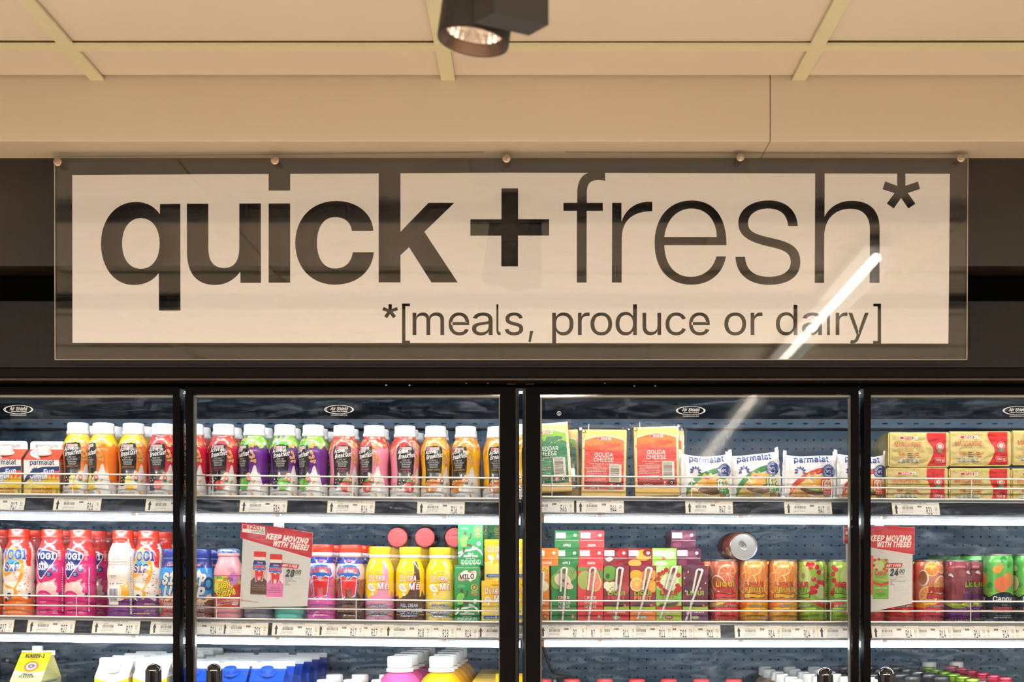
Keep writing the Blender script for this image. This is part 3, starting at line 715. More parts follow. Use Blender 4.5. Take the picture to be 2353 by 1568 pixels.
# driver box, corners taken from the picture at a common height
hz = 0.6535
def bc(px, py): d = hz * F / (CY - py); return Vector((X(px, d), d, H + hz))
q = [bc(1134.6, 29.7), bc(1088.5, 53.2), bc(1215.7, 82.3), bc(1260.7, 57.4)]
q = [p - sp.location for p in q]
b = MB(); b.hexa([q[1], q[0], q[3], q[2]] + [p + Vector((0, 0, 0.152)) for p in (q[1], q[0], q[3], q[2])])
b.build('driver_box', M_DRV, sp)
mid = (q[0] + q[2]) / 2
MB().box(mid.x - 0.012, mid.x + 0.012, mid.y - 0.012, mid.y + 0.012, mid.z + 0.15, ZC - 0.034 - sp.location.z).build('track_adapter', M_SPOT, sp)
MB().tube([(R * .8 + 0.004, -0.004, 0.09), (q[2].x, q[2].y - 0.006, 0.09)], 0.006, 10).build('pivot', M_SPOT, sp)

# ------------------------------------------------------------------ the sign
DS = 2.252
k_ = DS / F
def z3(x, y, x0=1200): return (x0 + x / 3.015, 340 + y / 3.015)
def cv(pts, x0):
    out = []
    for p in pts:
        if p[0] == 'c':
            a, b_, c = z3(p[1], p[2], x0), z3(p[3], p[4], x0), z3(p[5], p[6], x0); out.append(('c', *a, *b_, *c))
        else: out.append(z3(p[0], p[1], x0))
    return bez(out, 12)
T3 = 140                                           # above the film's top edge, so a letter opens into the border
holes = []                                         # letters cut out of the white film
holes.append(cv([(1098, 380), (1240, 378), (1241, 1121), (1092, 1121), (1090, 860), ('c', 1050, 915, 990, 943, 915, 943), ('c', 775, 943, 688, 815, 688, 655),
                 ('c', 688, 490, 785, 365, 930, 365), ('c', 1005, 365, 1060, 395, 1097, 450)], 0))
keep = [cv([(965, 478), ('c', 1045, 478, 1096, 550, 1096, 654), ('c', 1096, 760, 1045, 830, 965, 830), ('c', 885, 830, 835, 760, 835, 654), ('c', 835, 550, 885, 478, 965, 478)], 0)]
holes.append(cv([(1285, 377), (1435, 377), (1435, 690), ('c', 1435, 775, 1470, 824, 1545, 824), ('c', 1615, 824, 1650, 775, 1650, 680), (1650, 376), (1800, 375), (1801, 928), (1658, 928), (1657, 850),
                 ('c', 1615, 910, 1550, 943, 1482, 943), ('c', 1350, 943, 1288, 860, 1286, 720)], 0))
holes.append(cv([(45, 376), (195, 375), (195, 927), (45, 927)], 600))
holes.append(cv([(45, T3), (195, T3), (195, 286), (45, 286)], 600))
holes.append(cv([(773, 567), (624, 567), ('c', 615, 505, 575, 471, 505, 471), ('c', 425, 471, 381, 545, 381, 650), ('c', 381, 755, 425, 828, 505, 828), ('c', 575, 828, 620, 790, 630, 715), (777, 715),
                 ('c', 765, 850, 660, 941, 505, 941), ('c', 340, 941, 230, 820, 230, 650), ('c', 230, 480, 345, 358, 515, 358), ('c', 655, 358, 768, 440, 773, 567)], 600))
holes.append(cv([(810, T3), (962, T3), (962, 573), (1157, 371), (1337, 371), (1128, 573), (1360, 925), (1177, 925), (1022, 680), (962, 735), (962, 925), (810, 925)], 600))
holes.append(cv([(1664, 270), (1780, 270), (1780, 485), (1996, 485), (1996, 599), (1779, 599), (1779, 814), (1663, 814), (1663, 600), (1448, 600), (1448, 486), (1664, 486)], 600))
holes.append(cv([(380, 427), (286, 427), (286, 371), (382, 371), (382, 300), ('c', 384, 210, 420, 165, 480, 159), (490, T3), (576, T3), (576, 218), ('c', 560, 214, 545, 213, 528, 213), ('c', 472, 213, 449, 240, 449, 300), (449, 371), (560, 371), (560, 427), (448, 427), (447, 926), (379, 926)], 1200))
holes.append(cv([(625, 371), (690, 371), (690, 502), ('c', 722, 405, 800, 358, 904, 363), (904, 430), ('c', 775, 428, 693, 490, 692, 615), (691, 926), (623, 926)], 1200))
holes.append(cv([(1420, 666), (988, 666), ('c', 990, 800, 1060, 886, 1170, 886), ('c', 1262, 886, 1328, 830, 1350, 744), (1417, 744), ('c', 1395, 870, 1300, 941, 1175, 941), ('c', 1010, 941, 920, 825, 920, 650), ('c', 920, 475, 1020, 354, 1178, 354), ('c', 1335, 354, 1422, 470, 1420, 666)], 1200))
keep.append(cv([(988, 609), ('c', 1000, 490, 1075, 411, 1178, 411), ('c', 1280, 411, 1350, 490, 1353, 609)], 1200))
holes.append(cv([(1916, 533), ('c', 1911, 420, 1830, 354, 1715, 354), ('c', 1590, 354, 1502, 420, 1502, 510), ('c', 1502, 600, 1575, 640, 1685, 668), (1760, 686), ('c', 1835, 705, 1867, 730, 1867, 785), ('c', 1867, 845, 1810, 886, 1715, 886), ('c', 1610, 886, 1553, 835, 1550, 747), (1482, 747),
                 ('c', 1487, 880, 1590, 942, 1715, 942), ('c', 1850, 942, 1934, 885, 1934, 785), ('c', 1934, 690, 1880, 652, 1770, 625), (1690, 606), ('c', 1610, 585, 1570, 565, 1570, 515), ('c', 1570, 450, 1630, 411, 1710, 411), ('c', 1790, 411, 1842, 450, 1849, 533)], 1200))
holes.append(cv([(370, T3), (436, T3), (435, 468), ('c', 470, 395, 540, 357, 625, 357), ('c', 755, 357, 818, 430, 818, 545), (817, 928), (748, 928), (750, 560), ('c', 750, 465, 705, 413, 615, 413), ('c', 505, 413, 434, 485, 433, 600), (432, 928), (366, 928)], 1753))
ast = [(940, T3), (997, T3), (997, 253), (1084, 223), (1099, 275), (1014, 303), (1067, 377), (1018, 411), (967, 338), (916, 411), (868, 376), (921, 304), (838, 277), (857, 222), (940, 253)]
holes.append(cv(ast, 1753))
a2 = [((x - 968) * .414 + 890, (max(y, 175) - 303) * .414 + 1130) for x, y in ast]
holes.append(cv(a2, 600))
holes.append(cv([(973, 1072), (1028, 1072), (1028, 1091), (996, 1091), (996, 1330), (1028, 1330), (1028, 1380), (973, 1380)], 600))
holes.append(cv([(828, 1073), (828, 1380), (772, 1380), (772, 1332), (804, 1332), (804, 1092), (774, 1092), (774, 1073)], 1753))
def small(ch, xa, xb, x0, yb=1291, ytop=None):
    """a text glyph fitted to its place on the sign; x-height letters run from 1133 to 1291"""
    cs = [c.copy() for c in _G[ch][1]]
    lo = min(c[:, 0].min() for c in cs); hi = max(c[:, 0].max() for c in cs)
    s = 155.0 / XH
    if ytop: s = (yb - ytop) / max(c[:, 1].max() for c in cs)
    for c in cs:
        px = xa + (c[:, 0] - lo) / (hi - lo) * (xb - xa); py = yb - c[:, 1] * s
        pts = [z3(u, v, x0) for u, v in zip(px, py)]
        (keep if _area(c) * _sgn < 0 else holes).append(pts)
for ch, xa, xb in (('m', 1046, 1266), ('e', 1297, 1440), ('a', 1460, 1603), ('s', 1687, 1816)): small(ch, xa, xb, 600)
small('l', 1629, 1659, 600, ytop=1077); small(',', 43, 77, 1200, yb=1291)
for ch, xa, xb in (('p', 208, 357), ('r', 387, 468), ('o', 474, 625), ('u', 836, 966), ('c', 996, 1138), ('e', 1160, 1304), ('o', 1405, 1557), ('r', 1588, 1670)): small(ch, xa, xb, 1200)
small('d', 648, 797, 1200, ytop=1077)
small('d', 96, 246, 1753, ytop=1080); small('a', 278, 418, 1753); small('i', 448, 476, 1753, ytop=1080); small('r', 512, 594, 1753); small('y', 600, 742, 1753)

quad = [(161.9, 399), (1166, 393.6), (2186.5, 396), (2182.8, 788), (1166, 787), (162.5, 786.4)]
vs_ = []; faces = []; kind = []
for kd, group in (('film', [quad]), ('hole', holes), ('keep', keep)):
    for c in group:
        c = np.array(c, float); c[:, 1] *= -1
        if _area(c) < 0: c = c[::-1]
        faces.append(list(range(len(vs_), len(vs_) + len(c)))); vs_ += [Vector(p) for p in c]; kind.append(kd)
r = delaunay_2d_cdt(vs_, [], faces, 1, 1e-5)
fm = MB(); fv = [(v[0], 0, v[1]) for v in r[0]]; ff = []
for f, of in zip(r[2], r[5]):
    ks = [kind[i] for i in of]
    if 'film' in ks and ('hole' not in ks or 'keep' in ks): ff.append(tuple(f))
fm.add([((x - CX) * k_, 0, z * k_) for x, _, z in fv], ff)

sg = thing('hanging_sign', 'clear acrylic sign reading quick + fresh in large cut-out letters', 'sign', (0, DS, H + CY * k_))
M_ACR = glass('clear_acrylic', smear=0.05, film=0.008, sscale=9.0, refl=1.55)
M_FILM = pm('white_vinyl_film', (246, 244, 241), 0.6, var=0.004, vscale=6)
M_PIN = pm('brushed_steel_pin', (200, 180, 158), 0.32, metal=0.9, var=0.1, vscale=400, stretch=(1, 1, 8))
def SX(px): return (px - CX) * k_
def SZ(py): return -py * k_
b = MB(); t_ = 0.008
fr = [(123.5, 359), (124.5, 826), (2223.5, 826), (2226, 352), (1166, 347)]
n = len(fr)
b.add([(SX(x), 0, SZ(y)) for x, y in fr] + [(SX(x), t_, SZ(y)) for x, y in fr],
      [tuple(range(n)), tuple(reversed(range(n, 2 * n)))] + [(i, i + n, (i + 1) % n + n, (i + 1) % n) for i in range(n)])
acr = b.build('acrylic_sheet', M_ACR, sg)
film = fm.build('lettering_film', M_FILM, sg, (0, t_ + 0.0006, 0))
M_EDGE = pm('polished_edge', (205, 186, 158), 0.25, var=0.1)
eb = MB()
for (x0, y0), (x1, y1) in (((124.5, 826), (2223.5, 826)), ((2226, 352), (2223.5, 826)), ((123.5, 359), (124.5, 826))):
    eb.tube([(SX(x0), t_ / 2, SZ(y0)), (SX(x1), t_ / 2, SZ(y1))], 0.0008, 6)
eb.build('polished_edge', M_EDGE, sg)
for px, py in ((136.5, 376), (634, 372.5), (1164, 368), (1699.5, 365), (2204.5, 367)):
    p = MB().lathe([(0.0062, -0.030), (0.0062, -0.0005), (0.0074, 0.0), (0.0074, 0.0075), (0.0068, 0.0085), (0, 0.0085)], 24, axis='y')
    p.build('standoff_pin', M_PIN, sg, (SX(px), -0.002, SZ(py)))

# ------------------------------------------------------------------ display fridge
M_BACK = pm('fridge_steel_blue', (56, 86, 108), 0.42, metal=0.2, var=0.06, vscale=5, bump=0.10, bscale=900)
M_DUCT = pm('fridge_duct_dark', (34, 50, 68), 0.4, metal=0.2, var=0.05, vscale=6)
M_STRIP = pm('fridge_slotted_strip', (78, 104, 126), 0.4, metal=0.2, var=0.04)
M_DARK = pm('hole_dark', (14, 20, 26), 0.9)
M_CHAN = pm('price_channel_navy', (22, 36, 52), 0.3, var=0.06, vscale=8)
M_CLIP = pm('channel_clear_lip', (112, 112, 112), 0.4, var=0.04)
M_CHROME = pm('chrome_wire', (236, 236, 232), 0.34, metal=0.85, var=0.02)
M_SHELF = pm('shelf_steel', (150, 160, 168), 0.4, metal=0.4)
M_SEAL = pm('door_seal_black', (17, 16, 16), 0.5)
M_POST = pm('mullion_steel', (176, 182, 190), 0.45, metal=0.6, var=0.15, vscale=6, stretch=(1, 1, .4))
M_SPACER = pm('glass_spacer', (120, 116, 104), 0.35, metal=0.5)
M_LED = emitter('cool_led', (0.88, 0.95, 1.0), 34.0)
M_LEDB = emitter('cool_led_blue', (0.86, 0.94, 1.0), 31.0)
M_GLASS = glass('door_glass', smear=0.06, film=0.0, sscale=15.0, wavy=0.0016, refl=0.62)
M_WHITE = ink('etched_white', 0.5)
YB = 2.835                                             # perforated back
fr_ = thing('display_fridge', 'long black glass-door drinks fridge with lit shelves below the sign', 'fridge', (0, 0, 0))

XL, XR = X(3, YB), 1.42
def LS(px, n):                                         # picture height of each shelf's front lip
    if n == 1: return 1137 + 0.0095 * px if px < 1198 else 1143.2 + 0.0063 * (px - 1240)
    if n == 2: return 1417 + 0.0125 * px if px < 1198 else 1429.6 + 0.0020 * (px - 1240)
    return 1838.0
def ZS(px, n, d=2.415): return Z(LS(px, n) + 4, 2.415) # shelf surface at a picture column

# perforated back panel: one plate with real round holes, a dark cavity behind
pit = 0.01955
def perforated(name, z0, z1, parent):
    nx = int((XR - XL) / pit); nz = max(1, int(round((z1 - z0) / pit)))
    h = pit / 2; r = 0.0024; V = []; Fc = []
    an = [2 * PI * k / 8 for k in range(8)]
    sq = [(h, 0), (h, h), (0, h), (-h, h), (-h, 0), (-h, -h), (0, -h), (h, -h)]
    for i in range(nx):
        for j in range(nz):
            cx_, cz_ = XL + pit * (i + .5), z0 + pit * (j + .5); n = len(V)
            V += [(cx_ + a, YB, cz_ + b_) for a, b_ in sq] + [(cx_ + r * math.cos(a), YB, cz_ + r * math.sin(a)) for a in an] + [(cx_ + r * math.cos(a), YB + .004, cz_ + r * math.sin(a)) for a in an]
            for k in range(8):
                k2 = (k + 1) % 8
                Fc += [(n + k, n + 8 + k, n + 8 + k2, n + k2), (n + 8 + k, n + 16 + k, n + 16 + k2, n + 8 + k2)]
    me = bpy.data.meshes.new(name); me.from_pydata(V, [], Fc); me.update(); me.materials.append(M_BACK)
    return put(name, me, parent)
ztop = Z(1022, YB) + pit * .5 + pit * 0.0
zs0 = 0.55
zlo = Z(1012, YB) + pit * .5 - pit * round((Z(1012, YB) - zs0) / pit)
bpn = perforated('back_panel', zlo, Z(1012, YB) + pit * .5, fr_)
MB().box(XL, XR, YB - .0, YB + .002, Z(1012, YB) + pit * .5, Z(990, YB)).build('back_panel_edge', M_BACK, bpn)
MB().box(XL, XR, YB + .004, YB + .012, zlo, Z(985, YB)).build('back_cavity', M_DARK, bpn)

# slotted air duct over the top shelf
YD = 2.80
dz0, dz1 = Z(983.5, YD), Z(964.5, YD)
du = MB(); sw, sh = 0.0115, 0.0030; pitch = 36.2 * YD / F
nx = int((XR - XL) / pitch)
for i in range(nx):
    x0 = XL + pitch * i; xm = x0 + pitch / 2; zm = (dz0 + dz1) / 2
    V = [(x0, YD, dz0), (x0 + pitch, YD, dz0), (x0 + pitch, YD, dz1), (x0, YD, dz1), (xm - sw / 2, YD, zm - sh / 2), (xm + sw / 2, YD, zm - sh / 2), (xm + sw / 2, YD, zm + sh / 2), (xm - sw / 2, YD, zm + sh / 2)]
    V += [(x, YD + .004, z) for x, _, z in V[4:8]]
    du.add(V, [(0, 1, 5, 4), (1, 2, 6, 5), (2, 3, 7, 6), (3, 0, 4, 7), (4, 5, 9, 8), (5, 6, 10, 9), (6, 7, 11, 10), (7, 4, 8, 11)])
duct = du.build('air_duct', M_STRIP, fr_)
MB().box(XL, XR, YD + .006, YD + .012, dz0, dz1).build('duct_slots', M_DARK, duct)
MB().box(XL, XR, YD, YB, dz0 - .0012, dz0).build('duct_lip', M_DUCT, duct)
MB().hexa([(XL, 2.62, Z(905, 2.62)), (XR, 2.62, Z(905, 2.62)), (XR, YD - .002, dz1), (XL, YD - .002, dz1), (XL, 2.62, Z(905, 2.62) + .02), (XR, 2.62, Z(905, 2.62) + .02), (XR, YD - .002, dz1 + .03), (XL, YD - .002, dz1 + .03)]).build('duct_slope', M_DUCT, duct)
MB().box(XL, XR, YB + .012, YB + .05, 0.1, Z(900, 2.3)).build('rear_wall', M_DARK, fr_)
MB().box(XL, XR, 2.378, YB + .05, Z(891, 2.385), Z(891, 2.385) + .03).build('canopy', M_DUCT, fr_)
for x0, x1 in ((XL - .03, XL), (XR, XR + .03)):
    MB().box(x0, x1, 2.39, YB + .05, 0.1, Z(893, 2.385)).build('side_panel', M_BACK, fr_)
MB().box(XL - .06, XR + .06, 2.33, YB + .05, 0.0, 0.42).build('plinth', M_FRAME, fr_)
ct = MB().tube([(XL, 2.392, Z(898.0, 2.392)), (XR, 2.392, Z(898.0, 2.392))], 0.006, 10).build('canopy_light', M_LED, fr_)

# shelves: pan, price channel, guard wires, light tube with clips
SEG = {1: ((-215, 1197.5), (1199, 2480)), 2: ((-215, 1197.5), (1199, 2480)), 3: ((-215, 1197.5), (1199, 2480))}
def bar(mb, n, xa, xb, dy0, dy1, d0, d1):
    """bar along a shelf's front: dy = picture rows below the lip"""
    a = [LS(xa + .1, n), LS(xb - .1, n)]
    p = []
    for dy in (dy1, dy0):
        p += [(X(xa, 2.41), d0, Z(a[0] + dy, 2.41)), (X(xb, 2.41), d0, Z(a[1] + dy, 2.41)), (X(xb, 2.41), d1, Z(a[1] + dy, 2.41)), (X(xa, 2.41), d1, Z(a[0] + dy, 2.41))]
    mb.hexa(p); return mb
def chd(dy): return 2.4135 - max(0, dy - 3) * 0.00030     # the price channel leans out at the foot
def rod(mb, n, xa, xb, dy, d, r, k=8):
    mb.tube([(X(xa, 2.41), d, Z(LS(xa + .1, n) + dy, 2.41)), (X(xb, 2.41), d, Z(LS(xb - .1, n) + dy, 2.41))], r, k); return mb
for n in (1, 2, 3):
    for xa, xb in SEG[n]:
        sh_ = bar(MB(), n, xa, xb, 4, 7, 2.412, YB - .01).build('shelf', M_SHELF, fr_)
        def slab(dy0, dy1, o0, o1):                     # piece of the tilted price channel; o = offsets from its face
            p = []
            for dy in (dy1, dy0):
                for q_, o in ((xa, o0), (xb, o0), (xb, o1), (xa, o1)): p.append((X(q_, 2.41), chd(dy) + o, Z(LS(q_ + (.1 if q_ == xa else -.1), n) + dy, 2.41)))
            return MB().hexa(p)
        slab(2.5, 40, 0, .004).build('price_channel', M_CHAN, sh_)
        for g in (8, 34): slab(g, g + 1.2, -.0008, .001).build('channel_rib', M_CHAN, sh_)
        slab(0.8, 3.2, -.004, .006).build('channel_top_lip', M_CLIP, sh_)
        slab(35.5, 39.5, -.0045, .001).build('channel_bottom_lip', M_CLIP, sh_)
        mb = MB()
        for dy in (-48.5, -26.5): rod(mb, n, xa, xb, dy, 2.4095, 0.0017)
        rod(mb, n, xa, xb, -1.2, 2.4085, 0.0018)
        x = (168 if xa < 0 else 1268) - 0
        if n == 2: x = 176 if xa < 0 else 1266
        while x - 322 > xa: x -= 322
        while x < xb:
            mb.tube([(X(x, 2.413), 2.413, Z(LS(x, n) - 48.5, 2.413)), (X(x, 2.413), 2.413, Z(LS(x, n) + 3, 2.413))], 0.0011, 6)
            x += 321.5
        mb.build('guard_rail', M_CHROME, sh_)
        if n < 3:
            dyc = 51.5 if n == 1 else 50.5
            xs = xa if xa < 0 else 1250
            rod(MB(), n, xs, xb - 2, dyc, 2.408, 0.0057, 12).build('light_tube', M_LED if n == 1 else M_LEDB, sh_)
            if xa > 0: rod(MB(), n, 1240, 1251, dyc, 2.408, 0.0060, 10).build('tube_cap', pm('tube_cap_tan', (190, 150, 110), 0.4), sh_)
            for xc in ((310, 640, 1022) if xa < 0 else (1377, 1700, 2030)):
                zc_ = Z(LS(xc, n) + dyc, 2.41)
                MB().box(X(xc, 2.41) - .0045, X(xc, 2.41) + .0045, 2.4015, 2.414, zc_ + .0040, zc_ + .011).build('tube_clip', pm('clip_white', (205, 208, 205), 0.4), sh_)
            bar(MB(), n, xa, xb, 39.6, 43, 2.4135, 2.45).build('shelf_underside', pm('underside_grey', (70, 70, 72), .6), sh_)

# loose parts of the fridge interior at the left end of the right bay
cb = MB()
cb.tube([W(1243 + 2, 1478, 2.80), W(1252, 1500, 2.80), W(1262, 1530, 2.80), W(1276, 1552, 2.80), W(1300, 1557, 2.80), W(1312, 1557, 2.80)], 0.0035, 8)
cb.build('cable', M_SEAL, fr_)
MB().box(X(1290, 2.80), X(1313, 2.80), 2.79, 2.82, Z(1562, 2.8), Z(1553, 2.8)).build('cable_bracket', M_SEAL, fr_)
MB().tube([W(1236, 1214, 2.70), W(1246, 1226, 2.66), W(1252, 1238, 2.62), W(1258, 1241, 2.62), W(1260, 1236, 2.64), W(1254, 1214, 2.72)], 0.0022, 8).build('wire_hook', M_CHROME, fr_)
for px, py in ((1243, 1537), (1275, 1565), (18, 1519)):
    MB().lathe([(0.0042, 0), (0.0042, .004), (0.002, .005), (0, .003)], 16, c=(X(px, 2.83), 2.83, Z(py, 2.83)), axis='y').build('rivet', M_CHROME, fr_)
MB().tube([W(-20, 1512, 2.81), W(12, 1511, 2.81), W(34, 1518, 2.81), W(60, 1536, 2.81)], 0.0025, 8).build('cable', M_SEAL, fr_)

# mullion posts behind the door seams
for xa, xb in ((412.8, 421.5), (1974.5, 1983)):
    MB().box(X(xa, 2.395), X(xb, 2.395), 2.385, 2.400, 0.1, Z(893, 2.39)).build('mullion_post', M_POST, fr_)

# doors
DD = 2.335
def logo(cv_, x, y, s):
    for k in (0, 1):                                   # two offset swooshes make the oval mark
        cx_ = x + (-1.5 if k else 1.5) * s; w_ = 31 * s; h_ = 9.5 * s
        P = []; T = []
        for i in range(41):
            a = 2 * PI * i / 40; th = (0.9 + 1.1 * max(0, math.cos(a - (0 if k == 0 else PI)))) * s * (1.0 if k == 0 else .6)
            c, q = math.cos(a), math.sin(a)
            P += [(cx_ + w_ * c, y + h_ * q), (cx_ + (w_ - th * 1.6) * c, y + (h_ - th * .7) * q)]
        for i in range(40): T += [(2 * i, 2 * i + 1, 2 * i + 3), (2 * i, 2 * i + 3, 2 * i + 2)]
        cv_.raw(P, T, (240, 246, 248))
    cv_.text('Air Shield', x, y - 1.5 * s, 7.0 * s, (242, 247, 250), w=38 * s, it=.22, bold=.03)
    cv_.text('Glacier Door Systems', x + 1 * s, y - 5.4 * s, 2.5 * s, (235, 242, 246), w=34 * s, bold=.03)
    cv_.text('TOUGHENED SANS 1263', x, y - 13.6 * s, 2.6 * s, (225, 234, 240), w=36 * s, bold=.03)
def door(xa, xb, sl, sr, handles, logos, mirror):
    """xa..xb outer edges, sl / sr widths of the stiles, all in px at the door plane"""
    zt, zb = Z(889, DD), 0.45
    def x(p): return X(p, DD)
    m = MB()
    rail = 15.5
    m.hexa([(x(xa), DD, zb), (x(xa + sl), DD, zb), (x(xa + sl), DD + .035, zb), (x(xa), DD + .035, zb),
            (x(xa), DD, zt), (x(xa + sl), DD, Z(889 + rail, DD)), (x(xa + sl), DD + .035, Z(889 + rail, DD)), (x(xa), DD + .035, zt)])
    m.hexa([(x(xb - sr), DD, zb), (x(xb), DD, zb), (x(xb), DD + .035, zb), (x(xb - sr), DD + .035, zb),
            (x(xb - sr), DD, Z(889 + rail, DD)), (x(xb), DD, zt), (x(xb), DD + .035, zt), (x(xb - sr), DD + .035, Z(889 + rail, DD))])
    m.hexa([(x(xa + sl) + .0003, DD + .0004, Z(889 + rail, DD)), (x(xb - sr) - .0003, DD + .0004, Z(889 + rail, DD)), (x(xb - sr) - .0003, DD + .035, Z(889 + rail, DD)), (x(xa + sl) + .0003, DD + .035, Z(889 + rail, DD)),
            (x(xa) + .0004, DD + .0004, zt), (x(xb) - .0004, DD + .0004, zt), (x(xb) - .0004, DD + .035, zt), (x(xa) + .0004, DD + .035, zt)])
    m.box(x(xa), x(xb), DD, DD + .035, zb - .05, zb)
    d = m.build('door', M_FRAME, fr_)
    g = MB().box(x(xa + sl) - .002, x(xb - sr) + .002, DD + .008, DD + .012, zb, Z(903.5, DD)).mesh('glass_pane', M_GLASS)
    put('glass_pane', g, d)
    g2 = MB().box(x(xa + sl) - .002, x(xb - sr) + .002, DD + .024, DD + .028, zb, Z(903.5, DD)).mesh('glass_pane', M_GLASS)
    p = put('glass_pane', g2, d); p.rotation_euler = (0.0016, 0, 0.0045 * (1 if mirror else -1)); 
    b_ = MB().box(x(xa + sl) - .001, x(xb - sr) + .001, DD + .0122, DD + .0238, Z(913, DD + .012), Z(903.5, DD))
    b_.box(x(xa + sl) - .001, x(xa + sl) + .0030, DD + .0122, DD + .0238, zb, Z(913, DD + .012)); b_.box(x(xb - sr) - .0022, x(xb - sr) + .001, DD + .0122, DD + .0238, zb, Z(913, DD + .012))
    b_.build('glass_spacer', M_SPACER, d)
    for px, top in handles:
        hd = DD
        sgn = 1 if px > CX else -1
        xx = X(px, 2.275); zt_ = Z(top, 2.275) - .0145
        M_H = pm('handle_gloss_black', (16, 14, 14), 0.12, metal=0.2, coat=1.0)
        hb = MB().lathe([(0, -.375)] + [(.0142 * math.sin(i * PI / 12), -.3608 - .0142 * math.cos(i * PI / 12)) for i in range(1, 7)] + [(.0142, -.014)] + [(.0142 * math.cos(i * PI / 12), -.014 + .0142 * math.sin(i * PI / 12)) for i in range(1, 6)] + [(0, .0002)], 28)
        put('handle', hb.mesh('handle', M_H), d, (xx, DD - .058, Z(top, 2.275)), (-.05, 0, 0))
        for dz_ in (-.10, -.30): MB().tube([(xx, DD - .05, Z(top, 2.275) + dz_), (xx, DD + .009, Z(top, 2.275) + dz_)], .008, 14).build('handle_post', M_H, d)
    c = Canvas()
    for lx, ly, s in logos: logo(c, lx, -ly, s)
    if logos: put('etched_logo', c.mesh('etched_logo', lambda a, b, l: np.stack([(a - CX) * (DD + .008) / F, DD + .008 - l * .0003, H + (CY + b) * (DD + .008) / F], 1), M_WHITE, base=.5), d)
    return d
def smooth_open(pts, n):
    P = [pts[0]] + list(pts) + [pts[-1]]; out = []
    for i in range(1, len(P) - 2):
        for k in range(n):
            t = k / n
            out.append([0.5 * (2 * P[i][j] + (P[i + 1][j] - P[i - 1][j]) * t + (2 * P[i - 1][j] - 5 * P[i][j] + 4 * P[i + 1][j] - P[i + 2][j]) * t * t + (3 * P[i][j] - P[i - 1][j] - 3 * P[i + 1][j] + P[i + 2][j]) * t ** 3) for j in range(3)])
    return out + [list(pts[-1])]
door(-357, 412.7, 36, 15.5, [(352, 1525)], [(42, 941.5, 1.05)], False)
dB = door(425.5, 1184, 15, 35.5, [(492, 1525)], [(779, 941.5, 1.05)], True)
dC = door(1209, 1974, 32.5, 15.5, [(1896, 1535)], [(1587, 944, 1.05)], False)
door(1985.5, 2765, 15.5, 35, [(2036, 1534)], [(2338, 944, 1.05)], True)
c = Canvas(); c.ring(1284.5, -950.5, 4.1, 5.0, (235, 240, 244)); c.text('1', 1284.5, -953, 5, (235, 240, 244), bold=.05)
put('etched_mark', c.mesh('etched_mark', lambda a, b, l: np.stack([(a - CX) * (DD + .008) / F, DD + .008 - l * .0003, H + (CY + b) * (DD + .008) / F], 1), M_WHITE, base=.5), dC)
for dr, xs, s in ((dB, 1184, 1), (dC, 1209, -1)):       # soft seals and top pivots where two doors meet
    for i, (o, dp) in enumerate(((1.5, .004), (4.2, .010), (6.4, .016))):
        MB().tube([(X(xs + s * o, DD), DD + dp, 0.46), (X(xs + s * o, DD), DD + dp, Z(893, DD))], 0.0019, 8).build('door_seal', M_SEAL, dr)
    xp = xs - s * 9
    MB().bevbox(X(xp - 10, DD), X(xp + 10, DD), DD + .004, DD + .026, Z(883.5, DD), Z(880, DD), .0008).build('pivot_plate', M_LIP, dr)
    mb = MB()
    for i in range(6): mb.box(X(xp - 9 + i * 3, DD), X(xp - 7.4 + i * 3, DD), DD + .004, DD + .024, Z(880, DD), Z(877.5, DD))
    mb.build('pivot_teeth', M_CHROME, dr)
    MB().box(X(xp - 8, DD), X(xp + 8, DD), DD + .006, DD + .022, Z(890, DD), Z(883, DD)).build('pivot_block', M_FRAME, dr)
mb = MB()
for px, py in ((424, 876), (1005, 878), (1071, 879), (1121, 879), (1275, 878), (1390, 879), (1894, 878), (1978, 878), (887, 884.5), (941, 885), (1458, 887), (1506, 887)):
    mb.lathe([(.0022, 0), (.0018, .0016), (0, .0022)], 10, c=(X(px, 2.335), 2.338, Z(py, 2.335)), axis='y')
mb.build('track_screws', M_CHROME, fr_)['kind'] = 'stuff'

# ------------------------------------------------------------------ goods
DC, DFt = 2.475, 2.45
KC, KF = DC / F, DFt / F
INK_G = ink('ink_gloss_sleeve', 0.22, coat=0.5)
INK_M = ink('ink_matt_card', 0.55)
INK_C = ink('ink_on_can', 0.24, metal=0.45)
INK_F = ink('ink_on_foil', 0.36, metal=0.25, bump=0.5, bscale=70)
INK_P = ink('ink_film_wrap', 0.25, coat=0.6, bump=0.35, bscale=60)
M_CAPW = pm('cap_white', (244, 245, 243), 0.35, var=0.01)
M_CARD = pm('carton_white', (238, 238, 232), 0.45, var=0.01)
M_ALU = pm('can_aluminium', (196, 202, 206), 0.28, metal=1.0, var=0.02)

def surf(x, n): return ZS(CX + x * F / 2.415, n)
def at(px, n, d): x = X(px, d); return (x, d, surf(x, n))
def spawn(parts, name, label, cat, loc, rot=(0, 0, 0), group=None):
    t = thing(name, label, cat, loc, rot, group)
    for nm, me in parts: put(nm, me, t)
    return t
def scaled(mb, k, name, mat):
    mb.v = [(a * k, b * k, c * k) for a, b, c in mb.v]
    return mb.mesh(name, mat)
def turned(prof, k, name, mat, n=48, rib=None, ends=True):
    return autosmooth(scaled(MB().lathe(prof, n, rib, ends=ends), k, name, mat), 50)
def zs(prof, s): return [(r, z * s) for r, z in prof]
ORD = ['first', 'second', 'third', 'fourth', 'fifth', 'sixth', 'seventh', 'eighth', 'ninth', 'tenth', 'eleventh', 'twelfth', 'thirteenth', 'fourteenth', 'fifteenth', 'sixteenth']

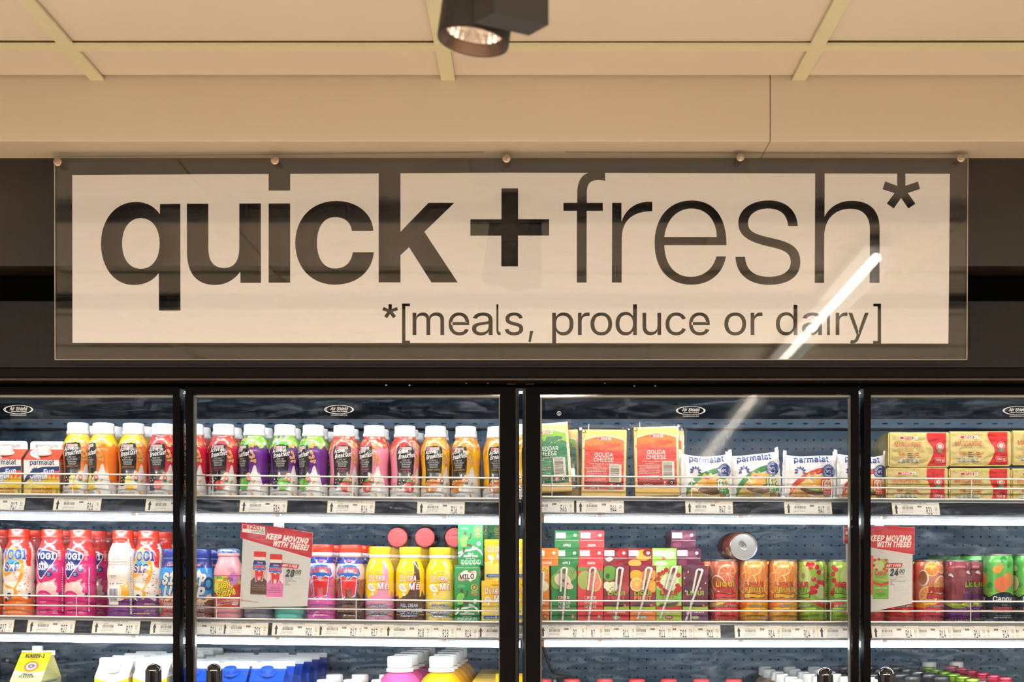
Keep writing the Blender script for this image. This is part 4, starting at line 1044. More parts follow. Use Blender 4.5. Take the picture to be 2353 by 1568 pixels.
# ======== top shelf, left bay: cartons and breakfast bottles
def gable_carton(name, w, d, h, roof, fin, side, c_front, c_roof, kx, mats, fin_h, cap=None, cap_r=13, label=True):
    """folded-top carton; units px, origin at the bottom centre of the front face"""
    hw = w / 2; ins = w * .02
    b = MB()
    b.hexa([(-hw, 0, 0), (hw, 0, 0), (hw, d, 0), (-hw, d, 0), (-hw, 0, h), (hw, 0, h), (hw, d, h), (-hw, d, h)])
    body = scaled(b, kx, 'body', mats[0])
    rb = MB(); zt = h + roof
    rb.add([(-hw, 0, h), (hw, 0, h), (hw, d, h), (-hw, d, h), (-hw, d / 2 - 1, zt), (hw, d / 2 - 1, zt), (hw, d / 2 + 1, zt), (-hw, d / 2 + 1, zt), (hw - w * .28, d / 2, h + roof * .55), (-hw + w * .28, d / 2, h + roof * .55)],
           [(0, 1, 5, 4), (2, 3, 7, 6), (1, 8, 5), (5, 8, 6), (2, 6, 8), (1, 2, 8), (0, 4, 9), (4, 7, 9), (3, 9, 7), (0, 9, 3), (4, 5, 6, 7)])
    roofm = scaled(rb, kx, 'roof', mats[1])
    fb = MB(); r = fin_h * .35; P = []
    for cx_, cz_, a in ((hw - r, zt + fin_h - r, 0), (-hw + r, zt + fin_h - r, 90)):
        for q in range(5): t = math.radians(a + 22.5 * q); P.append((cx_ + r * math.cos(t), cz_ + r * math.sin(t)))
    P = [(-hw, zt - 1), (hw, zt - 1)] + P; m = len(P)
    fb.add([(x, d / 2 - 1.3, z) for x, z in P] + [(x, d / 2 + 1.3, z) for x, z in P], [tuple(range(m)), tuple(reversed(range(m, 2 * m)))] + [(i, i + m, (i + 1) % m + m, (i + 1) % m)[::-1] for i in range(m)])
    parts = [('body', body), ('roof', roofm), ('gable_fin', scaled(fb, kx, 'gable_fin', mats[2]))]
    sl = math.atan2(roof, d / 2 - 1); L = math.hypot(roof, d / 2 - 1)
    if c_front: parts.append(('front_print', c_front.mesh('front_print', lambda x, y, l: np.stack([x * kx, -l * kx, y * kx], 1), INK_M)))
    if c_roof: parts.append(('roof_print', c_roof.mesh('roof_print', lambda x, y, l: np.stack([x * kx, (y * math.cos(sl) - l * math.sin(sl)) * kx, (h + y * math.sin(sl) + l * math.cos(sl)) * kx], 1), INK_M)))
    if side: parts.append(('side_print', side.mesh('side_print', lambda x, y, l: np.stack([(hw + l) * kx, x * kx, y * kx], 1), INK_M)))
    if cap:
        cm = MB().lathe([(cap_r * 1.12, 0), (cap_r * 1.12, 4), (cap_r * 1.02, 5)], 40)
        cm.lathe([(cap_r, 5), (cap_r, 15), (cap_r * .93, 17), (0, 17)], 80, rib=(5, 15.5, 40, .45))
        me = autosmooth(scaled(cm, kx, 'cap', cap), 50)
        me.transform(Matrix.Translation((0, (d / 2 - 1) * .50 * kx, (h + roof * .50) * kx)) @ Matrix.Rotation(sl * 0.45, 4, 'X'))
        parts.append(('cap', me))
    return parts

def sun_logo(c, x, y, s, col, n=8):
    for i in range(n):
        a = math.radians(90 + (i - (n - 1) / 2) * 34)
        if i == n: break
        px, py = x + 9.5 * s * math.cos(a), y + 9.5 * s * math.sin(a)
        ca, sa = math.cos(a), math.sin(a)
        P = [(4.5, 0), (1.5, 2.2), (-2, 2.2), (-4, 0), (-2, -2.2), (1.5, -2.2)]
        c.blob([(px + (u * ca - v * sa) * s, py + (u * sa + v * ca) * s) for u, v in P], col, 3)

NAVY = (24, 48, 104)
c = Canvas(); c.rect(-40.5, 0, 40.5, 88, (236, 236, 230)); c.up()
c.rect(-40.5, 86.5, 40.5, 88, (222, 84, 56))
c.poly(bez([(-40.5, 0), (40.5, 0), (40.5, 36), ('c', 10, 50, -20, 50, -40.5, 40)]), (228, 196, 74)); c.rect(14, 30, 40.5, 62, (226, 84, 64)); c.up()
c.poly(bez([(-40.5, 34), ('c', -36, 60, -10, 70, 10, 71), (40.5, 72), (40.5, 61.5), ('c', 10, 64, -20, 56, -38, 33)]), NAVY); c.up()
c.blob([(14, 36), (18, 52), (24, 44), (30, 54), (32, 44), (40, 48), (40, 24), (10, 22)], (238, 196, 60)); c.blob([(-38, 18), (-20, 34), (0, 30), (12, 20), (0, 12), (-20, 8)], (240, 216, 110)); c.up()
c.text('parmalat', 1.5, 75.5, 11.5, NAVY, w=57, bold=.035); sun_logo(c, -14, 60, .72, NAVY, 6); c.up()
c.text('Yogo', -8, 40, 13, (245, 248, 252), w=36, bold=.05, it=.2, rot=14, out=(70, 120, 190), ow=.09); c.text('Fun', 17, 54, 11.5, (235, 244, 252), w=26, bold=.05, it=.2, rot=6, out=(70, 130, 200), ow=.09); c.up()
c.text('Banana Custard', 1.5, 16.5, 6, (204, 66, 38), w=45, bold=.03); c.text('Flavoured Low Fat', 1, 9.5, 6, (204, 66, 38), w=50, bold=.03)
c.lines(34, 18, 5, 5, 3.2, 1.6, (60, 60, 60))
cr = Canvas(); cr.rect(-40.5, 0, 40.5, 46, (228, 84, 52)); cr.up(); cr.blob([(-30, 44), (-36, 34), (-28, 16), (-4, 1), (-12, 20), (-14, 36)], (240, 240, 235)); cr.up(); cr.lines(-31, 34, 12, 3, 4, 1.6, (120, 140, 150))
sd_ = Canvas(); sd_.rect(0, 0, 74, 84, (206, 178, 170)); sd_.up(); sd_.rect(0, 0, 74, 22, (214, 184, 90)); sd_.up(); sd_.lines(6, 74, 62, 17, 4.2, 2.0, (84, 70, 72), seed=5); sd_.rect(0, 82, 74, 88, (224, 84, 56))
fin_dots = None
yog = gable_carton('carton', 81, 78, 88, 26, 0, sd_, c, cr, KF, (M_CARD, pm('carton_roof_orange', (228, 84, 52), .45), M_CARD), 19, M_CAPW, 15.2)
fd = Canvas(); fd.text('BB 19/06/27 16:42 B94', -2, 5, 7, (70, 74, 76), w=52, it=.1)
yog.append(('date_print', fd.mesh('date_print', lambda x, y, l: np.stack([x * KF, (37.4 - l) * KF, (113.5 + y) * KF], 1), INK_M)))
spawn(yog, 'yoghurt_carton', 'orange and yellow custard carton at the left edge of the top shelf', 'carton', at(7.5, 1, DFt), group='custard cartons')
spawn(yog, 'yoghurt_carton', 'orange and yellow custard carton beside the first orange bottle', 'carton', at(95, 1, DFt), group='custard cartons')
spawn([(a, b) for a, b in yog if a in ('body', 'roof', 'gable_fin')], 'yoghurt_carton', 'second-row custard carton showing only its white fold behind the front cartons', 'carton', at(118, 1, 2.56), group='custard cartons')

FL = {'banana': dict(main=(240, 128, 26), top=(246, 208, 30), txt='BANANA & OATS', tc=(226, 140, 50), fruit=(244, 222, 96)),
      'berry': dict(main=(214, 24, 62), top=(214, 58, 50), txt='WILDBERRY|& OATS', tc=(190, 46, 66), fruit=(214, 62, 56)),
      'apple': dict(main=(104, 28, 138), top=(134, 200, 60), txt='APPLE|BLACKCURRANT|& OATS', tc=(96, 62, 128), fruit=(96, 190, 60)),
      'straw': dict(main=(240, 144, 168), top=(226, 70, 52), txt='STRAWBERRY|& OATS', tc=(226, 120, 160), fruit=(222, 60, 46)),
      'honey': dict(main=(250, 186, 22), top=(232, 142, 40), txt='HONEY & OATS', tc=(226, 186, 64), fruit=(232, 150, 44))}
S1 = 173.5 / 180
PB = zs([(30, 0), (33.6, 2), (34.6, 6), (34.2, 22), (33.6, 36), (32.2, 54), (31.6, 68), (32.0, 80), (33.4, 96), (34.6, 112), (34.2, 121), (32.6, 130), (29.4, 139), (26.2, 145.5), (23.8, 150), (23.6, 152.5)], S1)
PCAP = zs([(23.4, 151.5), (25.4, 153), (25.9, 157), (25.2, 161.2), (23.8, 162), (24.0, 163), (24.0, 176.5), (22.8, 179.4), (19, 180), (0, 180.1)], S1)
capB = turned(PCAP, KC, 'cap', M_CAPW, 80, rib=(163 * S1 - .1, 176.6 * S1, 80, .28))
def bottle_print(fl):
    d = FL[fl]; c = Canvas(); r = random.Random(len(fl) * 7 + 3)
    G = 34.4 * PI
    # fruit collar
    pts = [(-G, 151), (-G, 128)] + [(-G + 2 * G * i / 24, 121 + 6 * math.sin(i * 2.1) + r.uniform(-3, 3)) for i in range(25)] + [(G, 151)]
    c.poly(pts, d['top']); c.up()
    for i in range(26):
        x, y = r.uniform(-G, G), r.uniform(124, 147)
        c.ell(x, y, r.uniform(5, 9), {'banana': ((250, 232, 120), (244, 200, 40), (236, 170, 40)), 'berry': ((226, 92, 70), (120, 70, 120), (200, 40, 50)), 'apple': ((176, 222, 120), (60, 56, 120), (226, 240, 200)),
              'straw': ((244, 190, 160), (206, 40, 40), (238, 110, 80)), 'honey': ((246, 190, 90), (216, 120, 30), (250, 214, 130))}[fl][i % 3], ry=r.uniform(4, 6), rot=r.uniform(0, 180), n=12)
    c.up()
    for i in range(9): c.oat(r.uniform(-G, G), r.uniform(126, 146), 4.6, r.uniform(0, 180), (238, 200, 140))
    c.up(2)
    # milk splash round the foot
    pts = [(-G, 0), (G, 0), (G, 24), (92, 30), (80, 40), (62, 38), (52, 34), (46, 60), (42, 56), (39, 64), (36.5, 76), (33, 79), (29.5, 74), (27, 64), (23, 58), (19, 62), (14, 52), (4, 44), (-20, 36), (-24, 28), (-30, 34), (-38, 26), (-60, 28), (-84, 22), (-G, 24)]
    c.poly(pts, (226, 224, 218)); c.up()
    c.ell(8, -4, 26, (202, 202, 200), ry=27, n=26, a0=0, a1=180); c.up(); c.ell(8, -4, 23, (222, 221, 216), ry=24, n=26, a0=0, a1=180); c.up()
    # black panel
    c.poly(smooth_pts([(-19.5, 30), (-20.5, 60), (-21.5, 100), (-20, 122), (-12, 128), (0, 132), (12, 128), (19, 122), (20.5, 100), (19, 64), (17, 56), (8, 50), (4, 38), (-6, 30)], 3), (30, 32, 34)); c.up()
    for i in range(4): c.ell(-13 + 8.5 * i, 128.5 + r.uniform(-1, 1.5), 5.4, d['fruit'], ry=4, rot=r.uniform(-30, 30), n=14)
    c.up(); c.spar(-14, 116.5, 27, 6, red=(212, 62, 66))
    c.text('Active', -7, 108.5, 8.2, (246, 246, 244), w=23, it=.35, bold=.05, rot=9); c.text('Breakfast', 1.5, 98, 9.4, (248, 248, 246), w=38, it=.38, bold=.05, rot=9)
    for i, t in enumerate(('LOW FAT', 'FLAVOURED', 'DRINKING', 'YOGHURT')): c.text(t, 0, 91 - i * 5.1, 3.7, (214, 216, 214), w=(19, 26, 20.5, 20.5)[i], bold=.015)
    for i, t in enumerate(d['txt'].split('|')): c.text(t, 0, 70 - i * 4.6, 3.4, d['tc'], w=min(30, len(t) * 2.5), bold=.015)
    c.up()
    # fruit, rosette, oats
    if fl == 'honey':
        c.blob([(-20, 30), (-18, 44), (-4, 50), (12, 46), (12, 34), (2, 22), (-14, 22)], (226, 136, 40)); c.up()
        for a in range(8):
            for b_ in range(7): 
                x, y = -16 + a * 3.6 + (b_ % 2) * 1.8, 25 + b_ * 3.2
                if (x + 4) ** 2 / 230 + (y - 36) ** 2 / 150 < .85: c.ell(x, y, 1.1, (176, 92, 20), n=6)
    elif fl == 'banana':
        c.blob([(-2, 24), (-6, 40), (0, 54), (8, 50), (6, 42), (14, 34), (22, 36), (20, 24), (8, 20)], (244, 226, 110)); c.up(); c.blob([(-4, 22), (-2, 28), (12, 27), (14, 20), (6, 17)], (238, 190, 30))
    elif fl == 'apple':
        c.ell(6, 36, 13, (104, 190, 60), ry=14); c.ell(-12, 32, 7.5, (54, 56, 96)); c.up(); c.ell(2, 40, 5, (160, 220, 110)); c.ell(-12, 33, 3, (32, 34, 66)); c.rect(5.3, 48, 6.6, 54, (90, 70, 40))
    elif fl == 'straw':
        c.blob([(8, 18), (-2, 26), (-3, 38), (4, 44), (13, 44), (19, 36), (17, 25)], (218, 52, 40)); c.up(); c.blob([(1, 44), (6, 42), (10, 47), (14, 42), (17, 45), (11, 50), (5, 49)], (88, 160, 60))
        for i in range(7): c.ell(2 + (i % 3) * 5, 26 + (i // 3) * 6, .7, (250, 190, 120), n=6)
    else:
        c.ell(5, 33, 12, (216, 70, 58), ry=11); c.ell(-10, 26, 8, (76, 76, 108)); c.up()
        for i in range(12): c.ell(5 + 8 * math.cos(i * 1.1), 33 + 7 * math.sin(i * 1.7), 2.6, (232, 104, 84), n=8)
    c.up()
    for x, y in ((-14, 47), (-9, 42), (-15, 40), (-5, 47)): c.ell(x, y, 1.5, (236, 236, 232), n=8)
    c.rosette(19.5, 47, 5.0)
    for x, y, q, rr in ((27, 108, 5.4, -60), (31, 99, 5, -80), (25, 96, 5, 150), (28, 88, 4.6, 10), (34, 88, 5, 85), (27, 122, 5.6, -30), (33, 126, 5, -40), (-30, 118, 5.2, 60), (-33, 110, 5, 20), (18, 58, 5, 20), (32, 40, 4.6, 50), (28, 13, 5.2, -70), (-27, 34, 5, 70)): c.oat(x, y, q, rr)
    c.text('SOURCE OF CALCIUM', -2, 11, 3.3, (52, 52, 54), w=37, bold=.03); c.text('SWEETENED', 0, 5, 3.0, (90, 90, 92), w=20, bold=.02)
    c.rrect(48, 5, 58, 18, 2.5, (238, 236, 226)); c.up(); c.lines(50, 14, 6, 3, 3.5, 1.6, (120, 110, 100)); c.lines(-43, 60, 3, 10, 3.4, 1.2, (60, 60, 60), seed=9)
    return c
bott = {}
for fl in FL:
    body = turned(PB, KC, 'body', pm('sleeve_' + fl, FL[fl]['main'], 0.24, coat=0.4, var=0.015))
    lb = bottle_print(fl).mesh('sleeve_print', wrap_map(PB, KC, 34.4), INK_G, maxe=4.2)
    bott[fl] = [('body', body), ('cap', capB), ('sleeve_print', lb)]
FN = {'banana': 'orange banana', 'berry': 'crimson wildberry', 'apple': 'purple blackcurrant', 'straw': 'pink strawberry', 'honey': 'yellow honey'}
row = [('banana', 180, -5), ('banana', 238, -42), ('banana', 307, -6), ('berry', 374, -8), ('berry', 443, -12), ('berry', 514, -9), ('apple', 584.5, -42), ('apple', 655, -8), ('apple', 720, -42), ('straw', 790.5, 1), ('straw', 860, -34), ('straw', 930.7, 9), ('honey', 1001, -4), ('honey', 1070.5, -27), ('honey', 1143.5, 1), ('honey', 1206, 25)]
cnt = {}
ORDN = {'banana': ['leftmost', 'middle', 'rightmost'], 'berry': ['leftmost', 'middle', 'rightmost'], 'apple': ['leftmost', 'middle', 'rightmost'], 'straw': ['leftmost', 'middle', 'rightmost'], 'honey': ['leftmost', 'second', 'third', 'rightmost']}
G1 = 'drinking yoghurt bottles on the top shelf'
for i, (fl, px, rz) in enumerate(row):
    k = cnt.get(fl, 0); cnt[fl] = k + 1
    spawn(bott[fl], 'yoghurt_bottle', f'{ORDN[fl][k]} {FN[fl]} yoghurt bottle with white cap in the top front row', 'bottle', at(px, 1, DC), (0, 0, math.radians(rz)), G1)
    rr = random.Random(i)
    spawn(bott[fl], 'yoghurt_bottle', f'white-capped bottle in second row behind the {ORDN[fl][k]} {FN[fl]} bottle', 'bottle', (X(px, DC) + rr.uniform(-.004, .004), DC + .064, surf(X(px, DC), 1)), (0, 0, math.radians(rz + rr.uniform(-60, 60))), G1)
    if i in (3, 8, 11, 14): spawn(bott[fl], 'yoghurt_bottle', f'white-capped bottle in third row behind the {ORDN[fl][k]} {FN[fl]} bottle', 'bottle', (X(px, DC) + .006, DC + .128, surf(X(px, DC), 1)), (0, 0, rr.uniform(-1, 1)), G1)

# ======== top shelf, right bays: vacuum-packed cheese
M_CHEESE = pm('cheese_yellow', (250, 206, 116), 0.4, var=0.03, vscale=20, coat=0.6)
M_VAC = glass('vacuum_film', smear=0.07, film=0.0, sscale=30.0, wavy=0.002, refl=.55)
M_FLG = glass('bag_flange_film', smear=.45, film=.10, sscale=45.0, wavy=.004, refl=2.0)
def cheese_parts(kind):
    w, h, t = 103, 162, 34
    blk = MB().bevbox(-w / 2, w / 2, 0, t, 2, h, 3)
    c = Canvas(); c.xf = lambda p: np.stack([p[:, 0], p[:, 1] * 1.04 + 11], 1)
    gr = kind == 'cheddar'
    hi = (140, 190, 40) if gr else (238, 122, 32); mn = (28, 132, 84) if gr else (222, 58, 44); dk = (24, 112, 74) if gr else (176, 44, 48); sil = (28, 120, 78) if gr else (226, 78, 36)
    def arch(x0, x1, y0, y1, b): return [(x0, y0), (x1, y0)] + [(x1 + (x0 - x1) * i / 10, y1 + b * math.sin(PI * i / 10)) for i in range(11)]
    c.poly(arch(-47.5, 47.5, 10, 123, 9), (250, 236, 200)); c.up()
    c.poly(arch(-45.5, 45.5, 12, 121, 9), mn); c.up(); c.poly(arch(-45.5, 45.5, 100, 121, 9), hi); c.rect(-45.5, 12, 45.5, 30, dk); c.up()
    c.blob([(-45, 100), (-45, 106), (-34, 110), (-26, 107), (-16, 111), (-4, 105), (6, 104), (6, 100)], dk if gr else (232, 102, 34)); c.blob([(22, 100), (34, 106), (45, 101), (45, 99)], dk if gr else (232, 102, 34)); c.up()
    for i in range(6): c.rect(-43 + i * 8, 100, -40.5 + i * 8, 111 - (i % 2), sil)
    c.line([(-45, 108), (4, 105)], 1.3, sil); c.line([(-45, 104), (4, 102.5)], 1.3, sil)
    c.poly([(-1, 99), (-1.2, 112), (2, 116), (18, 115), (25, 116.5), (31, 114), (33, 115.5), (37, 111.5), (36.5, 109), (32, 107), (27, 108.5), (24, 104), (23.4, 97), (21, 97), (20.5, 103), (17, 103), (16.5, 97), (14, 97), (13.5, 104), (6, 104), (3, 101), (2.5, 97), (0.4, 97)], sil); c.up()
    c.spar(-14.5, 121.5, 30, 6.2)
    ttl = ('CHEDDAR', 'CHEESE') if gr else ('GOUDA', 'CHEESE')
    c.text(ttl[0], -1, 84.5, 9.0, (250, 248, 240), w=54 if gr else 43, bold=.02); c.text(ttl[1], -1, 73.5, 9.0, (250, 248, 240), w=47, bold=.02)
    c.text('A matured cheese, full of flavour.' if gr else 'A mild cheese, with a creamy texture.', 0, 67.5, 2.9, (246, 230, 220), w=68, bold=.02)
    c.text('Ingredients', -17, 63, 2.4, (244, 210, 200), bold=.03); c.lines(-44, 59, 54, 4, 2.7, 1.3, (240, 190, 180) if not gr else (130, 196, 160), seed=2, al='c')
    c.text('KEEP REFRIGERATED. DO NOT FREEZE.', -17, 46, 2.9, (248, 225, 215), w=48, bold=.04); c.text('ONCE OPENED, USE WITHIN 5 DAYS.', -17, 41.5, 2.9, (248, 225, 215), w=46, bold=.04)
    c.lines(-44, 36, 54, 4, 2.9, 1.2, (240, 190, 180) if not gr else (130, 196, 160), seed=4, al='c'); c.text('PRODUCT OF SOUTH AFRICA', -16, 22, 1.8, (226, 150, 140), w=30)
    c.barcode(12, 28, 40, 68, vert=True, dark=(96, 92, 84), light=(236, 230, 210))
    c.rosette(18, 21, 5.2); c.rect(28, 16, 38.5, 26.5, (40, 40, 42)); c.up(); c.ring(33.2, 20.5, 1.6, 3.2, (220, 220, 216), n=10)
    c.text('240 g', -22, 13.8, 6, (238, 228, 200), w=22)
    c.text('PEEL HERE', -47, 127, 2.6, (140, 110, 60), rot=48, w=17); c.ring(-47, 140, 2.6, 4.2, (60, 50, 36), a0=-160, a1=90)
    fl_m = MB(); bag = MB(); bag.bevbox(-w / 2 - 1.2, w / 2 + 1.2, -1.6, t + 1.2, 0.6, h + 1.2, 3.6)
    nx = 14; V = []; Fc = []
    r = random.Random(5 if gr else 8)
    for side in range(2):
        base = len(V)
        for i in range(nx + 1):
            u = i / nx
            if side == 0:                                  # top flange, crimped and wavy
                x = -w / 2 - 8 + (w + 16) * u; zt_ = h + 9 + 5 * math.sin(u * 4.2 + (1 if gr else 0)) + r.uniform(-1, 1)
                V += [(x, t * .35 + 2 * math.sin(u * 9), h + .5), (x, t * .35 + 3 * math.sin(u * 7 + 1), zt_)]
            else:
                z = 3 + (h + 4) * u; xo = w / 2 + 7 + 2.5 * math.sin(u * 8) + r.uniform(-.8, .8)
                V += [(w / 2, t * .35, z), (xo, t * .35 + 3 * math.sin(u * 6), z)]
        for i in range(nx): Fc.append((base + 2 * i, base + 2 * i + 2, base + 2 * i + 3, base + 2 * i + 1))
    base = len(V)
    for i in range(nx + 1):
        u = i / nx; z = 3 + (h + 4) * u; V += [(-w / 2, t * .35, z), (-w / 2 - 5 - 2 * math.sin(u * 7), t * .35 + 2 * math.sin(u * 5), z)]
    for i in range(nx): Fc.append((base + 2 * i, base + 2 * i + 1, base + 2 * i + 3, base + 2 * i + 2))
    fl_m.add(V, Fc, True)
    return [('cheese_block', scaled(blk, KF, 'cheese_block', M_CHEESE)), ('label', c.mesh('label', flat_map(KF), INK_P)), ('vacuum_bag', scaled(bag, KF, 'vacuum_bag', M_VAC)), ('bag_flange', scaled(fl_m, KF, 'bag_flange', M_FLG))]
ched, goud = cheese_parts('cheddar'), cheese_parts('gouda')
def lean(px, py_off, n, d, deg, back=2): x, y, z = at(px, n, d); return (x, y, z + py_off * d / F), (math.radians(-back), math.radians(deg), 0)
GC = 'vacuum packed cheese blocks'
l, r_ = lean(1264, 15, 1, 2.452, -3.8, 1); spawn(ched, 'cheese_pack', 'vacuum-packed cheddar block with green label tilted beside the door frame', 'cheese', l, r_, GC)
l, r_ = lean(1284, 6, 1, 2.49, -2, 1); spawn(ched, 'cheese_pack', 'second-row cheddar block showing its yellow edge behind the green-labelled one', 'cheese', (l[0], l[1] + .012, l[2]), r_, GC)
l, r_ = lean(1387, 1.5, 1, 2.452, 0.8, .6); spawn(goud, 'cheese_pack', 'lower gouda block with red label next to the green cheddar', 'cheese', l, r_, GC)
l, r_ = lean(1511, 9, 1, 2.456, -1.2, .6); spawn(goud, 'cheese_pack', 'taller-standing gouda block with red label beside the sliced cheese packs', 'cheese', l, r_, GC)
l, r_ = lean(1524, 6, 1, 2.503, -1.0, 1); spawn(goud, 'cheese_pack', 'second-row gouda block hidden behind the taller-standing red one', 'cheese', l, r_, GC)

# sliced cheese in crimped film
def slice_parts(red, seed):
    w, h, t = 110, 110, 26
    r = random.Random(seed)
    nx, nz = 14, 12; V = []; Fc = []
    def top(u): return h - 4 + 5 * (2 * u - 1) ** 2 * (1.0 if seed % 2 else .6) + 2.0 * math.sin(u * 5 + seed)
    def surf_(u, v, s):
        x = (u - .5) * w * (1 + .02 * math.sin(v * 5)); z = 1 + v * (top(u) - 1)
        e = (1 - (2 * u - 1) ** 6) * (1 - (2 * v - 1) ** 8); y = t / 2 - s * (t / 2) * e
        return x, y + .8 * math.sin(9 * u + 7 * v + seed) * e * (s > 0), z
    for s in (1, -1):
        b0 = len(V)
        for j in range(nz + 1):
            for i in range(nx + 1): V.append(surf_(i / nx, j / nz, s))
        for j in range(nz):
            for i in range(nx):
                q = [b0 + j * (nx + 1) + i, b0 + j * (nx + 1) + i + 1, b0 + (j + 1) * (nx + 1) + i + 1, b0 + (j + 1) * (nx + 1) + i]
                Fc.append(tuple(q if s > 0 else q[::-1]))
    film = MB().add(V, Fc, True)
    fin = MB(); P = []
    for sx in (-1, 1):                                      # crimped end fins
        b0 = len(fin.v); V2 = []
        for j in range(13):
            v = j / 12; z = 1 + v * (top(0 if sx < 0 else 1) + 8 * (v > .9)); V2 += [(sx * w / 2 * .97, t / 2, z), (sx * (w / 2 + 6 + 1.2 * (j % 2)), t / 2 + 2 * math.sin(j), z + 2 * v)]
        fin.add(V2, [(2 * j, 2 * j + 1, 2 * j + 3, 2 * j + 2) for j in range(12)])
    g = (216, 62, 50) if red else (58, 146, 74)
    c = Canvas()
    c.rect(-57, 0, 57, h - 3, (238, 238, 238)); c.up()
    c.poly(bez([(-57, 0), (57, 0), (57, 66), ('c', 10, 62, -40, 44, -55, 6)]), (238, 196, 112)); c.up()
    c.poly(bez([(-56, 8), ('c', -40, 58, 0, 80, 57, 80), (57, 68), ('c', 8, 66, -32, 48, -46, 8)]), g); c.up()
    # sandwich
    c.blob([(-22, 30), (-14, 22), (10, 14), (32, 16), (40, 26), (36, 40), (0, 44)], (120, 84, 66) if not red else (92, 70, 58)); c.up()
    if red: c.blob([(-16, 36), (-6, 28), (34, 22), (42, 32), (34, 36)], (140, 176, 80)); c.up()
    c.blob([(-26, 38), (-14, 46), (-4, 66), (4, 58), (12, 66), (18, 56), (34, 52), (38, 42), (36, 30), (26, 34), (10, 30), (-10, 34)], (244, 176, 72)); c.up()
    c.blob([(-20, 40), (-2, 50), (2, 42), (-8, 36)], (250, 206, 112)); c.ell(4, 54, 8, (230, 110, 60) if not red else (150, 180, 100), ry=5.5, rot=12); c.up(); c.ring(4, 54, 7, 8.6, (244, 220, 200), sq=.7); c.up()
    c.text('parmalat', 2, 91, 13.5, (28, 62, 140), w=84, bold=.04); sun_logo(c, -24, 68, 1.02, (30, 66, 146), 7); c.up()
    c.ell(44, 69, 16.5, (30, 60, 128), n=28); c.up(); c.ring(44, 69, 9.2, 10.4, (226, 230, 240)); c.ring(44, 69, 14.6, 15.2, (150, 170, 214))
    for i in range(26):
        a = 2 * PI * i / 26; c.line([(44 + 11.6 * math.cos(a), 69 + 11.6 * math.sin(a)), (44 + 13.6 * math.cos(a), 69 + 13.6 * math.sin(a))], 1.3, (206, 214, 234))
    c.up(); c.text('Nº1', 44, 66, 6.4, (240, 243, 250), w=12.5, bold=.03); c.up()
    for i in range(3): c.rrect(26 + i * 2.4, 24, 50 + i * 2, 52 - i * 2.2, 4, g if i % 2 == 0 else (238, 226, 205)); c.up()
    c.up(); c.rrect(33.5, 28, 55, 47, 4, (232, 214, 180)); c.up(); c.text('12', 45, 31, 13, g, w=17, bold=.06); c.rect(31, 16.5, 56, 26, g); c.lines(33, 22, 20, 2, 3.4, 1.5, (240, 220, 200), seed=4)
    c.text('gouda' if red else 'cheddar', -47, 26, 6.8, (206, 92, 52) if red else (96, 124, 62), al='l', w=24); c.text('flavoured full cream', -47, 15.5, 6.8, (206, 92, 52) if red else (110, 126, 66), al='l', w=66); c.text('processed cheese', -47, 6.5, 6.8, (206, 92, 52) if red else (110, 126, 66), al='l', w=59)
    c.text('200 g', 45, 6.5, 8, (50, 52, 62), w=26, bold=.04); c.lines(-30, 105, 58, 1, 3, 1.8, (150, 170, 200), seed=6)
    def fn(x, y, l):
        u = np.clip(x / w + .5, .02, .98); out = np.zeros((len(x), 3))
        for i in range(len(x)):
            tp = top(u[i]); v = min(max(y[i] / (h - 3), .01), .985); X_, Y_, Z_ = surf_(u[i], v, 1)
            out[i] = (x[i] * .97 * KF, (Y_ - l[i]) * KF, Z_ * KF)
        return out
    return [('film_wrap', scaled(film, KF, 'film_wrap', pm('film_wrap_white', (236, 232, 222), .3, coat=.5))), ('end_fins', scaled(fin, KF, 'end_fins', pm('film_fin_white', (232, 236, 240), .3, coat=.5))), ('wrap_print', c.mesh('wrap_print', fn, INK_P, maxe=9, base=.5, step=.12))]
sg1, sg2, sr1, sr2 = slice_parts(False, 2), slice_parts(False, 5), slice_parts(True, 4), slice_parts(True, 7)
GS = 'sliced cheese packs'
for pr, px, off, d, deg, lb in ((sg1, 1622, 0, 2.452, 0, 'green-banded sliced cheese pack leaning on the gouda block'), (sg2, 1739, 3, 2.458, -4.5, 'green-banded sliced cheese pack standing tallest with raised corner'),
                               (sr1, 1860, 0.5, 2.452, 2.0, 'red-banded sliced cheese pack left of the door seam'), (sr2, 1981, 1, 2.458, 0, 'red-banded sliced cheese pack half hidden behind the door seam')):
    l, r_ = lean(px, off, 1, d, deg, 2); spawn(pr, 'sliced_cheese_pack', lb, 'cheese', l, r_, GS)

